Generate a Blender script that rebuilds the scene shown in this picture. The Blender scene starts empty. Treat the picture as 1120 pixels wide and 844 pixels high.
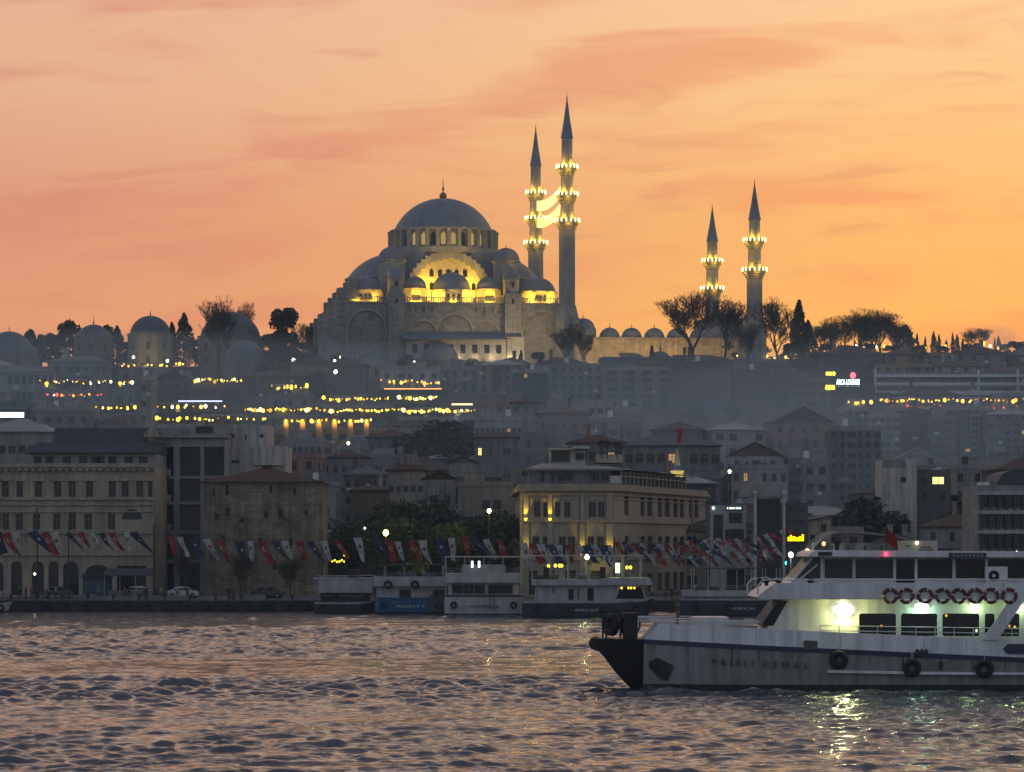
import bpy, bmesh, math, random
import numpy as np
from mathutils import Vector, Matrix

PI = math.pi
R = math.radians
S = bpy.context.scene
COL = S.collection
rnd = random.Random(7)

# ------------------------------------------------------------------ camera
F_PX, HZ, CAMZ = 3600.0, 597.0, 8.0        # focal length and horizon row, in the photograph's pixels
cam_d = bpy.data.cameras.new('camera')
cam = bpy.data.objects.new('camera', cam_d)
COL.objects.link(cam)
cam.location = (0, 0, CAMZ)
cam.rotation_euler = (R(90), 0, 0)
cam_d.sensor_width = 36.0
cam_d.lens = F_PX / 1120.0 * 36.0
cam_d.shift_y = (HZ - 422.0) / 1120.0
cam_d.clip_start, cam_d.clip_end = 1.0, 20000.0
S.camera = cam

# ------------------------------------------------------------------ sky
def lin(r, g, b):
    def f(c):
        c /= 255.0
        return c / 12.92 if c <= 0.04045 else ((c + 0.055) / 1.055) ** 2.4
    return (f(r), f(g), f(b), 1.0)

W = bpy.data.worlds.new('World')
S.world = W
W.use_nodes = True
nt = W.node_tree
nt.nodes.clear()
N = nt.nodes.new
L = nt.links.new
out = N('ShaderNodeOutputWorld')
SUN_EL, SUN_AZ = R(1.0), R(12.0)            # low over the ridge, a little right of the view axis
sky = N('ShaderNodeTexSky')
sky.sky_type = 'NISHITA'
sky.sun_disc = False
sky.sun_elevation = SUN_EL
sky.sun_rotation = SUN_AZ
bg1 = N('ShaderNodeBackground')
bg1.inputs['Strength'].default_value = 0.022
L(sky.outputs[0], bg1.inputs['Color'])
tc = N('ShaderNodeTexCoord')
sep = N('ShaderNodeSeparateXYZ')
L(tc.outputs['Generated'], sep.inputs[0])
def math_n(op, a, b=None, clamp=False):
    n = N('ShaderNodeMath'); n.operation = op; n.use_clamp = clamp
    for i, v in enumerate((a, b)):
        if v is None: continue
        if isinstance(v, (int, float)): n.inputs[i].default_value = v
        else: L(v, n.inputs[i])
    return n.outputs[0]
def ramp(fac, stops):
    n = N('ShaderNodeValToRGB')
    e = n.color_ramp.elements
    e[0].position, e[0].color = stops[0]
    e[1].position, e[1].color = stops[-1]
    for p, c in stops[1:-1]:
        x = e.new(p); x.color = c
    L(fac, n.inputs[0])
    return n.outputs[0]
def mixc(fac, a, b):
    n = N('ShaderNodeMix'); n.data_type = 'RGBA'
    for i, v in ((0, fac), (6, a), (7, b)):
        if isinstance(v, (int, float, tuple)): n.inputs[i].default_value = v
        else: L(v, n.inputs[i])
    return n.outputs[2]
def smooth(v, a, b):
    n = N('ShaderNodeMapRange'); n.interpolation_type = 'SMOOTHSTEP'
    n.inputs[1].default_value, n.inputs[2].default_value = a, b
    L(v, n.inputs[0])
    return n.outputs[0]
zz = math_n('MAXIMUM', sep.outputs['Z'], 0.0)
hi = [(0.25, lin(242, 214, 188)), (0.42, lin(214, 200, 190)), (0.64, lin(112, 122, 140)), (1.0, lin(98, 112, 138))]
left = ramp(zz, [(0.0, lin(222, 152, 100)), (0.07, lin(222, 146, 110)), (0.10, lin(216, 141, 112)), (0.135, lin(226, 170, 136)), (0.165, lin(226, 172, 142))] + hi)
right = ramp(zz, [(0.0, lin(230, 160, 66)), (0.06, lin(235, 169, 84)), (0.10, lin(237, 174, 100)), (0.135, lin(240, 190, 128)), (0.165, lin(240, 196, 146))] + hi)
az = math_n('DIVIDE', sep.outputs['X'], math_n('MAXIMUM', sep.outputs['Y'], 0.05))
band = mixc(smooth(az, -0.17, 0.15), left, right)
# thin streaks of cloud: a skewed, strongly stretched noise in azimuth and height
cv = N('ShaderNodeCombineXYZ')
L(math_n('MULTIPLY', az, 10.0), cv.inputs[0])
L(math_n('ADD', math_n('MULTIPLY', zz, 66.0), math_n('MULTIPLY', az, -2.2)), cv.inputs[1])
def noise(vec, scale, detail, rough, dist=0.0):
    n = N('ShaderNodeTexNoise')
    n.inputs['Scale'].default_value = scale
    n.inputs['Detail'].default_value = detail
    n.inputs['Roughness'].default_value = rough
    n.inputs['Distortion'].default_value = dist
    L(vec, n.inputs['Vector'])
    return n.outputs['Fac']
st1 = smooth(noise(cv.outputs[0], 0.85, 5, 0.5, 0.5), 0.49, 0.66)
cv2 = N('ShaderNodeVectorMath'); cv2.operation = 'ADD'
cv2.inputs[1].default_value = (3.1, 8.4, 2.0)
L(cv.outputs[0], cv2.inputs[0])
st2 = smooth(noise(cv2.outputs[0], 1.9, 6, 0.6, 0.9), 0.52, 0.74)
pink = mixc(smooth(az, -0.17, 0.15), lin(208, 120, 106), lin(224, 128, 88))
c1 = mixc(math_n('MULTIPLY', st1, 0.56), band, pink)
c2 = mixc(math_n('MULTIPLY', st2, 0.36), c1, lin(200, 122, 100))
# dimmer, bluer half of the sky behind the viewer
west = smooth(sep.outputs['Y'], -0.35, 0.75)
east = ramp(zz, [(0.0, lin(162, 168, 178)), (0.3, lin(155, 163, 178)), (1.0, lin(114, 131, 158))])
c3 = mixc(west, east, c2)
bg2 = N('ShaderNodeBackground')
bg2.inputs['Strength'].default_value = 1.03
L(c3, bg2.inputs['Color'])
add = N('ShaderNodeAddShader')
L(bg1.outputs[0], add.inputs[0]); L(bg2.outputs[0], add.inputs[1])
L(add.outputs[0], out.inputs['Surface'])

# ------------------------------------------------------------------ last glow of the sun, behind the ridge
sl = bpy.data.lights.new('sun', 'SUN')
sl.energy, sl.angle, sl.color = 0.12, R(3.0), (1.0, 0.62, 0.36)
so = bpy.data.objects.new('sun', sl)
COL.objects.link(so)
sd = Vector((math.sin(SUN_AZ) * math.cos(SUN_EL), math.cos(SUN_AZ) * math.cos(SUN_EL), math.sin(SUN_EL)))
so.rotation_euler = (-sd).to_track_quat('-Z', 'Y').to_euler()

S.view_settings.view_transform = 'Standard'
S.view_settings.look = 'None'
S.view_settings.exposure = 0.0
S.view_settings.gamma = 1.0
S.view_settings.use_curve_mapping = False
S.render.engine = 'CYCLES'
S.cycles.use_denoising = True
S.cycles.max_bounces = 6
S.cycles.diffuse_bounces = 2
S.cycles.volume_bounces = 1
S.cycles.transparent_max_bounces = 8
S.cycles.sample_clamp_indirect = 3.0
S.cycles.caustics_reflective = False
S.cycles.caustics_refractive = False

# ================================================================== helpers
def X(px, d): return (px - 560.0) * d / F_PX
def Z(py, d): return CAMZ + (HZ - py) * d / F_PX
def sstep(a, b, t):
    t = min(1.0, max(0.0, (t - a) / (b - a)))
    return t * t * (3 - 2 * t)
def ground(x, d):
    if d < 470: z = 1.3
    elif d < 520: z = 1.3 + 1.7 * (d - 470) / 50
    elif d < 880: z = 3 + 53 * ((d - 520) / 360) ** 1.12
    else: z = 56.0
    z += 9.0 * sstep(55, 110, x) * sstep(860, 980, d)
    return z
ORD = ['', 'first', 'second', 'third', 'fourth', 'fifth', 'sixth', 'seventh', 'eighth', 'ninth', 'tenth', 'eleventh', 'twelfth', 'thirteenth', 'fourteenth',
       'fifteenth', 'sixteenth', 'seventeenth', 'eighteenth', 'nineteenth', 'twentieth', 'twenty-first', 'twenty-second', 'twenty-third', 'twenty-fourth',
       'twenty-fifth', 'twenty-sixth', 'twenty-seventh', 'twenty-eighth', 'twenty-ninth', 'thirtieth', 'thirty-first', 'thirty-second', 'thirty-third', 'thirty-fourth', 'thirty-fifth', 'thirty-sixth']

_mats = {}
def M(name, col=(0.3, 0.3, 0.3), rough=0.8, var=0.25, scale=0.6, metal=0.0, spec=0.3, streak=0.0, brick=None, island=0.0, bump=0.0):
    """Principled surface whose colour is broken up by noise, run-off streaks, courses of stone or per-leaf variation."""
    if name in _mats: return _mats[name]
    m = bpy.data.materials.new(name); m.use_nodes = True
    t = m.node_tree; n = t.nodes; l = t.links
    b = n['Principled BSDF']
    b.inputs['Roughness'].default_value = rough
    b.inputs['Metallic'].default_value = metal
    b.inputs['Specular IOR Level'].default_value = spec
    c = n.new('ShaderNodeTexCoord')
    no = n.new('ShaderNodeTexNoise')
    no.inputs['Scale'].default_value = scale; no.inputs['Detail'].default_value = 6; no.inputs['Roughness'].default_value = 0.65
    l.new(c.outputs['Object'], no.inputs['Vector'])
    mr = n.new('ShaderNodeMapRange')
    mr.inputs[1].default_value, mr.inputs[2].default_value = 0.3, 0.7
    mr.inputs[3].default_value, mr.inputs[4].default_value = 1 - var, 1 + var
    l.new(no.outputs['Fac'], mr.inputs[0])
    fac = mr.outputs[0]
    def mul(a, b2):
        k = n.new('ShaderNodeMath'); k.operation = 'MULTIPLY'
        l.new(a, k.inputs[0])
        if isinstance(b2, float): k.inputs[1].default_value = b2
        else: l.new(b2, k.inputs[1])
        return k.outputs[0]
    if streak:
        mp = n.new('ShaderNodeMapping'); mp.inputs['Scale'].default_value = (1.3, 1.3, 0.09)
        l.new(c.outputs['Object'], mp.inputs[0])
        n2 = n.new('ShaderNodeTexNoise'); n2.inputs['Scale'].default_value = 1.6; n2.inputs['Detail'].default_value = 5
        l.new(mp.outputs[0], n2.inputs['Vector'])
        m2 = n.new('ShaderNodeMapRange')
        m2.inputs[1].default_value, m2.inputs[2].default_value = 0.35, 0.62
        m2.inputs[3].default_value, m2.inputs[4].default_value = 1 - streak, 1.0
        l.new(n2.outputs['Fac'], m2.inputs[0])
        fac = mul(fac, m2.outputs[0])
    if island:
        g = n.new('ShaderNodeNewGeometry')
        m3 = n.new('ShaderNodeMapRange'); m3.inputs[3].default_value, m3.inputs[4].default_value = 1 - island, 1 + island
        l.new(g.outputs['Random Per Island'], m3.inputs[0])
        fac = mul(fac, m3.outputs[0])
    if brick:
        bw, bh, dark = brick
        sx = n.new('ShaderNodeSeparateXYZ'); l.new(c.outputs['Object'], sx.inputs[0])
        ad = n.new('ShaderNodeMath'); ad.operation = 'ADD'
        l.new(sx.outputs[0], ad.inputs[0]); l.new(sx.outputs[1], ad.inputs[1])
        cx = n.new('ShaderNodeCombineXYZ'); l.new(ad.outputs[0], cx.inputs[0]); l.new(sx.outputs[2], cx.inputs[1])
        br = n.new('ShaderNodeTexBrick')
        br.inputs['Scale'].default_value = 1.03
        br.inputs['Brick Width'].default_value, br.inputs['Row Height'].default_value = bw, bh
        br.inputs['Mortar Size'].default_value = bh * 0.07
        br.inputs['Color1'].default_value = (1, 1, 1, 1); br.inputs['Color2'].default_value = (0.68, 0.68, 0.68, 1)
        br.inputs['Mortar'].default_value = (dark, dark, dark, 1)
        l.new(cx.outputs[0], br.inputs['Vector'])
        bwn = n.new('ShaderNodeRGBToBW'); l.new(br.outputs['Color'], bwn.inputs[0])
        fac = mul(fac, bwn.outputs[0])
    vm = n.new('ShaderNodeVectorMath'); vm.operation = 'SCALE'
    vm.inputs[0].default_value = col
    l.new(fac, vm.inputs['Scale'])
    l.new(vm.outputs[0], b.inputs['Base Color'])
    if bump:
        bp = n.new('ShaderNodeBump'); bp.inputs['Strength'].default_value = bump; bp.inputs['Distance'].default_value = 0.1
        l.new(no.outputs['Fac'], bp.inputs['Height']); l.new(bp.outputs[0], b.inputs['Normal'])
    _mats[name] = m
    return m
def E(name, col=(1, 1, 1), strength=1.0, sample=False):
    if name in _mats: return _mats[name]
    m = bpy.data.materials.new(name); m.use_nodes = True
    t = m.node_tree; t.nodes.clear()
    o = t.nodes.new('ShaderNodeOutputMaterial'); e = t.nodes.new('ShaderNodeEmission')
    e.inputs[0].default_value = (*col, 1); e.inputs[1].default_value = strength
    t.links.new(e.outputs[0], o.inputs[0])
    if not sample: m.cycles.emission_sampling = 'NONE'
    _mats[name] = m
    return m

class MB:
    """Collects shapes of one part; build() links them as one mesh object."""
    def __init__(s): s.v, s.f, s.m, s.mi = [], [], [], 0
    def add(s, vs, fs):
        b = len(s.v)
        s.v += [tuple(p) for p in vs]
        s.f += [tuple(i + b for i in f) for f in fs]
        s.m += [s.mi] * len(fs)
        return s
    def quad(s, *p): return s.add(p, [tuple(range(len(p)))])
    def box(s, x0, x1, y0, y1, z0, z1):
        v = [(x, y, z) for z in (z0, z1) for y in (y0, y1) for x in (x0, x1)]
        return s.add(v, [(0, 2, 3, 1), (4, 5, 7, 6), (0, 1, 5, 4), (2, 6, 7, 3), (0, 4, 6, 2), (1, 3, 7, 5)])
    def prism(s, poly, z0, z1, top=None):
        n = len(poly); top = top or poly
        v = [(x, y, z0) for x, y in poly] + [(x, y, z1) for x, y in top]
        return s.add(v, [tuple(reversed(range(n))), tuple(range(n, 2 * n))] + [(i, (i + 1) % n, n + (i + 1) % n, n + i) for i in range(n)])
    def extr(s, prof, y0, y1):
        """profile in x,z pushed along y"""
        n = len(prof)
        v = [(x, y0, z) for x, z in prof] + [(x, y1, z) for x, z in prof]
        return s.add(v, [tuple(range(n)), tuple(reversed(range(n, 2 * n)))] + [(i, n + i, n + (i + 1) % n, (i + 1) % n) for i in range(n)])
    def lathe(s, prof, cx=0, cy=0, seg=24, a0=0.0, a1=2 * PI, caps=False):
        full = abs(a1 - a0 - 2 * PI) < 1e-6
        k = seg if full else seg + 1
        b = len(s.v); vs, fs = [], []
        for r, z in prof:
            for i in range(k):
                a = a0 + (a1 - a0) * i / seg
                vs.append((cx + r * math.cos(a), cy + r * math.sin(a), z))
        for j in range(len(prof) - 1):
            for i in range(seg):
                i2 = (i + 1) % k if full else i + 1
                fs.append((j * k + i, j * k + i2, (j + 1) * k + i2, (j + 1) * k + i))
        return s.add(vs, fs)
    def tube(s, p, q, r0, r1=None, n=6):
        r1 = r0 if r1 is None else r1
        p, q = Vector(p), Vector(q)
        d = q - p
        if d.length < 1e-6: return s
        d.normalize()
        u = d.orthogonal().normalized(); w = d.cross(u)
        vs = []
        for c, r in ((p, r0), (q, r1)):
            for i in range(n):
                a = 2 * PI * i / n
                vs.append(c + u * (r * math.cos(a)) + w * (r * math.sin(a)))
        return s.add(vs, [(i, (i + 1) % n, n + (i + 1) % n, n + i) for i in range(n)] + [tuple(reversed(range(n))), tuple(range(n, 2 * n))])
    def path(s, pts, r, n=5):
        for a, b in zip(pts, pts[1:]): s.tube(a, b, r, r, n)
        return s
    def ball(s, c, r, seg=10, rings=6, sz=1.0):
        prof = [(max(1e-4, r * math.sin(PI * i / rings)), c[2] - r * sz * math.cos(PI * i / rings)) for i in range(rings + 1)]
        return s.lathe(prof, c[0], c[1], seg)
    def torus(s, c, Rr, r, axis='y', seg=20, n=8):
        vs, fs = [], []
        for i in range(seg):
            a = 2 * PI * i / seg
            for j in range(n):
                b = 2 * PI * j / n
                q = Rr + r * math.cos(b)
                p = (q * math.cos(a), r * math.sin(b), q * math.sin(a)) if axis == 'y' else (r * math.sin(b), q * math.cos(a), q * math.sin(a))
                vs.append((c[0] + p[0], c[1] + p[1], c[2] + p[2]))
        for i in range(seg):
            for j in range(n):
                fs.append((i * n + j, i * n + (j + 1) % n, ((i + 1) % seg) * n + (j + 1) % n, ((i + 1) % seg) * n + j))
        return s.add(vs, fs)
    def panel(s, O, u, n, w, z0, z1, ops, depth=0.3):
        """a wall sheet from O along u with recessed openings (u0,u1,z0,z1[,arch])"""
        O, u, n = Vector(O), Vector(u), Vector(n)
        us = sorted({0.0, w, *[c for o in ops for c in o[:2]]}); zs = sorted({z0, z1, *[c for o in ops for c in o[2:4]]})
        def P(a, z, t=0.0):
            p = O + u * a - n * t
            return (p.x, p.y, z)
        for i in range(len(us) - 1):
            for j in range(len(zs) - 1):
                uc, zc = (us[i] + us[i + 1]) / 2, (zs[j] + zs[j + 1]) / 2
                if any(o[0] < uc < o[1] and o[2] < zc < o[3] for o in ops): continue
                s.quad(P(us[i], zs[j]), P(us[i + 1], zs[j]), P(us[i + 1], zs[j + 1]), P(us[i], zs[j + 1]))
        for o in ops:
            a, b, c, d = o[:4]
            s.quad(P(a, c), P(a, d), P(a, d, depth), P(a, c, depth))
            s.quad(P(b, d), P(b, c), P(b, c, depth), P(b, d, depth))
            s.quad(P(a, c), P(a, c, depth), P(b, c, depth), P(b, c))
            s.quad(P(a, d), P(b, d), P(b, d, depth), P(a, d, depth))
            if len(o) > 4 and o[4]:
                r = (b - a) / 2; m_ = (a + b) / 2; K = 6
                rise = r if o[4] is True else o[4]
                arc = [(m_ + r * math.cos(PI * k / (2 * K)), d - rise + rise * math.sin(PI * k / (2 * K))) for k in range(K + 1)]
                for k in range(K):
                    (p0, q0), (p1, q1) = arc[k], arc[k + 1]
                    s.quad(P(b, d, .004), P(p1, q1, .004), P(p0, q0, .004))
                    s.quad(P(2 * m_ - p0, q0, .004), P(2 * m_ - p1, q1, .004), P(a, d, .004))
                    s.quad(P(p0, q0, .004), P(p1, q1, .004), P(p1, q1, depth), P(p0, q0, depth))
                    s.quad(P(2 * m_ - p1, q1, .004), P(2 * m_ - p0, q0, .004), P(2 * m_ - p0, q0, depth), P(2 * m_ - p1, q1, depth))
        return s
    def mesh(s, name, mats, smooth=False, merge=False):
        me = bpy.data.meshes.new(name)
        me.from_pydata(s.v, [], s.f)
        for m in (mats if isinstance(mats, (list, tuple)) else [mats]): me.materials.append(m)
        if any(s.m): me.polygons.foreach_set('material_index', s.m)
        if smooth: me.polygons.foreach_set('use_smooth', [True] * len(me.polygons))
        me.update()
        bm = bmesh.new(); bm.from_mesh(me)
        if merge: bmesh.ops.remove_doubles(bm, verts=bm.verts, dist=1e-4)
        bm.to_mesh(me); bm.free()
        return me
    def build(s, name, mats, parent=None, smooth=False, loc=None, merge=False):
        return put(name, s.mesh(name, mats, smooth, merge), parent, loc)
def put(name, me, parent=None, loc=None, rz=0.0):
    o = bpy.data.objects.new(name, me); COL.objects.link(o)
    if parent: o.parent = parent
    if loc is not None: o.location = loc
    if rz: o.rotation_euler.z = rz
    return o
_labels = {}
def tag(o, label, cat, group=None, kind=None):
    o['label'] = label; o['category'] = cat
    if group: o['group'] = group
    if kind: o['kind'] = kind
    _labels.setdefault(label, []).append(o.name)
    return o
def thing(name, label, cat, loc=(0, 0, 0), rz=0.0, group=None):
    o = bpy.data.objects.new(name, None); COL.objects.link(o)
    o.empty_display_size = 0.5
    o.location = loc; o.rotation_euler = (0, 0, rz)
    return tag(o, label, cat, group)
def structure(o):
    o['kind'] = 'structure'
    return o
def copy_tree(o, parent=None, skip=()):
    c = o.copy(); COL.objects.link(c)
    if parent: c.parent = parent
    for ch in list(o.children):
        if ch.name.split('.')[0] not in skip: copy_tree(ch, c)
    return c
def lamp(name, kind, loc, energy, col, parent=None, size=0.3, target=None, spot=None, blend=0.6, size_y=None):
    d = bpy.data.lights.new(name, kind)
    d.energy, d.color = energy, col
    if kind == 'AREA':
        d.size = size
        if size_y: d.shape = 'RECTANGLE'; d.size_y = size_y
    else: d.shadow_soft_size = size
    if spot: d.spot_size = spot; d.spot_blend = blend
    o = bpy.data.objects.new(name, d); COL.objects.link(o)
    if parent: o.parent = parent
    o.location = loc
    if target is not None: o.rotation_euler = (Vector(target) - Vector(loc)).to_track_quat('-Z', 'Y').to_euler()
    return o
_text = {}
def text_mesh(txt, size, extr=0.02, bold=0.0):
    c = bpy.data.curves.new('lettering', 'FONT')
    c.body, c.size, c.extrude, c.offset = txt, size, extr, bold
    c.align_x = 'CENTER'; c.resolution_u = 3
    o = bpy.data.objects.new('lettering', c); COL.objects.link(o)
    dg = bpy.context.evaluated_depsgraph_get(); dg.update()
    me = bpy.data.meshes.new_from_object(o.evaluated_get(dg))
    bpy.data.objects.remove(o)
    me.name = 'lettering'
    return me
def letters(txt, size, mat, parent, loc, width=None, name='lettering', bold=0.0, rz=0.0):
    me = text_mesh(txt, size, 0.015, bold)
    me.materials.clear(); me.materials.append(mat)
    o = put(name, me, parent, loc)
    o.rotation_euler = (R(90), 0, rz)
    if width:
        xs = [v.co.x for v in me.vertices]
        k = width / (max(xs) - min(xs))
        for v in me.vertices: v.co.x *= k
    return o

# ---- shared surfaces
GLASS = M('dark_glass', (0.014, 0.016, 0.019), 0.12, 0.2, 0.3, spec=0.28)
FRAME = M('window_frame', (0.15, 0.145, 0.135), 0.7)
FRAME_D = M('dark_frame', (0.05, 0.05, 0.05), 0.6)
LEAD = M('lead_sheet', (0.17, 0.19, 0.22), 0.55, 0.22, 0.35, streak=0.2)
STONE = M('pale_limestone', (0.30, 0.29, 0.27), 0.9, 0.18, 0.25, streak=0.22, brick=(1.6, 0.8, 0.8))
STONE_P = M('plain_limestone', (0.31, 0.30, 0.275), 0.9, 0.2, 0.4, streak=0.2)
DARK = M('dark_metal', (0.03, 0.03, 0.035), 0.5)
BLACK = M('black_rubber', (0.012, 0.012, 0.013), 0.7, 0.3)
WHITE = M('white_paint', (0.58, 0.58, 0.59), 0.4, 0.07, 0.7, spec=0.45, streak=0.16)
CONC = M('concrete', (0.27, 0.26, 0.25), 0.9, 0.25, 0.4, streak=0.3)
BARK = M('bark', (0.055, 0.045, 0.038), 0.95, 0.35, 2.0)
WHITEF = M('white_cloth', (0.33, 0.32, 0.32), 0.9, 0.06, 2)
E_WARM = E('warm_bulb', (1.0, 0.58, 0.08), 3.2)
E_GOLD = E('gold_bulb', (1.0, 0.70, 0.05), 3.6)
E_ORANGE = E('orange_bulb', (1.0, 0.38, 0.05), 2.6)
E_RED = E('red_bulb', (1.0, 0.10, 0.06), 2.0)
E_WHITE = E('white_bulb', (1.0, 0.90, 0.62), 4.0)
E_BALC = E('balcony_bulb', (1.0, 0.80, 0.30), 5.0)
E_COOL = E('cool_tube', (0.62, 0.85, 1.0), 4.5)
E_WIN = E('lit_window', (1.0, 0.86, 0.30), 1.5)
YEL = (1.0, 0.57, 0.035)
WARM = (1.0, 0.70, 0.32)

_win = {}
def win_mesh(w, h, style='plain', glass=None):
    glass = glass or GLASS
    k = (round(w, 2), round(h, 2), style, glass.name)
    if k in _win: return _win[k]
    m = MB(); t = 0.09 if style != 'big' else 0.12
    m.quad((0, 0, 0), (w, 0, 0), (w, 0, h), (0, 0, h)); m.mi = 1
    fr = -0.05
    m.box(0, w, fr, 0.02, 0, t); m.box(0, w, fr, 0.02, h - t, h)
    m.box(0, t, fr, 0.02, t, h - t); m.box(w - t, w, fr, 0.02, t, h - t)
    if w > 0.7: m.box(w / 2 - .035, w / 2 + .035, fr + .01, 0.02, t, h - t)
    if style == 'big':
        q = max(2, round(w / 1.3))
        for i in range(1, q): m.box(w * i / q - .05, w * i / q + .05, fr + .01, .02, t, h - t)
    elif h > 1.4: m.box(t, w - t, fr + .012, .02, h * .66 - .03, h * .66 + .03)
    me = m.mesh('window', [glass, FRAME if style != 'dark' else FRAME_D])
    _win[k] = me
    return me
def window(parent, O, phi, u0, z0, w, h, inset=0.0, style='plain', glass=None, name='window'):
    """a window in a wall that starts at O and runs along angle phi"""
    u = Vector((math.cos(phi), math.sin(phi), 0)); n = Vector((math.sin(phi), -math.cos(phi), 0))
    p = Vector((O[0], O[1], 0)) + u * u0 - n * inset
    return put(name, win_mesh(w, h, style, glass), parent, (p.x, p.y, z0), phi)
def hip(m, w, dep, z, h, ov=0.5, ridge=None, cx=0, cy=0):
    a, b = w / 2 + ov, dep / 2 + ov
    r = max(0.0, (w - dep) / 2) if ridge is None else ridge
    rb = max(0.0, (dep - w) / 2) if ridge is None else 0
    v = [(-a, -b, z), (a, -b, z), (a, b, z), (-a, b, z), (-a, -b, z + .18), (a, -b, z + .18), (a, b, z + .18), (-a, b, z + .18), (-r, -rb, z + h), (r, rb, z + h)]
    m.add([(p[0] + cx, p[1] + cy, p[2]) for p in v], [(3, 2, 1, 0), (0, 1, 5, 4), (1, 2, 6, 5), (2, 3, 7, 6), (3, 0, 4, 7)] +
          ([(4, 5, 9, 8), (5, 6, 9), (6, 7, 8, 9), (7, 4, 8)] if w >= dep else [(4, 5, 8), (5, 6, 9, 8), (6, 7, 9), (7, 4, 8, 9)]))
def dome_prof(r, rise, z, steps=9, tip=0.0):
    Rr = (r * r + rise * rise) / (2 * rise)
    th = math.asin(min(1.0, r / Rr)) if rise <= r else PI - math.asin(r / Rr)
    pr = []
    for i in range(steps + 1):
        a = th * (1 - i / steps)
        pr.append((max(1e-3, Rr * math.sin(a)), z + rise - Rr + Rr * math.cos(a)))
    return pr
def finial(m, cx, cy, z, s=1.0):
    m.lathe([(0.30 * s, z), (0.12 * s, z + .3 * s), (0.36 * s, z + .8 * s), (0.08 * s, z + 1.3 * s), (0.22 * s, z + 1.7 * s), (0.06 * s, z + 2.1 * s), (0.05 * s, z + 3.2 * s), (0.001, z + 3.3 * s)], cx, cy, 8)
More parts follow.
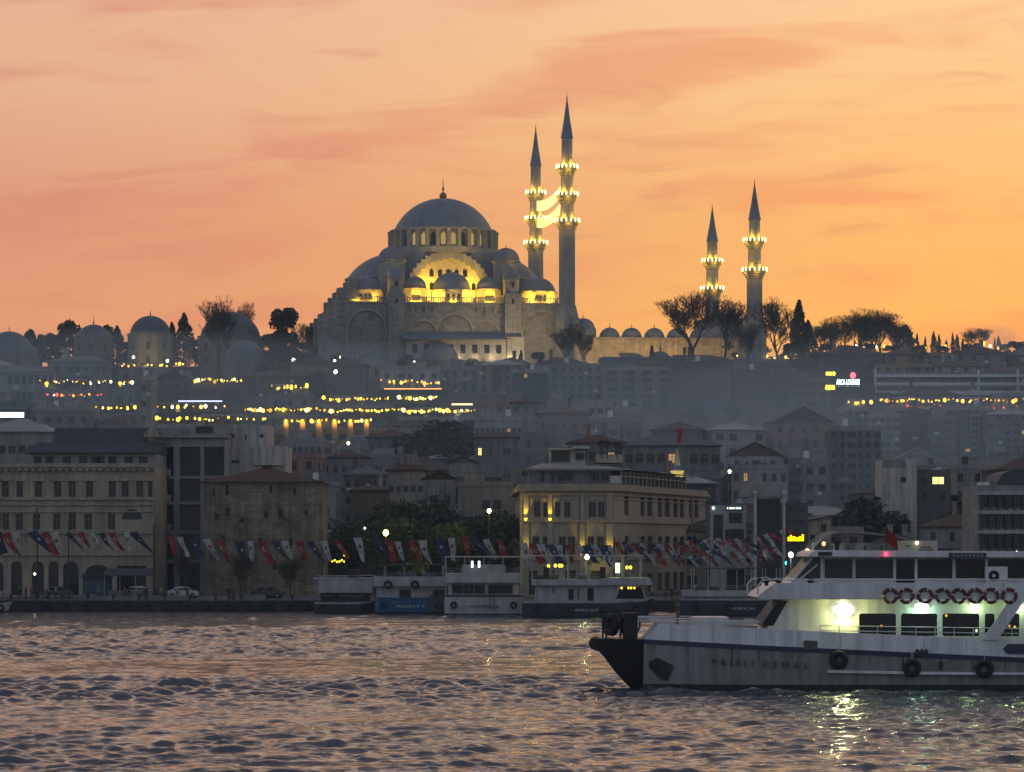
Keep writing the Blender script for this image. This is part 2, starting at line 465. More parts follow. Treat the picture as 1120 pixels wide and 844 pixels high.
# ================================================================== water, quay, hill
def make_water():
    rs = np.random.RandomState(5)
    rows = [20.0]
    while rows[-1] < 404.0:
        d = rows[-1]
        rows.append(d + (4.0 if d < 96 else 0.115 * (d / 117.0) ** 1.25))
    rows = np.array(rows)
    rows = rows[rows <= 404.6]; rows[-1] = 404.8
    us = np.concatenate([np.linspace(-6, -0.26, 24)[:-1], np.linspace(-0.21, 0.21, 960), np.linspace(0.26, 6, 24)[1:]])
    Y = np.repeat(rows[:, None], len(us), 1)
    Xg = us[None, :] * Y
    sp_y = np.gradient(rows)[:, None]; sp_x = (0.42 / 960) * rows[:, None]
    Hh = np.zeros_like(Y); DX = np.zeros_like(Y); DY = np.zeros_like(Y)
    nw = 170
    lam = np.exp(rs.uniform(math.log(0.36), math.log(3.0), nw))
    th = rs.normal(-PI / 2 + 0.2, 0.40, nw)
    ph = rs.uniform(0, 2 * PI, nw)
    # patches of rougher and calmer water
    def patch(sx, sy, seed):
        r2 = np.random.RandomState(seed); a = np.zeros_like(Y)
        for _ in range(9):
            a += np.sin(Xg * r2.uniform(.3, 1) / sx + Y * r2.uniform(-1, 1) / sy + r2.uniform(0, 6))
        return 1.0 + 0.36 * a / 2.1
    calm = 1 - .5 * np.clip((Y - 230) / 110, 0, 1) * (1 - .9 * np.exp(-((Y - 300 - Xg * .15) / 14) ** 2))
    gust = calm * np.clip(patch(26, 9, 3), 0.35, 1.9)
    for l_, t, p in zip(lam, th, ph):
        k = 2 * PI / l_
        amp = 0.0067 * min(l_, 1.5)
        att = np.clip((l_ / np.maximum(sp_y * abs(math.sin(t)), 1e-3) - 2.2) / 2.0, 0, 1) * np.clip((l_ / np.maximum(sp_x * abs(math.cos(t)), 1e-3) - 2.2) / 2.0, 0, 1)
        q = k * (Xg * math.cos(t) + Y * math.sin(t)) + p
        a = amp * att * (gust if l_ < 5 else 0.5 + 0.5 * gust)
        Hh += a * np.sin(q)
        DX -= 0.95 * a * math.cos(t) * np.cos(q); DY -= 0.95 * a * math.sin(t) * np.cos(q)
    sg = Hh.std(); q_ = Hh - 0.30 * sg                       # flat troughs between short peaked crests
    Hh = 1.45 * (np.sqrt(q_ * q_ + (0.22 * sg) ** 2) + q_) / 2
    DY -= 0.5 * Hh                                           # crests lean towards the viewer's shore
    for l_, t, p, a in ((5.2, -1.45, .3, .050), (6.8, -1.30, 2.0, .058), (8.3, -1.62, 4.0, .055), (11.0, -1.40, 1.0, .06)):      # a few long-crested swells
        k = 2 * PI / l_; s_ = np.sin(k * (Xg * math.cos(t) + Y * math.sin(t)) + p + 1.6 * np.sin(Xg * .07 + p) + .9 * np.sin(Y * .05 + Xg * .11))
        Hh += a * s_ * np.clip(np.sin(Xg * .045 + Y * .02 + p * 3) + .35, 0, 1.3)
    bow = np.exp(-((Y - 179.2 + .05 * (Xg - 5)) / 0.55) ** 2) * np.clip((Xg - 5.5) / 2, 0, 1)                               # wash along the ferry's side
    Hh += .13 * bow * (1 + .8 * np.sin(Xg * 2.1 + np.sin(Xg * .9) * 2))
    edge = np.clip((404.0 - Y) / 12.0, 0, 1) * np.clip((0.30 - np.abs(us))[None, :] / 0.06, 0, 1) * np.clip((Y - 80) / 16, 0, 1)
    Hh *= edge; DX *= edge; DY *= edge
    nr, nc = Y.shape
    co = np.stack([Xg + DX, Y + DY, Hh], -1).reshape(-1, 3).astype(np.float32)
    i = np.arange(nr - 1)[:, None] * nc + np.arange(nc - 1)[None, :]
    fc = np.stack([i, i + 1, i + nc + 1, i + nc], -1).reshape(-1)
    me = bpy.data.meshes.new('water')
    me.vertices.add(nr * nc); me.vertices.foreach_set('co', co.ravel())
    nf = (nr - 1) * (nc - 1)
    me.loops.add(nf * 4); me.loops.foreach_set('vertex_index', fc.astype(np.int32))
    me.polygons.add(nf); me.polygons.foreach_set('loop_start', np.arange(0, nf * 4, 4, dtype=np.int32))
    me.polygons.foreach_set('use_smooth', np.ones(nf, dtype=bool))
    me.update(calc_edges=True)
    m = bpy.data.materials.new('sea_water'); m.use_nodes = True
    n = m.node_tree.nodes; l = m.node_tree.links; b = n['Principled BSDF']
    b.inputs['Base Color'].default_value = (0.02, 0.03, 0.042, 1)
    b.inputs['Roughness'].default_value = 0.10
    b.inputs['IOR'].default_value = 1.9
    c = n.new('ShaderNodeTexCoord')
    mp = n.new('ShaderNodeMapping'); mp.inputs['Scale'].default_value = (0.65, 1.7, 1)
    l.new(c.outputs['Object'], mp.inputs[0])
    no = n.new('ShaderNodeTexNoise'); no.inputs['Scale'].default_value = 2.6; no.inputs['Detail'].default_value = 4; no.inputs['Roughness'].default_value = 0.6
    l.new(mp.outputs[0], no.inputs['Vector'])
    rg = n.new('ShaderNodeMapRange'); rg.interpolation_type = 'SMOOTHSTEP'; rg.inputs[1].default_value, rg.inputs[2].default_value = .48, .80
    l.new(no.outputs['Fac'], rg.inputs[0])
    bp = n.new('ShaderNodeBump'); bp.inputs['Strength'].default_value = 0.55; bp.inputs['Distance'].default_value = 0.12
    l.new(rg.outputs[0], bp.inputs['Height']); l.new(bp.outputs[0], b.inputs['Normal'])
    # broken foam in the wash beside the ferry
    sx = n.new('ShaderNodeSeparateXYZ'); l.new(c.outputs['Object'], sx.inputs[0])
    def mn(op, a_, b_=None, clamp=False):
        k_ = n.new('ShaderNodeMath'); k_.operation = op; k_.use_clamp = clamp
        for i_, v_ in enumerate((a_, b_)):
            if v_ is None: continue
            if isinstance(v_, (int, float)): k_.inputs[i_].default_value = v_
            else: l.new(v_, k_.inputs[i_])
        return k_.outputs[0]
    dist = mn('ABSOLUTE', mn('SUBTRACT', sx.outputs[1], 179.3))
    near = mn('SUBTRACT', 1.0, mn('DIVIDE', dist, 1.1), True)
    along = mn('DIVIDE', mn('SUBTRACT', sx.outputs[0], 5.5), 3.0, True)
    n2 = n.new('ShaderNodeTexNoise'); n2.inputs['Scale'].default_value = 2.2; n2.inputs['Detail'].default_value = 7; n2.inputs['Roughness'].default_value = .7
    l.new(mp.outputs[0], n2.inputs['Vector'])
    fm = mn('MULTIPLY', mn('MULTIPLY', mn('SUBTRACT', n2.outputs['Fac'], .52), 9.0, True), mn('MULTIPLY', near, along), True)
    df = n.new('ShaderNodeBsdfDiffuse'); df.inputs[0].default_value = (.55, .57, .58, 1)
    mx = n.new('ShaderNodeMixShader'); l.new(fm, mx.inputs[0]); l.new(b.outputs[0], mx.inputs[1]); l.new(df.outputs[0], mx.inputs[2])
    l.new(mx.outputs[0], n['Material Output'].inputs['Surface'])
    me.materials.append(m)
    return structure(put('water', me))
make_water()

PAVE = M('quay_paving', (0.075, 0.072, 0.07), 0.9, 0.3, 0.5, brick=(1.2, 0.6, 0.8))
q = MB(); q.box(-700, 700, 405, 474, -2.5, 1.3)
structure(q.build('quay', PAVE))
k = MB(); k.box(-700, 700, 404.6, 405.5, -0.6, 1.36)
structure(k.build('kerb', M('quay_edge_stone', (0.03, 0.03, 0.03), 0.85, 0.4, 0.5, streak=0.5)))
r_ = MB(); r_.box(-700, 700, 452, 470, 1.0, 1.306)
structure(r_.build('road', M('asphalt', (0.05, 0.05, 0.052), 0.9, 0.3, 0.7)))

def make_hill():
    xs = np.concatenate([np.linspace(-900, -200, 15)[:-1], np.linspace(-200, 200, 81), np.linspace(200, 900, 15)[1:]])
    ds = np.concatenate([[473.5], np.linspace(480, 1010, 90), [1040, 1080, 1140, 1220, 1320, 1420]])
    r2 = random.Random(3)
    v, f = [], []
    for d in ds:
        for x in xs:
            z = ground(x, d) if d > 474 else 1.25
            if d > 1020: z -= (d - 1020) * 0.13
            v.append((x, d, z + (r2.uniform(-.3, .3) if 485 < d < 870 else 0)))
    n = len(xs)
    for j in range(len(ds) - 1):
        for i in range(n - 1): f.append((j * n + i, j * n + i + 1, (j + 1) * n + i + 1, (j + 1) * n + i))
    m = MB(); m.add(v, f)
    return structure(m.build('hill', M('hillside_earth', (0.06, 0.055, 0.045), 0.95, 0.45, 0.08), smooth=True))
make_hill()
# ================================================================== the great mosque (local axes: x along its long side, y away from the viewer)
MC = Vector((-19.0, 908.0, 53.0)); MT = R(7.0)
mosque = thing('mosque', 'great stone mosque with lead dome and yellow floodlit arch on the hilltop', 'mosque', MC, MT)
def mosque_pt(a, b): return (MC.x + a * math.cos(MT) - b * math.sin(MT), MC.y + a * math.sin(MT) + b * math.cos(MT))

w = MB()
FB = -29.0
ops = []
# front wall: small upper windows and blind arches (big recesses)
def u_(a): return a + 29.5
arch = []
for c, r, top, z0 in ((0.2, 4.6, 16.6, 9.5), (-8.2, 3.2, 14.9, 9.5), (8.6, 3.2, 14.9, 9.5), (-23.4, 4.9, 17.6, 2.5), (23.6, 4.9, 17.6, 2.5)):
    arch.append((u_(c - r), u_(c + r), z0, top, True))
for a in (-10.5, -8.3, -6.1, 5.8, 8.0, 10.2, 12.0, -12.0): arch.append((u_(a - .42), u_(a + .42), 17.3, 18.9, True))
w.panel((-29.5, FB, 0), (1, 0, 0), (0, -1, 0), 59, -6, 19.6, arch, 0.55)
w.panel((-29.5, FB + .56, 0), (1, 0, 0), (0, -1, 0), 59, -6, 19.5, [], 0.1)      # back of the recesses
w.box(29.4, 29.9, FB + .1, 29, -6, 19.6); w.box(-29.9, -29.4, FB + .1, 29, -6, 19.6); w.box(-29.5, 29.5, 28.5, 29, -6, 19.6)
w.box(-29.4, 29.4, FB + .6, 28.4, 19.0, 19.3)
w.build('wall', STONE, mosque)
for c, r, top, z0 in ((0.2, 4.6, 16.6, 9.5), (-8.2, 3.2, 14.9, 9.5), (8.6, 3.2, 14.9, 9.5), (-23.4, 4.9, 17.6, 2.5), (23.6, 4.9, 17.6, 2.5)):
    m = MB(); K = 14; zc = top - r             # arch ring on the wall
    for i in range(K):
        a0, a1 = PI * i / K, PI * (i + 1) / K
        P = lambda rr, a, y: (c + rr * math.cos(a), y, zc + rr * math.sin(a))
        m.quad(P(r, a0, FB - .18), P(r, a1, FB - .18), P(r + .6, a1, FB - .18), P(r + .6, a0, FB - .18))
        m.quad(P(r + .6, a0, FB - .18), P(r + .6, a1, FB - .18), P(r + .6, a1, FB), P(r + .6, a0, FB))
    for s in (-1, 1): m.box(c + s * (r + .3) - .3, c + s * (r + .3) + .3, FB - .18, FB, z0, zc)
    m.build('archivolt', STONE_P, mosque)
m = MB()
m.box(-30.1, 30.1, FB - .35, FB + .4, 19.6, 20.0)
for i in range(95): m.box(-29.6 + i * .63, -29.6 + i * .63 + .3, FB - .2, FB + .1, 20.0, 21.1)
m.box(-30, 30, FB - .3, FB + .2, 21.1, 21.35)
m.build('parapet', STONE_P, mosque)
# stepped buttresses of the end wall
for b0, b1 in ((-28.6, -24), (-11, -7), (7, 11), (24, 28.6)):
    m = MB()
    m.box(-36.2, -33.8, b0, b1, -6, 16.6); m.box(-33.8, -32, b0, b1, -6, 18.4); m.box(-32, -29.95, b0, b1, -6, 20.6)
    m.box(-31.2, -28.2, b0 + .3, b1 - .3, 20.6, 23.6); m.box(-28.2, -25.8, b0 + .3, b1 - .3, 20.6, 26.5)
    m.build('buttress', STONE, mosque)
# piers rising through the long side, with their domed turrets
for s in (-1, 1):
    m = MB()
    c = 15.6 * s
    m.box(c - 2.2, c + 2.2, FB - 2.4, FB + 3, -6, 22.0)
    m.box(c - 2.35, c + 2.35, FB - 2.55, FB + 3.1, 21.6, 22.2)
    m.prism([(c + 2.0 * math.cos(PI / 8 + i * PI / 4), FB + .2 + 2.0 * math.sin(PI / 8 + i * PI / 4)) for i in range(8)], 22.2, 26.2)
    o = m.build('pier', STONE, mosque)
    d = MB()
    d.lathe([(2.25, 26.2), (2.25, 26.5)] + dome_prof(2.1, 2.3, 26.5), c, FB + .2, 20); finial(d, c, FB + .2, 28.7, .45)
    d.build('turret_dome', LEAD, o, smooth=True)
    for zz_ in (19.5, 24.0):
        put('window', win_mesh(.7, 1.3, 'dark'), o, (c - .35, FB - (2.46 if zz_ < 22 else 1.9), zz_))
    m = MB()                                                    # rising stair of abutments back to the great arch
    for i, (b0, b1, zt) in enumerate(((-25.9, -23.5, 25.5), (-23.5, -21, 27.2), (-21, -18.5, 29.0))): m.box(c - 1.7, c + 1.7, b0, b1, 19.3, zt)
    m.build('abutment', STONE_P, mosque)
# weight towers at the corners of the great dome
for sa in (-1, 1):
    for sb in (-1, 1):
        m = MB(); ca, cb = 15.6 * sa, 15.6 * sb
        m.prism([(ca + 3.7 * math.cos(PI / 8 + i * PI / 4), cb + 3.7 * math.sin(PI / 8 + i * PI / 4)) for i in range(8)], 19.3, 31.6)
        m.lathe([(3.55, 31.6), (4.0, 31.9), (4.0, 32.2)], ca, cb, 24)
        o = m.build('weight_tower', STONE_P, mosque)
        d = MB(); d.lathe(dome_prof(3.75, 3.7, 32.2), ca, cb, 28); finial(d, ca, cb, 35.8, .45)
        d.build('turret_dome', LEAD, o, smooth=True)
# block under the dome and the two great tympanum arches
m = MB()
m.box(-14.2, 14.2, -13.6, 13.6, 19.3, 34.6)
m.build('base_block', LEAD, mosque)
for sb in (-1, 1):
    m = MB()
    yb = 14.6 * sb; y1 = 13.65 * sb
    K = 22
    steps = []
    for i in range(K):                                           # stepped back of the arch
        a0, a1 = PI * i / K, PI * (i + 1) / K
        am = (a0 + a1) / 2
        x0, x1 = 11.6 * math.cos(a0), 11.6 * math.cos(a1)
        zt = 23.4 + 11.6 * math.sin(max(min(am, PI), 0))
        xi, xj = sorted((x0, x1))
        za = 23.4 + (9.6 * math.sin(math.acos(max(-1, min(1, (xi + xj) / 2 / 9.6)))) if abs((xi + xj) / 2) < 9.6 else -4.0)
        m.box(xi, xj, min(yb, y1), max(yb, y1), za - .2, zt)
    o = m.build('great_arch', STONE_P, mosque)
    t = MB()                                                     # tympanum wall within it
    tops = []
    for row, zr in ((0, 24.4), (1, 28.0)):
        for i in range(-3, 4):
            a = i * 2.3
            if math.hypot(a, zr + 2.2 - 23.4) < 8.6: tops.append((a + 9.7 - .55, a + 9.7 + .55, zr, zr + 2.1, True))
    yy = 13.9 * sb
    K = 40
    wv = [(-9.6, 19.3), (9.6, 19.3)] + [(9.6 * math.cos(PI * i / K), 23.4 + 9.6 * math.sin(PI * i / K)) for i in range(K + 1)]
    t.extr(wv, min(yy, y1 - .3 * sb), max(yy, y1 - .3 * sb))
    o2 = t.build('tympanum', M('tympanum_stone', (0.42, 0.37, 0.28), 0.9, 0.15, 0.5), mosque)
    if sb < 0:
        for (u0, u1, z0, z1, _) in tops:
            g = MB(); g.mi = 0
            g.extr([(0, 0), (u1 - u0, 0), (u1 - u0, z1 - z0 - .5), ((u1 - u0) / 2, z1 - z0), (0, z1 - z0 - .5)], -.05, .02)
            put('window', g.mesh('window', GLASS) if False else _win.setdefault('tymp', g.mesh('window', GLASS)), o2, (u0 - 9.7, yy - .03, z0))
        for c in (-2.9, 0, 2.9):
            pass
# drum with its windows and buttresses, then the great dome
m = MB()
m.lathe([(15.2, 34.6), (15.2, 36.3), (13.9, 36.4), (13.9, 41.0), (14.7, 41.1), (14.7, 41.7), (13.6, 41.75)], 0, 0, 64)
drum = m.build('drum', STONE_P, mosque)
LITD = E('lit_drum_window', (1.0, 0.72, 0.22), 0.42)
for i in range(32):
    a = 2 * PI * (i + .5) / 32
    o = put('window', _win.setdefault(('drum', i % 3 == 1), MB().extr([(-.62, 0), (.62, 0), (.62, 2.7), (0, 3.4), (-.62, 2.7)], -.06, .05).mesh('window', GLASS if i % 3 == 1 else LITD)), drum, (14.0 * math.cos(a), 14.0 * math.sin(a), 36.9), a + PI / 2)
for i in range(32):
    a = 2 * PI * i / 32
    b = MB().extr([(-.5, 0), (.5, 0), (.5, 4.5), (-.5, 4.5)], -1.25, .1)
    b.extr([(-.62, 4.5), (.62, 4.5), (.62, 4.85), (-.62, 4.85)], -1.4, .1)
    put('drum_buttress', _win.setdefault('dbut', b.mesh('drum_buttress', STONE_P)), drum, (13.95 * math.cos(a), 13.95 * math.sin(a), 36.4), a + PI / 2)
d = MB()
d.lathe(dome_prof(13.6, 9.0, 41.75, 18), 0, 0, 72)
gd = d.build('main_dome', LEAD, mosque, smooth=True)
f = MB(); finial(f, 0, 0, 50.4, 1.75); f.ball((0, 0, 51.4), 1.05, 12, 8)
f.build('finial', M('gilded_copper', (0.25, 0.18, 0.07), 0.45, metal=0.6), gd, smooth=True)
# half domes on the long axis, with corner exedrae
for s in (-1, 1):
    m = MB()
    a0 = PI / 2 if s < 0 else -PI / 2
    m.lathe([(13.2, 19.3), (13.2, 27.6), (13.6, 27.8), (13.6, 28.3), (12.9, 28.4)], 13.6 * s, 0, 28, a0, a0 + PI)
    hb = m.build('half_drum', STONE_P, mosque)
    for i in range(9):
        a = a0 + PI * (i + .5) / 9
        put('window', _win[('drum', True)] if i % 2 else _win[('drum', False)], hb, (13.6 * s + 13.22 * math.cos(a), 13.22 * math.sin(a), 24.2), a + PI / 2)
    d = MB(); d.lathe(dome_prof(12.9, 7.0, 28.4, 12), 13.6 * s, 0, 32, a0, a0 + PI)
    d.build('half_dome', LEAD, mosque, smooth=True)
    for sb in (-1, 1):
        e = MB(); e.lathe([(6.2, 19.3), (6.2, 22.8), (6.4, 23)] + dome_prof(6.0, 4.6, 23.1), 22.0 * s, 11.0 * sb, 26)
        e.build('exedra_dome', LEAD, mosque, smooth=True)
# five domes over each side aisle
for sb in (-1, 1):
    for a, r, zs, rise in ((-23.6, 4.7, 23.0, 3.9), (-9.9, 3.1, 23.6, 3.3), (0, 5.2, 23.2, 4.9), (9.9, 3.1, 23.6, 3.3), (23.6, 4.7, 23.0, 3.9)):
        m = MB(); cb = -22.3 * sb * -1 if sb > 0 else -22.3
        m.prism([(a + (r + .25) / math.cos(PI / 8) * math.cos(PI / 8 + i * PI / 4), cb + (r + .25) / math.cos(PI / 8) * math.sin(PI / 8 + i * PI / 4)) for i in range(8)], 19.3, zs)
        m.lathe([(r + .1, zs), (r + .45, zs + .12), (r + .45, zs + .4), (r, zs + .42)], a, cb, 28)
        o = m.build('dome_drum', M('tympanum_stone'), mosque)
        d = MB(); d.lathe(dome_prof(r, rise, zs + .42), a, cb, 30); finial(d, a, cb, zs + .4 + rise, .55)
        d.build('aisle_dome', LEAD, o, smooth=True)
        if sb < 0:
            for i in range(-1, 2):
                put('window', win_mesh(.8, 1.5, 'dark'), o, (a + i * r * .26 - .4, cb - (r + .25) - .06, 20.6))
# lower gallery along the foot of the wall
g = MB()
gops = []
for i in range(8): gops.append((1.6 + i * 3.2, 3.0 + i * 3.2, 6.1, 8.4))
for i in range(6): gops.append((1.6 + i * 4.4, 4.6 + i * 4.4, 0.2, 4.2, True))
g.panel((-13.3, -34.2, 0), (1, 0, 0), (0, -1, 0), 26.8, -6, 9.6, gops, .5)
g.box(-13.3, -12.9, -34.1, -29.1, -6, 9.6); g.box(13.1, 13.5, -34.1, -29.1, -6, 9.6)
g.quad((-13.2, -33.6, -6), (13.3, -33.6, -6), (13.3, -33.6, 9.5), (-13.2, -33.6, 9.5))
gal = g.build('gallery', STONE_P, mosque)
for o in gops[:8]: window(gal, (-13.3, -34.2), 0, o[0], o[2], 1.4, 2.3, .35, 'dark')
r2 = MB(); r2.extr([(0, 0)], 0, 0) if False else None
r2.add([(-14.2, -35.4, 9.6), (14.4, -35.4, 9.6), (14.4, -29.05, 11.7), (-14.2, -29.05, 11.7), (-14.2, -35.4, 9.85), (14.4, -35.4, 9.85), (14.4, -29.05, 12), (-14.2, -29.05, 12)],
       [(0, 3, 2, 1), (4, 5, 6, 7), (0, 1, 5, 4), (1, 2, 6, 5), (3, 0, 4, 7)])
r2.build('gallery_roof', LEAD, mosque)
sb_ = MB(); sb_.box(13.6, 18.2, -34.6, -31.6, -6, 10.2); sb_.box(13.4, 18.4, -34.8, -31.5, 10.2, 10.5)
sb_.build('stair_block', STONE_P, mosque)
# floodlights: lying on the roofs behind the parapet, washing the arch and the drums
def flood(a, b, z, e, ta, tb, tz, spot=110, col=YEL, size=.5):
    lamp('floodlight', 'SPOT', (a, b, z), e, col, mosque, size, (ta, tb, tz), R(spot), .9)
KF = 1.0
for s in (-1, 1):
    flood(5.9 * s, -16.2, 20.3, 13500 * KF, 4.6 * s, -14.0, 27, 105)
    flood(6.3 * s, -16.6, 24.0, 3500 * KF, 5.0 * s, -14.2, 30, 110)
    flood(5.6 * s, -27.6, 20.0, 5200 * KF, 4.0 * s, -27.0 + 1, 23.5, 150)
    flood(9.9 * s, -28.0, 19.8, 5200 * KF, 9.9 * s, -25.4, 22.6, 160)
    flood(20.6 * s, -28.1, 19.8, (6500 if s > 0 else 3000) * KF, 21.5 * s, -27.2, 22.5, 160)
    flood(26.6 * s, -28.1, 19.8, (6500 if s > 0 else 3000) * KF, 25.5 * s, -27.2, 22.5, 160)
flood(0, -28.2, 19.8, 2500 * KF, 0, -27.4, 22.5, 160)
for i in range(6):
    lamp('gallery_light', 'POINT', (-8 + i * 4.4, -35.2, 5.0), 26 * (i + 2), WARM, mosque, .3)
lamp('gallery_light', 'POINT', (17.0, -36.3, 2.5), 900, (1, .66, .25), mosque, .3)
lamp('gallery_light', 'POINT', (9.0, -37.0, 0.5), 420, (1, .66, .25), mosque, .3)
lamp('wall_light', 'SPOT', (22, -52, 4), 15000, WARM, mosque, .6, (16, FB, 12), R(80), 1.0)
lamp('wall_light', 'SPOT', (2, -56, 4), 7000, WARM, mosque, .6, (2, FB, 14), R(80), 1.0)

# ------------------------------------------------------------------ minarets
def minaret(label, pos, zb, balcs, z_spire, z_tip, rs, prev=None):
    t = thing('minaret', label, 'minaret', (pos[0], pos[1], zb), MT, 'minarets of the great mosque')
    m = MB()
    levels = [0.0] + [z - zb for z in balcs] + [z_spire - zb]
    r0 = rs[0]
    foot = 15.5
    m.prism([(3.3 * math.cos(PI / 8 + i * PI / 4), 3.3 * math.sin(PI / 8 + i * PI / 4)) for i in range(8)], -6, foot)
    m.lathe([(3.3, foot), (r0 + .3, foot + 3.2), (r0 + .3, foot + 3.6), (r0, foot + 3.7), (r0, levels[1] - 1.9)], 0, 0, 16)
    for i in range(1, len(levels) - 1):
        m.lathe([(rs[i], levels[i]), (rs[i] - .06, levels[i + 1] - (1.9 if i < len(levels) - 2 else 0))], 0, 0, 16)
    m.build('shaft', STONE_P, t)
    for i, z in enumerate(levels[1:-1]):
        r_in = rs[i]; ro = rs[i] + 1.05
        b = MB()
        b.lathe([(r_in, z - 1.9), (r_in + .15, z - 1.75), (r_in + .25, z - 1.25), (r_in + .5, z - 1.15), (r_in + .6, z - .65), (ro - .1, z - .55), (ro, z - .12), (ro + .12, z - .1), (ro + .12, z + .1), (ro, z + .1), (ro, z + .95), (ro - .16, z + .95), (ro - .16, z + .1), (rs[i + 1], z + .1)], 0, 0, 24)
        bo = b.build('balcony', STONE_P, t)
        for kx in range(16):
            a = 2 * PI * (kx + .5) / 16
            put('lantern', _win.setdefault('lantern', MB().lathe([(.04, -.55), (.12, -.32), (.17, 0), (.12, .35), (.03, .6)], 0, 0, 8).mesh('lantern', E_BALC, True)), bo, ((ro + .14) * math.cos(a), (ro + .14) * math.sin(a), z + .7))
        for kx in range(4):
            a = 2 * PI * kx / 4 + .8
            lamp('balcony_light', 'POINT', ((ro - .45) * math.cos(a), (ro - .45) * math.sin(a), z + 1.1), 480, YEL, t, .25)
        for kx in range(3):
            a = -PI / 2 + (kx - 1) * 1.2
            lamp('balcony_light', 'POINT', ((ro + .9) * math.cos(a), (ro + .9) * math.sin(a), z - .6), 170, YEL, t, .25)
    zs, zt = z_spire - zb, z_tip - zb
    c = MB(); rl = rs[-1]
    c.lathe([(rl - .05, zs - .3), (rl + .22, zs), (rl + .12, zs + .25), (rl * .55, zs + (zt - zs) * .42), (.22, zs + (zt - zs) * .80)], 0, 0, 16)
    sp = c.build('spire', LEAD, t, smooth=True)
    f = MB(); finial(f, 0, 0, zs + (zt - zs) * .79, (zt - zs) * .21 / 3.3)
    f.build('finial', M('gilded_copper'), sp, smooth=True)
    return t
RT = (2.2, 1.85, 1.7, 1.5); RSH = (2.15, 1.8, 1.55)
minaret('tall minaret with three lit balconies standing at the front corner of the mosque', (14.7, 880), 53, (94.2, 101.3, 108.6), 117.0, 129.2, RT)
minaret('tall minaret with three lit balconies standing behind the mosque, partly hidden by its domes', (6.8, 944), 53, (94.2, 101.3, 108.6), 117.0, 129.2, RT)
minaret('shorter two-balcony minaret rising clear above the near corner of the courtyard', (65.3, 886.2), 51, (81.6, 89.6), 95.8, 107.0, RSH)
minaret('shorter two-balcony minaret rising behind the big bare tree of the courtyard', (57.8, 950), 51, (81.6, 89.6), 95.8, 107.0, RSH)
# festival lights strung between the two tall minarets
ma = thing('festival_lights', 'glowing curtain of festival bulbs strung between the two tall minarets', 'string lights', (14.7, 880, 94))
P0, P1 = Vector((0, 0, 0)), Vector((6.8 - 14.7, 64, 0))
def sag(t, z, s): return Vector((P0.x + (P1.x - P0.x) * t, P0.y + (P1.y - P0.y) * t, z - s * 4 * t * (1 - t)))
E_MAHYA = E('festival_bulb', (1.0, 0.78, 0.24), 3.6)
for zt, hgt in ((13.0, 3.1), (8.3, 3.1)):
    cb = MB(); n = 40
    for h in (0, -hgt): cb.path([sag(i / n, zt + h, 2.2) for i in range(n + 1)], .06, 4)
    co = cb.build('cable', DARK, ma)
    bl = MB()
    for i in range(3, n - 1):
        for j in range(9):
            p = sag((i + .35 * (j % 2)) / n, zt - hgt * (j + .4) / 9, 2.2)
            bl.add([(p.x - .12, p.y, p.z), (p.x + .12, p.y, p.z), (p.x, p.y - .12, p.z), (p.x, p.y + .12, p.z), (p.x, p.y, p.z - .12), (p.x, p.y, p.z + .12)],
                   [(0, 2, 5), (2, 1, 5), (1, 3, 5), (3, 0, 5), (2, 0, 4), (1, 2, 4), (3, 1, 4), (0, 3, 4)])
    bl.build('bulbs', E_MAHYA, co)['kind'] = 'stuff'

# ------------------------------------------------------------------ courtyard beside the prayer hall
ct = thing('courtyard', 'long pale courtyard wall crowned with small lead domes beside the mosque', 'courtyard', MC, MT)
m = MB()
cops = [(2.5 + i * 5.2, 3.7 + i * 5.2, 4.6, 6.6) for i in range(9)] + [(2.3 + i * 5.2, 3.9 + i * 5.2, 0.2, 3.0) for i in range(9)]
m.panel((31.8, -29, 0), (1, 0, 0), (0, -1, 0), 49, -6, 10.6, cops, .4)
m.quad((31.8, -28.6, -6), (80.8, -28.6, -6), (80.8, -28.6, 10.5), (31.8, -28.6, 10.5))
m.box(80.3, 80.8, -28.9, 29, -6, 10.6); m.box(31.8, 80.2, 28.4, 29, -6, 10.6)
m.box(31.6, 81.0, -29.3, -23.2, 10.6, 11.0); m.box(31.6, 81, 23.2, 29.3, 10.6, 11)
wl = m.build('wall', M('courtyard_stone', (0.40, 0.35, 0.27), 0.9, 0.22, 0.35, streak=0.3, brick=(1.4, .7, .8)), ct)
for i, a in enumerate((35.2, 42.4, 48.4, 54.6, 60.8, 67.0, 73.2)):
    for b in (-26.3, 26.3):
        r, zb_ = (3.3, 13.4) if i == 0 else (2.75, 11.4)
        d = MB()
        if i == 0: d.prism([(a + 3.6 * math.cos(PI / 8 + k * PI / 4), b + 3.6 * math.sin(PI / 8 + k * PI / 4)) for k in range(8)], 11, 13.4)
        d.lathe([(r + .12, 11.0), (r + .12, zb_)] + dome_prof(r, r * .86, zb_), a, b, 22); finial(d, a, b, zb_ + r * .86, .45)
        d.build('dome', LEAD, ct, smooth=True)
m = MB(); m.box(72.0, 82.5, -9, 9, -6, 17.2); m.box(71.7, 82.8, -9.3, 9.3, 17.2, 17.7)
for i in range(13): m.box(72.2 + i * .8, 72.6 + i * .8, -9.2, -8.8, 17.7, 18.6)
m.box(74.5, 80, -6, 6, 17.7, 19.4)
m.build('gatehouse', STONE_P, ct)
for i, a in enumerate((38, 48, 58, 70)):
    lamp('wall_light', 'SPOT', (a, -38.5, 4.6), 3600 if i < 3 else 2400, (1, .60, .18), ct, .5, (a, -29, 7.5), R(130), 1.0)

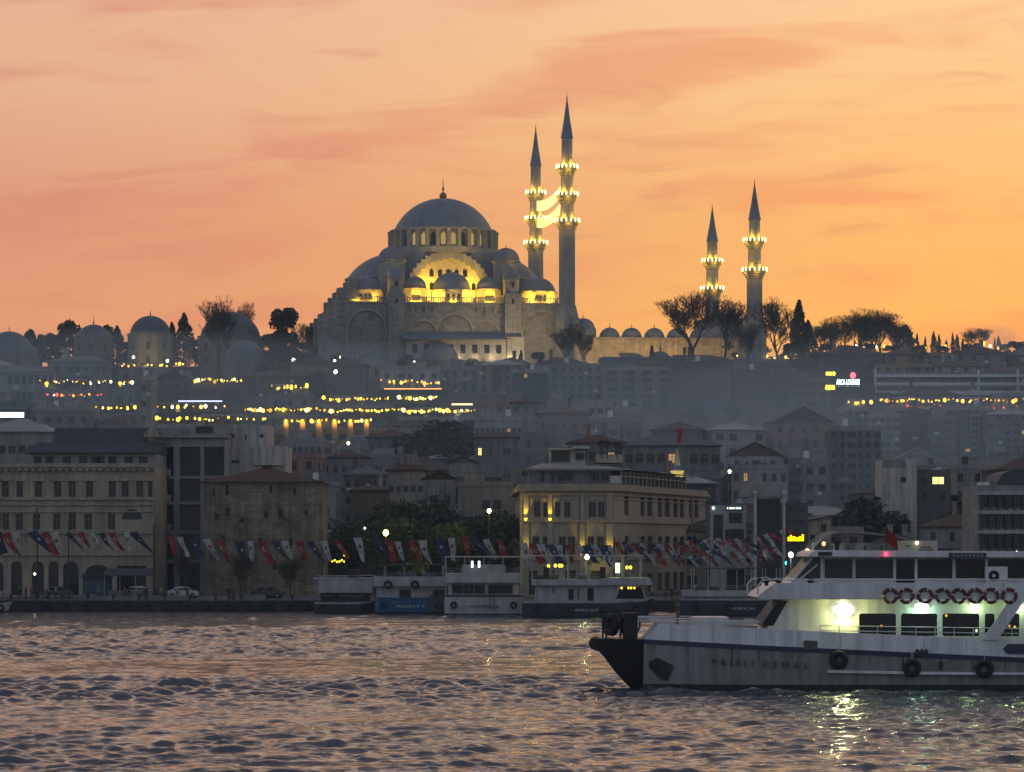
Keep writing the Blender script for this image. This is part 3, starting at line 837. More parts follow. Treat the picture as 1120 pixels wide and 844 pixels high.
# ------------------------------------------------------------------ domed tombs, schools and baths round the mosque
LEAD_D = M('dark_lead', (.105, .115, .135), .6, .25, .35, streak=.2)
TOMB = M('weathered_tomb_stone', (0.16, 0.15, 0.13), 0.9, 0.25, 0.4, streak=0.35)
def domed(name, label, cat, px, d, r, y_top, y_spring, y_base, lit=False, wall=None, win=True, oct_=True, rise=None, blockw=None, fin=.6):
    x = X(px, d); zt, zs, zb = Z(y_top, d), Z(y_spring, d), Z(y_base, d)
    gz = min(zb, ground(x, d)) - 1
    t = thing(name, label, cat, (x, d + r, gz))
    m = MB()
    rr = r + .35
    if oct_: m.prism([(rr / math.cos(PI / 8) * math.cos(PI / 8 + i * PI / 4), rr / math.cos(PI / 8) * math.sin(PI / 8 + i * PI / 4)) for i in range(8)], 0, zs - gz - .5)
    else: m.box(-blockw or -rr, blockw or rr, -rr, rr, 0, zs - gz - .5)
    m.lathe([(rr + .35, zs - gz - .5), (rr + .4, zs - gz - .1), (r + .1, zs - gz)], 0, 0, 28)
    wo = m.build('wall', wall or TOMB, t)
    dm = MB(); ri = rise or (zt - zs)
    dm.lathe(dome_prof(r, ri, zs - gz, 11), 0, 0, 32); finial(dm, 0, 0, zs - gz + ri - .05, fin)
    dm.build('dome', LEAD_D, t, smooth=True)
    if win and oct_:
        h = zs - gz
        for i in (-1, 0, 1):
            a = i * PI / 4
            for zf in (.30, .62):
                put('window', win_mesh(.9, min(2.2, h * .17), 'dark'), wo, (rr * math.sin(a) - .45 * math.cos(a), -rr * math.cos(a) - .45 * math.sin(a) - .06, h * zf), a)
    if lit:
        for a, e in lit: lamp('floodlight', 'SPOT', (a, -rr - 6.5, max(0.6, zs - gz - 10.5)), e, (1, .66, .16), t, .4, (a * .8, -rr, zs - gz - 3.5), R(100), 1.0)
    return t
domed('mausoleum', 'eight-sided domed tomb with floodlit yellow walls above the terrace lights', 'tomb', 162, 862, 5.4, 344, 364, 394, lit=[(-2.5, 1900), (3, 1500)])
domed('mausoleum', 'large dark domed tomb behind the spreading bare tree', 'tomb', 249, 868, 8.0, 339, 366, 394, lit=[(-6, 350)], fin=.5)
domed('bath_house', 'low grey dome with pale drum in front of the large dark tomb', 'bath house', 266, 846, 5.0, 371, 391, 401, win=False, fin=.3)
domed('domed_hall', 'low lead dome sunk in front of the mosque gallery', 'hall', 481, 866, 4.9, 374, 393, 404, win=False, fin=.4)
domed('small_mosque', 'grey domed building cut by the left edge of the ridge', 'mosque', 6, 852, 6.4, 361, 386, 397, fin=.5)
domed('side_chapel', 'little dome beside the grey domed building on the ridge edge', 'hall', 30, 850, 2.4, 378, 387, 397, win=False, fin=.2)
domed('mausoleum', 'small tomb with low dome between the pine and the cypresses', 'tomb', 100, 866, 4.6, 354, 367, 392, fin=.7)
domed('fountain_house', 'small lead-domed fountain house below the courtyard wall, flat arch side', 'fountain house', 694, 858, 3.4, 386, 394, 402, win=False, fin=.2)
domed('fountain_house', 'small lead-domed fountain house with a chimney below the courtyard wall', 'fountain house', 723, 856, 3.0, 384, 394, 404, win=False, fin=1.0)
domed('bath_house', 'small hemispherical dome with two round lamps below the lantern terrace', 'bath house', 391, 672, 4.2, 474, 490, 497, win=False, fin=.2)
# ================================================================== buildings along the waterfront
def fwin(parent, ops, O, phi=0.0, inset=.3, style='plain'):
    for o in ops: window(parent, O, phi, o[0], o[2], o[1] - o[0], o[3] - o[2], inset, style)
CREAM = M('cream_render', (0.345, 0.295, 0.22), 0.9, 0.18, 0.3, streak=0.28)
SLATE = M('dark_slate', (0.05, 0.053, 0.06), 0.7, 0.3, 0.8)
# ---- cream arcaded office building at the left
D = 440.0
def lx(px, d=D): return X(px, d)
x0, x1 = lx(-90), lx(168.5)
b = thing('office_building', 'long cream arcaded building with dark slate roof at the left of the quay', 'building', ((x0 + x1) / 2, D + 9, 1.3))
cx = (x0 + x1) / 2
def LX(px): return lx(px) - cx
wz = lambda py: Z(py, D) - 1.3
w = MB(); hw = (x1 - x0) / 2
up = [(a, b_) for a, b_ in ((2, 10), (18, 25), (38, 46), (59, 67), (75, 83), (94, 102), (119, 127), (133, 141), (149, 157), (162, 167))]
lo = [(2, 10), (17, 25), (36, 44), (58, 66), (75, 83), (92, 101), (118, 126)]
up += [(a - 84, b_ - 84) for a, b_ in up[:5]]; lo += [(a - 82, b_ - 82) for a, b_ in lo[:5]]
gr = [(12, 24), (35, 48), (53, 64), (69, 86), (-12, 4), (-34, -20), (-58, -44)]
O0 = (-hw, -9)
ops_u = [(LX(a) + hw, LX(b_) + hw, wz(543), wz(525.5)) for a, b_ in up]
ops_l = [(LX(a) + hw, LX(b_) + hw, wz(579), wz(561)) for a, b_ in lo]
ops_g = [(LX(a) + hw, LX(b_) + hw, .2, wz(613), True) for a, b_ in gr] + [(LX(93) + hw, LX(121) + hw, .2, wz(617), 1.2), (LX(128) + hw, LX(160) + hw, .2, wz(618))]
lun = (LX(133) + hw, LX(156) + hw, wz(567.5), wz(556), True)
w.panel((-hw, -9, 0), (1, 0, 0), (0, -1, 0), 2 * hw, -1, wz(509), ops_u + ops_l + ops_g + [lun], .45)
w.box(-hw, -hw + .3, -8.9, 9, -1, wz(509)); w.box(hw - .3, hw, -8.5, 9, -1, wz(509)); w.box(-hw + .3, hw - .3, 8.6, 9, -1, wz(509))
w.box(-hw + .35, hw - .35, -8.4, 8.5, wz(512), wz(510))
wo = w.build('wall', CREAM, b)
fwin(b, ops_u, O0, 0, .38); fwin(b, ops_l, O0, 0, .38)
for o in ops_g: put('window', _win.setdefault(('arch', round(o[1] - o[0], 1)), MB().extr([(0, 0), (o[1] - o[0], 0), (o[1] - o[0], o[3] - .2), (0, o[3] - .2)], 0, .05).mesh('window', GLASS)), b, (-hw + o[0], -9 + .40, o[2]))
put('lunette_window', MB().extr([(0, 0), (lun[1] - lun[0], 0), (lun[1] - lun[0], lun[3] - lun[2]), (0, lun[3] - lun[2])], 0, .05).mesh('lunette_window', GLASS), b, (-hw + lun[0], -9 + .40, lun[2]))
t = MB()
for py, h, pr in ((510.5, .55, .7), (513, .25, .4), (546, .3, .35), (552, .22, .25), (559.5, .14, .2), (583, .3, .35), (607, .3, .3)):
    t.box(-hw, hw, -9 - pr, -9.003, wz(py), wz(py) + h)
for i in range(int(2 * hw / .9)): t.box(-hw + i * .9, -hw + i * .9 + .4, -9.55, -9.004, wz(511.5) - .35, wz(510.8) - .02)
t.build('cornice', CREAM, b)
s = MB()                                                        # rustication courses between the lower windows
for py in (563, 566.5, 570, 573.5, 577):
    edges = sorted([(LX(a), LX(b_)) for a, b_ in lo] + [(LX(131), LX(158))])
    p = -hw + .1
    for a, b_ in edges + [(hw - .1, hw)]:
        if a - .25 > p: s.box(p, a - .25, -9.07, -9.002, wz(py), wz(py) + .26)
        p = b_ + .25
s.build('rustication', CREAM, b)
s = MB()
for a, b_ in up:
    s.box(LX(a) - .2, LX(b_) + .2, -9.22, -9.004, wz(543) - .22, wz(543) - .02)
    s.box(LX(a) - .18, LX(a) - .01, -9.12, -9.004, wz(543), wz(525.5)); s.box(LX(b_) + .01, LX(b_) + .18, -9.12, -9.004, wz(543), wz(525.5))
    s.box(LX(a) - .3, LX(b_) + .3, -9.25, -9.004, wz(525.5) + .02, wz(525.5) + .25)
s.build('window_surround', CREAM, b)
at = MB(); ax0, ax1 = LX(32), LX(168)
aops = [(LX(a) - ax0, LX(a) - ax0 + 1.1, wz(507), wz(498)) for a in (34, 47, 66, 84, 97, 103, 116, 134, 150)]
at.panel((ax0, -6.6, 0), (1, 0, 0), (0, -1, 0), ax1 - ax0, wz(510), wz(494.5), aops, .3)
at.box(ax0, ax0 + .3, -6.5, 8, wz(510), wz(494.5)); at.box(ax1 - .3, ax1, -6.5, 8, wz(510), wz(494.5))
ao = at.build('attic_storey', M('attic_panel', (0.22, 0.215, 0.2), 0.8, 0.2, 0.6), b)
fwin(ao, aops, (ax0, -6.6), 0, .25, 'dark')
rf = MB()
zb, zt = wz(494), wz(466)
a0_, a1_ = LX(21), LX(169)
rf.add([(a0_, -7.6, zb), (a1_, -7.6, zb), (a1_, 8.4, zb), (a0_, 8.4, zb), (LX(37), -5.2, wz(482)), (a1_, -5.2, wz(482)), (a1_, 6, wz(482)), (LX(37), 6, wz(482))],
       [(3, 2, 1, 0), (0, 1, 5, 4), (1, 2, 6, 5), (2, 3, 7, 6), (3, 0, 4, 7)])
rf.add([(LX(52), -4.9, wz(482.5)), (LX(158), -4.9, wz(482.5)), (LX(158), 6, wz(482.5)), (LX(52), 6, wz(482.5)), (LX(54), -3.6, zt), (LX(157), -3.6, zt), (LX(157), 4, zt), (LX(54), 4, zt)],
       [(0, 1, 5, 4), (1, 2, 6, 5), (2, 3, 7, 6), (3, 0, 4, 7), (4, 5, 6, 7)])
rf.box(LX(37), a1_, -5.1, 6, wz(483), wz(482))
ro = rf.build('roof', SLATE, b)
g = MB(); g.extr([(LX(154), wz(476)), (LX(170), wz(476)), (LX(170), wz(473)), (LX(163), wz(465)), (LX(154), wz(473))], -5.6, -4.9)
g.build('gable', CREAM, b)
g = MB()
for px in (60, 88, 131): g.box(LX(px) - .4, LX(px) + .4, -1, 0, zt - .3, zt + 1.1)
g.build('chimney', CONC, ro)

# ---- concrete-framed block beside it
D2 = 456.0
x0, x1 = X(168.8, D2), X(249, D2); cx2 = (x0 + x1) / 2
b = thing('office_block', 'grey concrete-framed block with dark glazed bays next to the cream arcade building', 'building', (cx2, D2 + 8, 1.3))
hw = (x1 - x0) / 2
LX2 = lambda px: X(px, D2) - cx2
wz2 = lambda py: Z(py, D2) - 1.3
w = MB()
bays = [(171, 190), (196, 219), (223, 245)]
ops2 = []
for a, c in bays:
    for zt_, zb_ in ((488, 520), (523, 548), (551, 580), (583, 612), (615, 646)):
        ops2.append((LX2(a) + hw, LX2(c) + hw, wz2(zb_), wz2(zt_)))
w.panel((-hw, -8, 0), (1, 0, 0), (0, -1, 0), 2 * hw, -1, wz2(478), ops2, 1.1)
w.box(-hw, -hw + .3, -7.9, 8, -1, wz2(478)); w.box(hw - .3, hw, -7.9, 8, -1, wz2(478)); w.box(-hw + .3, hw - .3, 7.7, 8, -1, wz2(478))
w.box(-hw - .3, hw + .1, -8.7, 8.2, wz2(478), wz2(475))
w.box(LX2(205), LX2(247), -5, 7, wz2(475), wz2(464)); w.box(LX2(180), LX2(204), -2, 7, wz2(475), wz2(469))
w.build('wall', CONC, b)
TINT = M('tinted_glass', (0.010, 0.012, 0.015), 0.1, 0.2, 0.4, spec=0.22)
for o in ops2: window(b, (-hw, -8), 0, o[0], o[2], o[1] - o[0], o[3] - o[2], .95, 'big', TINT)
m = MB()
for a, c in bays[:1]:
    for zt_ in (520, 548, 580): m.box(LX2(a), LX2(c) - .4, -8.4, -7.2, wz2(zt_) + .05, wz2(zt_) + .95)
m.build('balcony', CONC, b)
m = MB(); m.box(LX2(246), LX2(248.4), -8.5, -7.9, -1, wz2(481)); m.build('pier', M('pale_concrete', (.36, .35, .34), .85, .2, .4, streak=.3), b)
put('vent', MB().box(0, 2.4, -.12, 0, 0, .9).mesh('vent', DARK), b, (LX2(212), -5.01, wz2(472)))
# ---- white stuccoed block behind the stone tower
D3 = 462.0
x0, x1 = X(249.5, D3), X(312, D3); cx3 = (x0 + x1) / 2; hw = (x1 - x0) / 2
b = thing('apartment_block', 'weathered white flat-roofed block rising behind the stone tower', 'building', (cx3, D3 + 7, 1.3))
w = MB(); z3 = lambda py: Z(py, D3) - 1.3; L3 = lambda px: X(px, D3) - cx3
ops3 = [(L3(252) + hw, L3(257) + hw, z3(478), z3(474)), (L3(268) + hw, L3(270) + hw, z3(480), z3(475)), (L3(251) + hw, L3(262) + hw, z3(506), z3(502.5)), (L3(284) + hw, L3(288) + hw, z3(478), z3(474))]
w.panel((-hw, -7, 0), (1, 0, 0), (0, -1, 0), L3(292) + hw, -1, z3(464), ops3, .35)
w.box(-hw, -hw + .3, -6.9, 7, -1, z3(464)); w.box(L3(292) - .3, L3(292), -6.9, 7, -1, z3(464)); w.box(-hw + .3, L3(292) - .3, -6.6, 6.9, z3(465.5), z3(464.5))
w.box(L3(292.02), L3(312), -6.4, 7, -1, z3(487)); w.box(L3(276), L3(311), -7.4, -7.01, z3(508), z3(488))
w.build('wall', M('stained_white', (0.42, 0.40, 0.37), 0.9, 0.22, 0.35, streak=0.4), b)
fwin(b, ops3, (-hw, -7), 0, .28, 'dark')
put('roof_hut', MB().box(-2, 1, -1, 3, z3(464), z3(460)).mesh('roof_hut', CONC), b)

# ---- old stone tower house with a low tiled roof
D4 = 431.0
x0, x1 = X(222.5, D4), X(351.5, D4); cx4 = (x0 + x1) / 2; hw = (x1 - x0) / 2
RUB = M('rubble_masonry', (0.235, 0.19, 0.14), 0.95, 0.5, 0.32, streak=0.35, brick=(0.9, 0.42, 0.55), bump=.4)
TILE = M('red_roof_tile', (0.075, 0.034, 0.028), 0.85, 0.3, 0.6, brick=(.35, .3, .6))
b = thing('stone_tower', 'squat old rubble stone tower house under a dark red hipped roof', 'tower', (cx4, D4 + hw, 1.3))
z4 = lambda py: Z(py, D4) - 1.3; L4 = lambda px: X(px, D4) - cx4
w = MB()
ops4 = []
for px, py, ww, hh in ((234, 542, .35, 1.0), (248.5, 541, .5, 1.3), (296, 539, .4, 1.2), (322, 541, .35, 1.1), (249, 564, .6, 1.2), (237, 568, .5, .9), (265, 570, .6, .5), (291, 566, .5, .9), (307, 565, .6, 1.1), (335, 563, .35, .8),
                       (244, 592, .5, .9), (285, 594, .5, .8), (318, 596, .5, 1.0), (270, 620, .7, 1.5), (300, 622, .5, 1.2), (331, 612, .5, 1.2)):
    ops4.append((L4(px) + hw - ww / 2, L4(px) + hw + ww / 2, z4(py), z4(py) + hh, True))
w.panel((-hw, -hw, 0), (1, 0, 0), (0, -1, 0), 2 * hw, -1, z4(527.5), ops4, .4)
w.box(-hw, -hw + .4, -hw + .01, hw, -1, z4(527.5)); w.box(hw - .4, hw, -hw + .01, hw, -1, z4(527.5)); w.box(-hw + .4, hw - .4, hw - .4, hw, -1, z4(527.5))
w.build('wall', RUB, b)
for o in ops4: put('window', _win.setdefault(('slit', round(o[1] - o[0], 2), round(o[3] - o[2], 1)), MB().quad((0, 0, 0), (o[1] - o[0], 0, 0), (o[1] - o[0], 0, o[3] - o[2]), (0, 0, o[3] - o[2])).mesh('window', DARK)), b, (o[0] - hw, -hw + .38, o[2]))
w = MB(); hip(w, 2 * hw, 2 * hw, z4(527.5), z4(508) - z4(527), .35)
ro = w.build('roof', TILE, b)
MB().box(-.7, .7, -.7, .7, z4(509.5), z4(506.5)).build('chimney', TILE, ro)
w = MB(); w.box(-hw - .12, hw + .12, -hw - .12, -hw - .003, z4(529.5), z4(527.7)); w.build('cornice', RUB, b)

# ---- lit office building with turret, standing obliquely on the quay
DP = 441.0
pxa, pxb = 571.5, 671.0
ax, bx = X(pxa, DP), X(pxb, DP)
cxp = bx
b = thing('corner_building', 'pale two-storey corner building with yellow uplights, glazed attic and small turret', 'building', (bx, DP, 1.3))
zp = lambda py, d=DP: Z(py, d) - 1.3
LW = bx - ax
RV = Vector((15.6, 56.0, 0)); RL = RV.length; RA = math.atan2(RV.y, RV.x); ru = RV.normalized(); rn = (ru.y, -ru.x, 0)
PALE = M('pale_render', (0.31, 0.265, 0.205), 0.88, 0.14, 0.35, streak=0.2)
lu = lambda px: X(px, DP) - ax
ops_f = []
for pa, pb in ((584, 591), (594, 599.5), (607, 613), (617, 624), (634, 637), (643.5, 652), (654, 661.5)): ops_f.append((lu(pa), lu(pb), zp(565), zp(548)))
for pa, pb in ((582.5, 590), (593.5, 600.5), (611, 619), (621, 629), (642.5, 650), (653, 660.5)): ops_f.append((lu(pa), lu(pb), zp(607), zp(586)))
for pa, pb in ((577, 588), (596, 606), (618, 630), (646, 657)): ops_f.append((lu(pa), lu(pb), .2, zp(623)))
w = MB()
HC = zp(536)
w.panel((-LW, 0, 0), (1, 0, 0), (0, -1, 0), LW, -1, HC, ops_f, .35)
def ruu(px):     # distance along the right wall that shows at column px
    k = (px - 560) / F_PX
    return (k * DP - bx) / (ru.x - k * ru.y)
ops_r = []
for pa, pb in ((683, 688), (700.5, 705.5), (708, 714), (719.5, 724.5), (727, 733), (736.5, 741.5), (743.5, 748.5), (753.5, 757), (759.5, 764)):
    a, c = ruu(pa), ruu(pb)
    ops_r.append((a, c, 10.9, 13.9, .6)); ops_r.append((a, c, 5.4, 8.2, .6))
    ops_r.append((a, c, .3, 3.0))
w.panel((0, 0, 0), ru, rn, RL, -1, HC, ops_r, .35)
pb_ = (-LW + 15.6 * .0 - 1, 56.0)
w.quad((-LW, 0, -1), (-LW, 0, HC), (pb_[0], pb_[1], HC), (pb_[0], pb_[1], -1))
w.quad((pb_[0], pb_[1], -1), (pb_[0], pb_[1], HC), (RV.x, RV.y, HC), (RV.x, RV.y, -1))
w.build('wall', PALE, b)
fwin(b, ops_f, (-LW, 0), 0, .28)
for o in ops_r: window(b, (0, 0), RA, o[0], o[2], o[1] - o[0], o[3] - o[2], .28)
def ring(m, pr, z0_, z1_):
    P_ = [(-LW - pr, -pr), (pr * .75, -pr), (RV.x + pr * .9, RV.y), (pb_[0] - pr, pb_[1])]
    m.prism(P_, z0_, z1_)
t = MB(); ring(t, .75, HC, HC + .45); ring(t, .45, HC + .45, HC + .9)
t.build('cornice', PALE, b)
t = MB()
for z0_, z1_, pr in ((zp(570.5), zp(568), .35), (zp(545.5), zp(544.5), .16), (zp(541), zp(539.5), .3), (zp(612), zp(609.5), .35)):
    t.box(-LW - pr, pr * .7, -pr, -.003, z0_, z1_)
    o_ = Vector((0, 0, 0)); n_ = Vector(rn)
    a_, c_ = o_ + n_ * .003, o_ + n_ * pr
    e_ = RV
    t.prism([(a_.x, a_.y), (c_.x, c_.y), (e_.x + n_.x * pr, e_.y + n_.y * pr), (e_.x + n_.x * .003, e_.y + n_.y * .003)], z0_, z1_)
t.build('string_course', PALE, b)
for pa, pb in ((572, 578.5), (598.5, 604.5), (634, 639.5), (663, 670.5)):
    t = MB(); t.box(X(pa, DP) - bx, X(pb, DP) - bx, -.28, -.004, -1, zp(572)); t.box(X(pa, DP) - bx + .08, X(pb, DP) - bx - .08, -.24, -.005, zp(568), zp(541))
    t.build('pilaster', PALE, b)
# attic
at = MB()
zA = HC + .9
aops = [(lu(px_), lu(px_) + 1.0, zA + .8, zA + 2.2) for px_ in (593, 604, 611)]
at.panel((X(578, DP) - bx, 2.0, 0), (1, 0, 0), (0, -1, 0), X(668, DP) - X(578, DP), zA, zA + 2.0, [], .2)
at.box(X(578, DP) - bx, X(578, DP) - bx + .2, 2.05, 40, zA, zA + 2.0)
ao = at.build('attic_storey', M('attic_cladding', (0.14, 0.145, 0.15), 0.7, 0.2, 0.5), b)
for pa, pb, st in ((592, 595, 'dark'), (603, 606, 'dark'), (609, 628, 'big'), (645, 656, 'big'), (657, 667, 'big')):
    put('window', win_mesh(X(pb, DP) - X(pa, DP), 1.35, st), ao, (X(pa, DP) - bx, 1.93, zA + .35))
gl = MB(); gp = [Vector((1.0, 2.2, 0)) + ru * s_ for s_ in (0, 40)]
gl.quad((gp[0].x, gp[0].y, zA), (gp[1].x, gp[1].y, zA), (gp[1].x, gp[1].y, zA + 1.8), (gp[0].x, gp[0].y, zA + 1.8))
gl.build('attic_glazing', TINT, b)
gl = MB()
for i in range(17):
    p = gp[0] + ru * (i * 40 / 16) + Vector(rn) * .1
    gl.box(p.x - .07, p.x + .07, p.y - .07, p.y + .07, zA, zA + 1.8)
gl.tube(gp[0] + Vector((.4, 0, zA + 1.1)), gp[1] + Vector((.4, 0, zA + 1.1)), .06, .06, 4)
gl.build('attic_mullions', M('cream_metal', (.42, .38, .3), .6), b)
rf = MB()
zr = zA + 2.0
rx0 = X(576, DP) - bx - .6
rf.add([(rx0, 1.3, zr), (1.6, 1.3, zr), (RV.x * .74 + 1.6, RV.y * .74, zr), (rx0, 44, zr), (X(594, DP) - bx, 9, zr + 1.0), (0, 9, zr + .55), (RV.x * .68 - 3, RV.y * .68, zr + .3), (X(594, DP) - bx, 40, zr + .9)],
       [(3, 2, 1, 0), (0, 1, 5, 4), (1, 2, 6, 5), (2, 3, 7, 6), (3, 0, 4, 7), (4, 5, 6, 7)])
rf.box(rx0, 1.6, 1.1, 1.35, zr - .15, zr + .12)
rf.build('roof', M('grey_roof_sheet', (.17, .175, .18), .6, .2, .5), b)
ph = MB(); pz = zr + .6
dP = DP + 14
pxx = lambda px: X(px, dP) - bx
ph.box(pxx(601.5), pxx(640), 14, 24, pz - 2, Z(491.5, dP) - 1.3)
ph.box(pxx(600.5), pxx(628), 13.2, 24.5, Z(491.2, dP) - 1.3, Z(489.5, dP) - 1.3); ph.box(pxx(627), pxx(645), 12.8, 24, Z(490.2, dP) - 1.3, Z(487.3, dP) - 1.3)
ph.box(pxx(652), pxx(681), 15, 24, Z(505, dP) - 1.3, Z(496, dP) - 1.3)
po = ph.build('penthouse', M('pent_wall', (.40, .37, .29), .85, .15, .5), b)
put('window', win_mesh(pxx(624) - pxx(603), 1.7, 'big'), po, (pxx(602.5), 13.93, Z(505, dP) - 1.3)); put('window', win_mesh(pxx(640) - pxx(630), 1.0, 'big'), po, (pxx(629), 13.93, Z(502.5, dP) - 1.3))
for px_, py_ in ((664.5, 486.5), (675, 488), (658, 486)):
    dd = MB(); dd.tube((0, 0, -1.8), (0, 0, 0), .07, .07, 5)
    dd.lathe([(.01, 0), (.35, .06), (.62, .22)], 0, 0, 14)
    for i in range(len(dd.v)):
        x_, y_, z_ = dd.v[i]
        if i >= 10: dd.v[i] = (x_, -z_ - .05, y_ * .9 + .15)
    put('satellite_dish', dd.mesh('satellite_dish', DARK), b, (X(px_, dP) - bx, 14.5, Z(py_, dP) - 1.3))
dT = 487.0
tx = lambda px: X(px, dT) - bx
zt_ = lambda py: Z(py, dT) - 1.3
tu = MB(); ty = dT - DP
tu.box(tx(734), tx(747), ty - 1, ty + 1, HC + .9, zt_(516)); tu.box(tx(733), tx(748), ty - 1.15, ty + 1.15, zt_(516), zt_(514))
tro = tu.build('turret', PALE, b)
sp = MB(); c_ = tx(740.5)
sp.add([(tx(736.5), ty - .7, zt_(514)), (tx(745), ty - .7, zt_(514)), (tx(745), ty + .7, zt_(514)), (tx(736.5), ty + .7, zt_(514)), (c_ - .15, ty - .15, zt_(490)), (c_ + .15, ty - .15, zt_(490)), (c_ + .15, ty + .15, zt_(490)), (c_ - .15, ty + .15, zt_(490))],
       [(0, 1, 5, 4), (1, 2, 6, 5), (2, 3, 7, 6), (3, 0, 4, 7), (4, 5, 6, 7)])
sp.build('spire', LEAD, tro)
MB().tube((c_, ty, zt_(490)), (c_, ty, zt_(467)), .06, .04, 5).build('flag_pole', DARK, tro)
RED = M('red_flag_cloth', (0.20, 0.014, 0.016), 0.8, 0.08, 3)
fl = MB()
for i in range(6):
    a_, c2_ = i / 6, (i + 1) / 6
    fl.quad((c_ + .1 + .12 * math.sin(a_ * 7), ty + .1, zt_(468) - 2.1 * c2_), (c_ + .1 + .12 * math.sin(a_ * 7) + .7 - .3 * c2_, ty - .1, zt_(468) - 2.3 * c2_), (c_ + .8 - .3 * a_ + .1, ty - .1, zt_(468) - 2.3 * a_), (c_ + .1, ty + .1, zt_(468) - 2.1 * a_))
tag(put('flag', fl.mesh('flag', RED), None, (bx, DP, 1.3)), 'red flag hanging limp from the pole of the small turret', 'flag')
for pa, z_ in ((575, zp(566.5)), (601.5, zp(566.5)), (575, zp(605)), (637, zp(605)), (667, zp(605))):
    xx_ = X(pa, DP) - bx
    put('uplight', _win.setdefault('uplight', MB().lathe([(.12, -.25), (.22, 0), (.20, .06), (.01, .04)], 0, 0, 8).mesh('uplight', E_GOLD)), b, (xx_, -.62, z_))
    lamp('uplight_beam', 'SPOT', (xx_, -.55, z_ + .15), 620, (1, .72, .05), b, .12, (xx_, -.18, z_ + 4), R(60), .8)
lamp('uplight_beam', 'SPOT', (tx(740), ty - 3.0, HC + 1.2), 1100, (1, .8, .2), b, .2, (tx(740), ty - 1, HC + 4), R(90), .8)
lamp('uplight_beam', 'SPOT', (X(655, DP) - bx, -2.0, 1.5), 260, (1, .8, .2), b, .3, (X(655, DP) - bx, 0, 7), R(90), 1.0)

# ---- right of it: kiosk, gate frame, sign block, cream house, curved pavilion, banded block
def simple(name, label, cat, pa, pb, ytop, d, dep, mat, ops=(), style='plain', ybase=None, inset=.3, rz=0):
    xa, xb = X(pa, d), X(pb, d); c = (xa + xb) / 2; h_ = (xb - xa) / 2
    gz = ground(c, d) if ybase is None else Z(ybase, d)
    t_ = thing(name, label, cat, (c, d + dep / 2, gz), rz)
    zz_ = lambda py: Z(py, d) - gz
    ll = lambda px: X(px, d) - c
    o_ = [(ll(a) + h_, ll(b2) + h_, zz_(y1), zz_(y0)) for a, b2, y0, y1 in ops]
    m_ = MB()
    m_.panel((-h_, -dep / 2, 0), (1, 0, 0), (0, -1, 0), 2 * h_, -1.5, zz_(ytop), o_, inset)
    m_.box(-h_, -h_ + .25, -dep / 2 + .01, dep / 2, -1.5, zz_(ytop)); m_.box(h_ - .25, h_, -dep / 2 + .01, dep / 2, -1.5, zz_(ytop))
    m_.box(-h_ + .25, h_ - .25, dep / 2 - .25, dep / 2, -1.5, zz_(ytop)); m_.box(-h_ + .25, h_ - .25, -dep / 2 + inset + .02, dep / 2 - .25, zz_(ytop) - .45, zz_(ytop) - .15)
    wo_ = m_.build('wall', mat, t_)
    for o2_ in o_: window(t_, (-h_, -dep / 2), 0, o2_[0], o2_[2], o2_[1] - o2_[0], o2_[3] - o2_[2], inset - .04, style)
    return t_, ll, zz_, h_, dep
GREYW = M('grey_render', (0.25, 0.25, 0.245), 0.9, 0.2, 0.35, streak=0.35)
DARKW = M('dark_render', (0.10, 0.10, 0.105), 0.85, 0.25, 0.4, streak=0.3)
t, ll, zz_, h_, dep = simple('shop_building', 'small pale shop with a cold lit fascia between corner building and gate frame', 'shop', 777, 816, 552, 458, 9, M('shop_panel', (.33, .36, .34), .7, .15, .5), [(793, 814, 578, 590), (797, 812, 560, 572), (780, 791, 562, 600)], 'big')
t_ = MB(); t_.box(ll(794), ll(812), -4.75, -4.52, zz_(557), zz_(553)); o = t_.build('fascia', DARK, t)
E('fascia_white', (.85, 1, .8), 1.6)
m = MB()
for i in range(7): m.box(ll(795) + i * .3, ll(795) + i * .3 + (.24 if i % 3 else .16), -4.8, -4.76, zz_(556.2), zz_(554))
m.build('tube_light', E('fascia_white'), o)
MB().box(ll(779), ll(781.5), -4.7, -4.52, zz_(556.5), zz_(553.5)).build('lamp', E('fascia_white'), t)
t = thing('gate_frame', 'tall dark framed ferry gate with two white posts behind the flags', 'gate', (X(841, 446), 446, 1.3))
for px in (826, 857.5):
    m = MB(); m.tube((X(px, 446) - X(841, 446), 0, 0), (X(px, 446) - X(841, 446), 0, Z(541, 446) - 1.3), .22, .2, 10); m.ball((X(px, 446) - X(841, 446), 0, Z(541, 446) - 1.0), .35)
    m.build('post', M('weathered_white', (.4, .4, .4), .7, .2), t)
m = MB(); hh = Z(541, 446) - 1.3
m.box(X(812, 446) - X(841, 446), X(858, 446) - X(841, 446), .3, 5, hh - .2, hh + 1.6); m.build('canopy', M('canopy_panel', (.24, .23, .22), .8, .2), t)
m = MB(); m.box(X(829, 446) - X(841, 446), X(855, 446) - X(841, 446), 2.2, 2.4, 0, hh - .4)
m.build('screen', TINT, t)
t, ll, zz_, h_, dep = simple('kiosk_block', 'narrow dark block carrying a glowing yellow display sign', 'building', 857.5, 884, 549, 449, 8, DARKW, [(861, 868, 553, 560), (871, 879, 553, 560), (861, 868, 567, 575), (871, 879, 567, 575)])
m = MB(); m.box(ll(859.5), ll(880.5), -4.5, -4.1, zz_(593.5), zz_(583)); o = m.build('display_case', DARK, t)
m = MB()
for i, (a_, h_1) in enumerate(((0, .55), (.34, .8), (.68, .6), (.98, .6), (1.28, .6), (1.58, .62), (1.95, .9))):
    m.box(ll(861) + a_, ll(861) + a_ + .25, -4.56, -4.52, zz_(591), zz_(591) + h_1)
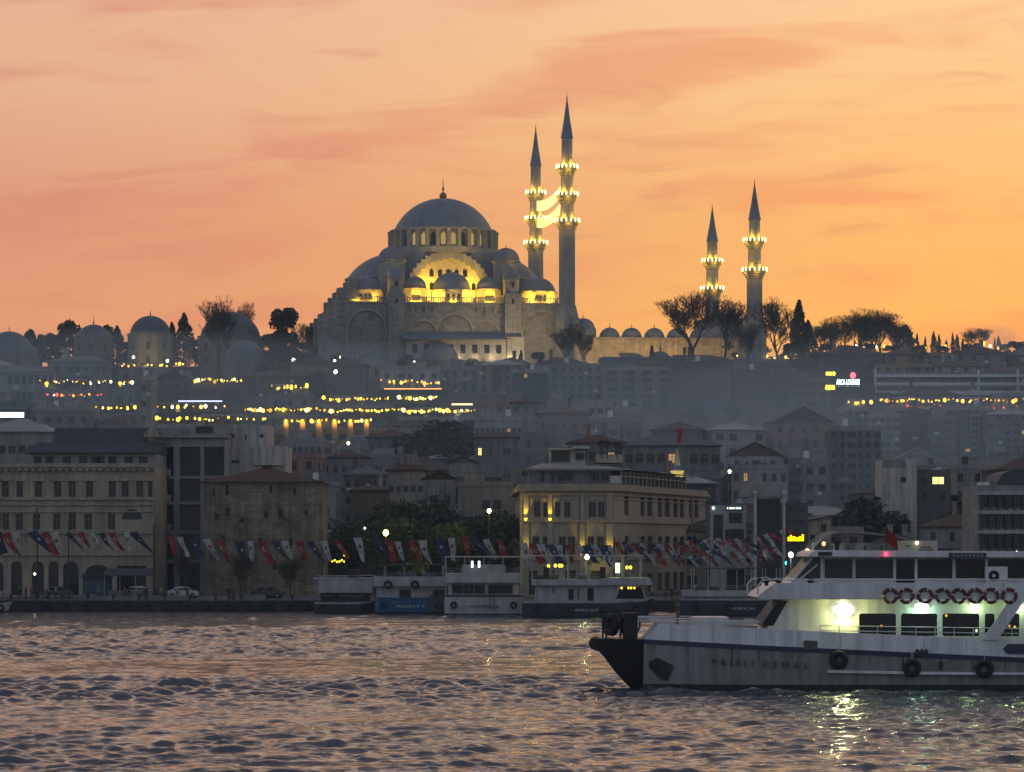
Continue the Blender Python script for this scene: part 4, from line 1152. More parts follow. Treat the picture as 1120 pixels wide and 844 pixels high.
m.build('display', E('led_yellow', (1.0, .78, .0), 3.2), o)
t, ll, zz_, h_, dep = simple('waterside_house', 'little cream house squeezed between sign block and curved pavilion roof', 'house', 883, 909, 568, 455, 8, M('butter_render', (.42, .37, .27), .9, .15, .4, streak=.25), [(898, 904, 565, 574), (887, 893, 584, 592)] and [(897.5, 904, 572, 581), (886, 892, 584, 592)], 'plain')
m = MB(); m.add([(ll(882), -4.6, zz_(568)), (ll(910.5), -4.6, zz_(562)), (ll(910.5), 4.2, zz_(561)), (ll(882), 4.2, zz_(567)), (ll(882), -4.6, zz_(569.5)), (ll(910.5), -4.6, zz_(563.5)), (ll(910.5), 4.2, zz_(562.5)), (ll(882), 4.2, zz_(568.5))],
      [(0, 1, 2, 3), (7, 6, 5, 4), (4, 5, 1, 0), (5, 6, 2, 1), (6, 7, 3, 2), (7, 4, 0, 3)]); m.build('roof', SLATE, t)
# pavilion with shallow curved roof
dV = 428.0
t = thing('quay_pavilion', 'long low quay pavilion with shallow curved roof behind the white ferry', 'pavilion', (X(950, dV), dV + 5, 1.3))
v = lambda px: X(px, dV) - X(950, dV); zv = lambda py: Z(py, dV) - 1.3
pr = [(v(px_), zv(py_)) for px_, py_ in ((886, 603.5), (889, 598), (894, 591.5), (901, 585.5), (909, 581.5), (918, 580), (935, 580), (955, 581.5), (980, 585), (1000, 589), (1016, 592.5))]
pr2 = [(x_, z_ - .3) for x_, z_ in reversed(pr)]
MB().extr(pr + pr2, -5.5, 6).build('roof', M('pavilion_roof_sheet', (.13, .13, .13), .6, .2, .5), t)
m = MB(); m.box(v(889), v(1010), -4, -3.8, 0, zv(593)); m.build('wall', M('pavilion_panel', (.2, .2, .2), .8, .2), t)
for i in range(7): MB().box(v(892 + i * 18) - .15, v(892 + i * 18) + .15, -5.2, -4.9, 0, zv(596)).build('post', DARK, t)
m = MB(); m.box(v(982), v(1024), -6.2, -3.0, zv(603), zv(590.5)); so_ = m.build('ticket_booth', M('cream_board', (.48, .42, .34), .7, .12), t)
m = MB()
for a_, b2, y_ in ((990, 994, 596), (1003, 1019, 600.5), (1005, 1017, 597.5)): m.box(v(a_), v(b2), -6.25, -6.203, zv(y_ + 1), zv(y_ - .6))
m.build('notice', M('brown_paint', (.16, .12, .08)), so_)
put('lamp', MB().ball((0, 0, 0), .2, 8, 6).mesh('lamp', E_WHITE), so_, (v(1001.5), -6.4, zv(593)))
# banded block at the right edge
t, ll, zz_, h_, dep = simple('banded_block', 'pale banded office block with dark ribbon windows at the right edge', 'building', 1070, 1150, 530, 446, 16, GREYW,
    [(1073, 1148, 541, 555), (1073, 1148, 562, 577), (1073, 1148, 584, 600), (1073, 1148, 607, 624)], 'big')
m = MB()
for py in (538.5, 559.5, 581, 604): m.box(-h_ - .5, h_, -8.6, -8.003, zz_(py + 2), zz_(py - 2))
m.build('balcony', M('pale_concrete'), t)
m = MB()
for i in range(9): m.box(ll(1073 + i * 9) - .14, ll(1073 + i * 9) + .14, -8.5, -8.1, 0, zz_(536))
m.build('scaffold', DARK, t)
m = MB(); m.extr([(ll(1093), zz_(530)), (ll(1150), zz_(530)), (ll(1150), zz_(513)), (ll(1108), zz_(513)), (ll(1098), zz_(518)), (ll(1094), zz_(525))], -6, 7); m.build('roof', SLATE, t)
MB().box(ll(1075), ll(1086), -5, -2, zz_(530), zz_(526)).build('roof_hut', WHITE, t)
# tall pale gable and dark neighbour with one lit window
t, ll, zz_, h_, dep = simple('gable_house', 'tall blank pale gable wall standing among the dark blocks', 'house', 965, 1003, 502, 520, 10, M('pale_gable', (.46, .43, .39), .9, .2, .35, streak=.4), [(985, 991, 521, 527)], 'dark')
MB().box(ll(966), ll(990), -5.06, -5.003, zz_(511), zz_(502)).build('sign_board', GREYW, t)
t, ll, zz_, h_, dep = simple('dark_house', 'dark house right of the pale gable with one bright yellow window', 'house', 1003.5, 1040, 513, 524, 10, DARKW, [(1008, 1014, 522, 530), (1008, 1014, 538, 546), (1028, 1034, 538, 546)], 'dark')
put('window', win_mesh(X(1033, 524) - X(1019, 524), 1.35, 'big', E_WIN), t, (ll(1019), -5.06, zz_(529.5)))
# ================================================================== houses on the hillside
WALLS = [('grey', M('house_grey', (0.178, 0.178, 0.178), .9, .2, .35, streak=.35)), ('pale grey', M('house_pale_grey', (0.244, 0.244, 0.237), .9, .18, .35, streak=.3)),
         ('beige', M('house_beige', (0.244, 0.215, 0.170), .9, .2, .35, streak=.3)), ('pinkish', M('house_pink', (0.237, 0.163, 0.141), .9, .2, .35, streak=.3)),
         ('whitewashed', M('house_white', (0.326, 0.318, 0.303), .9, .15, .35, streak=.35)), ('brown', M('house_brown', (0.111, 0.081, 0.063), .9, .25, .35, streak=.3)),
         ('charcoal', M('house_dark', (0.063, 0.065, 0.070), .85, .25, .35, streak=.25)), ('ochre', M('house_ochre', (0.244, 0.178, 0.089), .9, .2, .35, streak=.3)),
         ('slate blue', M('house_blue', (0.111, 0.133, 0.163), .9, .2, .35, streak=.3))]
WD = dict(WALLS)
E_WIN2 = E('dim_lit_window', (1.0, .62, .22), .45)
ROOFT = [TILE, M('old_roof_tile', (.10, .06, .045), .9, .3, .7, brick=(.35, .3, .6)), M('roof_felt', (.11, .11, .115), .85, .25, .5), M('zinc_roof', (.22, .23, .24), .6, .25, .4)]
NUMW = ['', 'one', 'two', 'three', 'four', 'five', 'six', 'seven', 'eight', 'nine']
def dress_roof(t, w, dep, h, wall, r, roof_kind):
    if roof_kind == 'flat':
        m = MB(); a, b_ = w / 2, dep / 2
        m.box(-a - .12, a + .12, -b_ - .12, -b_ + .2, h - .05, h + .75); m.box(-a - .12, a + .12, b_ - .2, b_ + .12, h - .05, h + .75)
        m.box(-a - .12, -a + .2, -b_ + .2, b_ - .2, h - .05, h + .75); m.box(a - .2, a + .12, -b_ + .2, b_ - .2, h - .05, h + .75)
        m.box(-a + .2, a - .2, -b_ + .2, b_ - .2, h - .1, h + .05)
        ro = m.build('roof', wall if r.random() < .5 else CONC, t)
        k = r.random()
        if k < .6:
            u = r.uniform(-a * .5, a * .5); ww = r.uniform(1.2, 2.2); hh = r.uniform(1.8, 2.8)
            MB().box(u - ww, u + ww, -b_ * .2, b_ * .6, h, h + hh).box(u - ww - .15, u + ww + .15, -b_ * .2 - .15, b_ * .6 + .15, h + hh, h + hh + .15).build('roof_hut', r.choice([wall, CONC, WD['grey']]), ro)
        if r.random() < .5:
            u = r.uniform(-a * .7, a * .7); m = MB()
            m.lathe([(.01, h + 1.0), (.55, h + 1.0), (.55, h + 2.2), (.01, h + 2.3)], u, b_ * -.3, 10)
            for q_ in (-.35, .35): m.tube((u + q_, b_ * -.3, h), (u + q_, b_ * -.3, h + 1.0), .05, .05, 4)
            m.build('water_tank', r.choice([DARK, WHITE, GREYW]), ro)
    elif roof_kind in ('tiled', 'grey'):
        m = MB(); hip(m, w, dep, h, min(w, dep) * r.uniform(.16, .24), .45)
        ro = m.build('roof', r.choice(ROOFT[:2]) if roof_kind == 'tiled' else r.choice(ROOFT[2:]), t)
        for _ in range(r.choice([0, 1, 1, 2])):
            u = r.uniform(-w * .3, w * .3); m = MB(); m.box(u - .35, u + .35, -.4, .4, h, h + min(w, dep) * .24 + 1.1); m.box(u - .45, u + .45, -.5, .5, h + min(w, dep) * .24 + 1.1, h + min(w, dep) * .24 + 1.3)
            m.build('chimney', r.choice([CONC, WD['pinkish'], WD['brown']]), ro)
    else:   # gable towards the water
        m = MB(); a, b_ = w / 2 + .35, dep / 2 + .35; rh = w * .26
        m.extr([(-a, h - .05), (0, h + rh), (a, h - .05), (a, h + .15), (0, h + rh + .2), (-a, h + .15)], -b_, b_)
        m.extr([(-w / 2, h - .3), (w / 2, h - .3), (w / 2, h - .05), (0, h + rh - .05), (-w / 2, h - .05)], -dep / 2 + .01, dep / 2 - .01)
        m.build('roof', r.choice(ROOFT), t)
    if r.random() < .3:
        u = r.uniform(-w * .35, w * .35); m = MB(); hz_ = h + r.uniform(2.5, 4)
        m.tube((u, 0, h), (u, 0, hz_), .05, .04, 4)
        for z_ in (hz_ - .2, hz_ - .6): m.tube((u - .7, 0, z_), (u + .7, 0, z_), .03, .03, 4)
        m.build('antenna', DARK, t)
def house(label, xc, d, w, dep, h, nst, wall, roof, r, cols=None, rz=0.0, cat='house', name='house', wsize=None, lit=(), skip=.08, style=None, group=None):
    gz = min(ground(xc - w / 2, d), ground(xc + w / 2, d)) - .2
    t = thing(name, label, cat, (xc, d + dep / 2, gz), rz, group)
    m = MB(); m.box(-w / 2, w / 2, -dep / 2, dep / 2, -2.5, h)
    if r.random() < .6:
        for s_ in range(1, nst): m.box(-w / 2 - .08, w / 2 + .08, -dep / 2 - .08, -dep / 2 - .002, h * s_ / nst - .12, h * s_ / nst + .08)
    m.build('wall', wall, t)
    hs = h / nst
    cols = cols or max(1, int(w / r.uniform(2.3, 3.0)))
    ww, wh = wsize or r.choice([(.9, 1.4), (1.0, 1.5), (1.2, 1.4), (1.5, 1.4), (.8, 1.5)])
    wh = min(wh, hs * .62); ww = min(ww, w / cols * .75)
    st = style or r.choice(['plain', 'plain', 'dark'])
    for s_ in range(nst):
        for c in range(cols):
            if (s_, c) not in lit and r.random() < skip: continue
            u = w * (c + .5) / cols - ww / 2
            put('window', win_mesh(ww, wh, st, E_WIN if (s_, c) in lit else (E_WIN2 if r.random() < .012 and not lit else None)), t, (-w / 2 + u, -dep / 2 - .03, hs * s_ + hs * .28))
    side = 1 if xc < 0 else -1
    for s_ in range(nst):
        for c in range(2):
            y = -dep / 2 + dep * (c + .5) / 2
            o = put('window', win_mesh(ww, wh, st), t, (side * (w / 2 + .03), y - side * ww / 2, hs * s_ + hs * .28), side * PI / 2)
    if r.random() < .3 and nst > 1:
        b_ = MB(); u = r.uniform(-w / 2 + .3, w / 2 - 3); z_ = hs * r.randint(1, nst - 1)
        b_.box(u, u + 2.6, -dep / 2 - 1.1, -dep / 2 - .003, z_ - .1, z_ + .05)
        b_.box(u, u + 2.6, -dep / 2 - 1.1, -dep / 2 - 1.03, z_ + .05, z_ + .95); b_.build('balcony', r.choice([CONC, wall]), t)
    if nst > 1 and r.random() < .38:        # closed bay hung on the upper floors
        bw = min(2.6, w * .35); u = r.uniform(-w / 2 + .3, w / 2 - bw - .3); z_ = hs
        b_ = MB(); b_.box(u, u + bw, -dep / 2 - .9, -dep / 2 - .003, z_ - .05, h - .35); b_.box(u - .1, u + bw + .1, -dep / 2 - 1.0, -dep / 2 - .004, h - .35, h - .2)
        bo = b_.build('bay', r.choice([wall, wall, WD['brown'], WD['pale grey']]), t)
        for s_ in range(1, nst): put('window', win_mesh(min(1.6, bw * .75), wh * .9, st), bo, (u + bw / 2 - min(1.6, bw * .75) / 2, -dep / 2 - .93, hs * s_ + hs * .3))
    for _ in range(r.choice([0, 1, 2, 2])):
        put('air_conditioner', _win.setdefault('acbox', MB().box(-.42, .42, -.38, 0, 0, .6).mesh('air_conditioner', WHITE)), t, (r.uniform(-w / 2 + .5, w / 2 - .5), -dep / 2 - .07, hs * r.randint(0, nst - 1) + hs * .05))
    if r.random() < .4:
        o = put('satellite_dish', _win.setdefault('dish', MB().lathe([(.02, 0), (.22, .04), (.36, .12)], 0, 0, 10).tube((0, 0, 0), (0, 0, -.7), .04, .04, 4).mesh('satellite_dish', GREYW)), t, (r.uniform(-w / 2 + .5, w / 2 - .5), -dep * .3, h + 1.0))
        o.rotation_euler = (R(70), 0, r.uniform(-.6, .6))
    dress_roof(t, w, dep, h, wall, r, roof)
    return t
# ---- the ones that can be told apart: left, right, top and visible bottom columns/rows of the photograph, distance
SPECS = [(345, 640, 300, 399, 872), (640, 840, 340, 394, 862), (134, 192, 340, 397, 858), (210, 286, 338, 392, 862), (236, 294, 370, 401, 842), (456, 506, 372, 404, 862), (-40, 34, 358, 396, 846), (76, 124, 352, 392, 862), (374, 410, 472, 496, 668)]       # visible rectangles that nothing nearer may cover
def spec(label, x0, x1, yt, yb, d, col, roof, nst, cols, dep=9, **k):
    xa, xb = X(x0, d), X(x1, d)
    gz = min(ground(xa, d), ground(xb, d)) - .2
    h = Z(yt, d) - gz
    SPECS.append((x0, x1, yt, yb, d))
    return house(label, (xa + xb) / 2, d, xb - xa, dep, h, nst, WD[col], roof, random.Random(x0 * 7 + yt), cols, **k)
spec('cream row house with two window pairs and lower annex left of the dark waterfront trees', 501, 562, 531, 560, 512, 'beige', 'flat', 3, 5, style='dark', skip=.3)
spec('narrow house with rounded gable between red-roofed house and cream row house', 463, 498, 524, 556, 518, 'pale grey', 'gable', 3, 2, style='dark')
spec('house with lit pale attic strip under a brown roof behind the round-gabled house', 424, 464, 514, 534, 545, 'beige', 'tiled', 3, 5, style='big', wsize=(1.3, 1.2), skip=0)
spec('small red-roofed brown cottage standing next to the stone tower', 384, 424, 536, 556, 520, 'brown', 'tiled', 2, 3)
spec('pale gabled house on the slope behind the satellite dishes', 491, 521, 506, 526, 560, 'pale grey', 'gable', 3, 3)
spec('long whitewashed school with a full row of tall windows, above the dark grove', 519, 571, 459, 476, 650, 'whitewashed', 'flat', 3, 9, wsize=(.7, 1.6), skip=0)
spec('grey house below the long school with one window lit yellow', 519, 566, 478, 498, 612, 'grey', 'tiled', 3, 4, lit=((2, 0),))
spec('small house with pitched roof and white windows above the pink hipped house', 560, 591, 440, 455, 700, 'grey', 'tiled', 4, 3, style='plain')
spec('broad pinkish house under a wide red hipped roof in mid slope', 588, 645, 452, 472, 665, 'pinkish', 'tiled', 3, 5)
spec('low pinkish annex right of the broad red-roofed house', 655, 702, 460, 476, 650, 'pinkish', 'flat', 3, 5)
spec('white-windowed house with flat top right above the red hipped roof', 643, 670, 441, 456, 690, 'whitewashed', 'flat', 4, 3)
spec('very long grey schoolhouse with paired windows and low grey roof behind the turret', 682, 788, 487, 520, 570, 'grey', 'grey', 4, 9, wsize=(1.5, 1.7), skip=.05, dep=11)
spec('grey gabled hall with low red roof left of the long schoolhouse', 622, 684, 484, 500, 578, 'grey', 'tiled', 4, 6)
spec('raw concrete block with three rows of big dark square openings below the courtyard', 660, 736, 405, 448, 790, 'grey', 'flat', 5, 4, wsize=(2.4, 2.1), style='dark', skip=0, dep=12)
spec('plain dark slab block right of the raw concrete block', 737, 800, 399, 470, 780, 'charcoal', 'flat', 6, 6, dep=12)
spec('dark wide block left of the raw concrete block, with one white window', 560, 600, 408, 440, 800, 'charcoal', 'flat', 4, 4, lit=())
spec('grey block with small upper windows between dark wide block and raw concrete block', 602, 659, 401, 425, 806, 'grey', 'flat', 4, 6)
spec('dark stepped block below the terrace lamps near the short minarets', 801, 866, 408, 450, 790, 'charcoal', 'flat', 5, 5)
spec('dark office block with three tall pale window bays under the lamp-lit trees', 867, 908, 417, 462, 770, 'slate blue', 'flat', 4, 3, wsize=(2.2, 2.2), style='plain', skip=0)
spec('dark tower block bearing the pale blue rooftop sign', 903, 956, 399, 432, 775, 'charcoal', 'flat', 5, 4, skip=.6)
spec('narrow grey block under the long lantern terrace, first from the left', 924, 952, 448, 500, 706, 'grey', 'flat', 6, 3, wsize=(1.2, 1.7), dep=12, skip=.15)
spec('pale block with wide windows under the long lantern terrace, second from the left', 953, 984, 455, 502, 698, 'pale grey', 'flat', 5, 4, wsize=(1.6, 1.5), dep=12, skip=.2)
spec('brown hipped-roof block under the long lantern terrace, third from the left', 985, 1018, 450, 505, 704, 'brown', 'tiled', 6, 4, wsize=(1.0, 1.6), dep=12, skip=.15)
spec('grey block with narrow windows under the long lantern terrace, fourth from the left', 1019, 1046, 458, 505, 696, 'grey', 'flat', 5, 5, wsize=(.8, 1.5), dep=12, skip=.2)
spec('slate blue block under the long lantern terrace, fifth from the left', 1047, 1078, 447, 508, 704, 'slate blue', 'flat', 7, 4, wsize=(1.4, 1.6), dep=12, skip=.12)
spec('tall grey block at the right edge under the long lantern terrace', 1079, 1135, 453, 512, 696, 'grey', 'grey', 6, 6, wsize=(1.6, 2.0), dep=12, skip=.2)
spec('small pale box house in the smoke right of the long schoolhouse', 879, 906, 506, 524, 590, 'pale grey', 'flat', 4, 2, style='dark')
spec('wide pale low warehouse in the smoke right of the turret', 800, 862, 512, 530, 575, 'whitewashed', 'flat', 4, 6)
spec('grey sloped-roof hall at the left edge behind the cream arcade building', -25, 62, 472, 500, 560, 'pale grey', 'grey', 4, 8, dep=12)
spec('pale end-wall house rising left of the lantern terraces', 149, 166, 416, 466, 700, 'pale grey', 'flat', 5, 1, skip=.7)
spec('low pillared school wing below the grey domes at the left edge', -30, 60, 408, 436, 796, 'pale grey', 'grey', 2, 12, wsize=(1.2, 2.2))
spec('long low hall with chimney row below the small tomb', 52, 118, 396, 414, 826, 'grey', 'grey', 2, 9)
spec('gabled brown hall between terrace lamps under the large dark tomb', 172, 208, 415, 440, 770, 'brown', 'gable', 3, 4)
spec('long brown wall building under the dark evergreen, terrace lamps in front', 262, 350, 412, 436, 815, 'brown', 'tiled', 3, 9)
spec('pale low building left of the round lamps with six uplit piers above', 311, 352, 482, 500, 640, 'pale grey', 'flat', 3, 6)
spec('dark broad hall behind the grove, left of the long school', 402, 455, 478, 500, 655, 'slate blue', 'tiled', 3, 6)
spec('grey house with white dormer below the round lamps', 352, 402, 500, 520, 600, 'grey', 'tiled', 3, 5)
spec('white-ended house beneath the uplit terrace', 376, 424, 519, 536, 570, 'grey', 'grey', 4, 5)
spec('tall dark facade left of the small pale box house', 862, 880, 500, 560, 600, 'grey', 'flat', 6, 2)
spec('grey flats with balconies between the box house and the tall pale gable', 907, 964, 470, 540, 610, 'grey', 'flat', 8, 6)
# long modern building with pale bands
t, ll, zz_, h_, dep = simple('banded_hotel', 'long low modern block with pale horizontal bands above the lantern terrace', 'hotel', 956, 1118, 407, 800, 14, WD['grey'],
    [(958 + i * 23, 958 + i * 23 + 21, 413, 417) for i in range(7)], 'dark')
m = MB()
for py in (411, 420, 428): m.box(-h_ - .3, h_ + .3, -8.0, -7.003, zz_(py + 2), zz_(py - 1))
m.build('balcony', WHITE, t)
for px in (957, 1070, 1113): MB().box(ll(px) - .3, ll(px) + .3, -7.6, -7.05, 0, zz_(404)).build('pier', WHITE, t)
SPECS.append((956, 1118, 405, 432, 800))

# ---- roof terraces hung with bulbs: (x0, x1, row of the bulbs, distance, bulbs, bulb, size, what)
BULB = {}
def bulb_mesh(mat, r):
    k = (mat.name, r)
    if k not in BULB:
        m = MB(); m.ball((0, 0, 0), r, 8, 6, 1.15); BULB[k] = m.mesh('bulb', mat, True)
    return BULB[k]
def string(label, x0, x1, y, d, n, mat, r=.34, jit=.25, two=False, seed=0, cat='string lights', group='bulb strings over the roof terraces'):
    rr = random.Random(int(x0 * 3 + y) + seed)
    xa, xb, z = X(x0, d), X(x1, d), Z(y, d)
    t = thing('string_lights', label, cat, (xa, d, z), 0, group)
    cb = MB(); L_ = xb - xa; pts = []
    ns = max(1, round(L_ / 9))
    for i in range(ns * 6 + 1):
        f = i / (ns * 6); g = (f * ns) % 1
        pts.append((L_ * f, 0, .45 - 1.6 * g * (1 - g)))
    cb.path(pts, .035, 4)
    for i in range(ns + 1): cb.tube((L_ * i / ns, 0, .5), (L_ * i / ns, 0, -3.2), .05, .05, 4)
    cb.build('cable', DARK, t)
    for i in range(n):
        f = (i + .5 + rr.uniform(-.75, .75)) / n; g = (f * ns) % 1
        mt = mat if not isinstance(mat, (list, tuple)) else rr.choice(mat)
        o = put('bulb', bulb_mesh(mt, r), t, (L_ * f, rr.uniform(-1.5, .5), .2 - 1.6 * g * (1 - g) + rr.uniform(-jit, jit) - (1.1 if two and i % 2 else 0)))
        s_ = rr.choice([.4, .5, .65, .8, 1.0, 1.35]); o.scale = (s_, s_, s_)
    for i in range(max(1, int(L_ / 12))):
        lamp('terrace_glow', 'POINT', (L_ * (i + .5) / max(1, int(L_ / 12)), -1.2, -.6), 45, (1, .6, .2), t, .4)
    return t
def terrace(label, x0, x1, ytop, yb, d, col='grey', nst=2, dep=10, seed=0, wl=()):
    """flat-roofed building with a railed roof terrace and an awning on it"""
    r = random.Random(int(x0 + ytop) + seed)
    xa, xb = X(x0, d), X(x1, d); w_ = xb - xa; xc = (xa + xb) / 2
    gz = min(ground(xa, d), ground(xb, d)) - .2
    h = Z(ytop, d) - gz
    SPECS.append((x0, x1, ytop - 10, yb, d))
    t = house(label, xc, d, w_, dep, max(1.5, h), max(1, min(nst, int(h / 2.6))), WD[col], 'flat', r, None, 0, 'restaurant', 'terrace_restaurant', lit=wl)
    a = MB()
    u0 = r.uniform(-w_ * .45, -w_ * .1); u1 = u0 + w_ * r.uniform(.3, .5)
    a.add([(u0, -2, h + 2.5), (u1, -2, h + 2.5), (u1, 3, h + 3.1), (u0, 3, h + 3.1), (u0, -2, h + 2.6), (u1, -2, h + 2.6), (u1, 3, h + 3.2), (u0, 3, h + 3.2)], [(3, 2, 1, 0), (4, 5, 6, 7), (0, 1, 5, 4), (2, 3, 7, 6), (1, 2, 6, 5), (3, 0, 4, 7)])
    for u in (u0 + .1, u1 - .1):
        for y_ in (-1.9, 2.8): a.tube((u, y_, h), (u, y_, h + 2.7), .06, .06, 4)
    a.build('awning', r.choice([WD['charcoal'], WD['grey'], WD['brown'], WD['slate blue']]), t)
    return t
MIX = [E_WARM, E_GOLD, E_WHITE, E_ORANGE]
E_DIM, E_HOT = E('dim_bulb', (1.0, .55, .06), 1.3), E('hot_bulb', (1.0, .80, .22), 7.0)
GG = [E_GOLD, E_GOLD, E_DIM, E_HOT, E_WARM]
GW = [E_WARM, E_GOLD, E_GOLD, E_DIM, E_HOT]
T = [('below the floodlit yellow tomb', 120, 206, 399, 850, 11, GW, 'grey'),
     ('on the long terrace under the small tomb', 40, 146, 418, 796, 15, MIX, 'grey'),
     ('at the foot of the low bath dome', 192, 264, 416.5, 800, 12, GG, 'brown'),
     ('under the dark evergreen', 296, 338, 423, 790, 6, GW, 'grey'),
     ('with orange ledge under the mosque gallery', 418, 484, 418, 805, 9, [E_ORANGE, E_WARM], 'charcoal'),
     ('left of the blue-white tube light', 106, 147, 445, 735, 7, GW, 'pale grey'),
     ('under the blue-white tube light', 168, 252, 443.5, 738, 9, MIX, 'charcoal'),
     ('in mid slope right of the tube light', 266, 346, 447, 742, 13, GG, 'grey'),
     ('under the star lamp', 350, 432, 448, 744, 15, GG, 'brown'),
     ('at the right end of the brightest lantern row', 436, 519, 448.5, 742, 16, GG, 'grey'),
     ('above the brightest lantern row, orange bulbs', 352, 428, 435.5, 775, 14, [E_ORANGE, E_GOLD, E_WARM], 'brown'),
     ('above the right end of the brightest row', 434, 478, 434.5, 772, 8, GG, 'charcoal'),
     ('lowest on the left, over the concrete-framed block', 170, 292, 457, 700, 13, GW, 'slate blue'),
     ('over the six uplit piers', 305, 412, 459.5, 700, 10, GW, 'beige'),
     ('small and high at the left edge, by pink lamps', 52, 112, 431, 770, 8, [E_ORANGE, E_WHITE, E_RED], 'pale grey'),
     ('among bare trees by the short minarets, upper', 806, 872, 391.5, 886, 9, GW, 'grey'),
     ('among bare trees by the short minarets, lower', 826, 880, 402.5, 872, 9, MIX, 'charcoal'),
     ('with big globes below the blue sign', 920, 957, 439, 756, 5, GG, 'charcoal'),
     ('on the long lantern terrace, first half', 960, 1036, 437, 752, 14, [E_ORANGE, E_WARM, E_GOLD], 'grey'),
     ('on the long lantern terrace, second half', 1038, 1118, 437, 754, 12, [E_ORANGE, E_WARM, E_ORANGE], 'pale grey')]
for i, (wh, x0, x1, y, d, n, mt, col) in enumerate(T):
    mid = 'globe bulbs' if mt is GG else ('mixed warm bulbs' if mt is MIX else 'warm bulbs')
    big = .45 if 'big' in wh else .31
    n = int(n * (2.3 if mt is GG else 1.8)) if 'big' not in wh else n
    string(f'string of {mid} {wh}', x0, x1, y, d, n, mt, big, seed=i, jit=.3 if y < 430 else .2)
    terrace(f'flat-roofed terrace restaurant carrying bulbs {wh}', x0 - 2, x1 + 3, y + 10, y + 17, d - 3, col, 2, seed=i)
string('row of small red lamps along the long lantern terrace', 975, 1116, 443.5, 748, 18, [E_RED], .2, seed=50)
# six uplit piers under their terrace
for i, px in enumerate((313, 331, 349, 366, 383.5, 401)):
    dq = 694.0
    t = thing('uplit_pier', f'amber uplit pier under the bulb terrace, {ORD[i + 1]} of six from the left', 'pier', (X(px, dq), dq, Z(478, dq)), 0, 'uplit piers under the terrace')
    MB().box(-.55, .55, -.5, .5, 0, 3.9).box(-.7, .7, -.6, .6, 3.9, 4.15).build('pier', WD['ochre'], t)
    put('lamp', bulb_mesh(E_GOLD, .3), t, (0, -.85, 3.5))
    lamp('pier_light', 'POINT', (0, -1.0, 2.9), 130, (1, .5, .06), t, .2)
SPECS.append((305, 410, 452, 482, 690))
# neon lines, signs
def tube_light(label, x0, x1, y, d, mat, h=.28):
    t = MB(); w_ = X(x1, d) - X(x0, d)
    t.box(0, w_, -.1, .1, -h / 2, h / 2)
    o = thing('tube_light', label, 'tube light', (X(x0, d), d, Z(y, d)))
    t.build('tube', mat, o)
    MB().box(-.1, w_ + .1, .11, .25, -h, h).build('rail', DARK, o)
    SPECS.append((x0, x1, y - 3, y + 4, d))
    return o
tube_light('long blue-white tube light on a terrace edge in mid slope', 195, 243, 438, 734, E('blue_tube', (.55, .62, 1.0), 2.2), .3)
tube_light('bright white tube sign at the left edge of the slope', -14, 26, 453, 640, E_COOL, .95)
tube_light('orange light strip along the terrace ledge under the mosque gallery', 420, 483, 424.5, 800, E('orange_tube', (1, .42, .12), 2.0), .3)
tube_light('short pale light strip at the right end of the brightest lantern row', 494, 517, 441.5, 738, E('gold_tube', (1, .8, .4), 2.0), .4)
ds = 768.0
t = thing('rooftop_sign', 'pale blue glowing rooftop sign lettering on the dark tower block', 'sign', (X(927.5, ds), ds, Z(421, ds)))
letters('ARCA LOUNGE', 1.75, E('sign_blue', (.62, .86, 1.0), 5.0), t, (0, -.1, 0), X(940, ds) - X(914.5, ds), bold=.05)
MB().box(-2.9, 2.9, .05, .2, -.2, 1.5).build('rail', DARK, t)
SPECS.append((903, 956, 400, 432, 770))
for i, (px, py) in enumerate(((908.5, 409), (908, 423.5))):
    t = thing('lantern_row', f'three yellow lamps in a short row left of the blue sign, {"upper" if i == 0 else "lower"}', 'lamps', (X(px, ds), ds, Z(py, ds)))
    for k_ in (-1, 0, 1): put('bulb', bulb_mesh(E_GOLD, .42), t, (k_ * .75, 0, 0))
    MB().box(-1.2, 1.2, .3, .5, -.1, .1).build('rail', DARK, t)
put_r = put('beacon', bulb_mesh(E('pink_bulb', (1, .25, .3), 1.6), .7), None, (X(933, ds), ds, Z(411, ds)))
tag(put_r, 'dim pink beacon lamp above the blue rooftop sign', 'lamp')

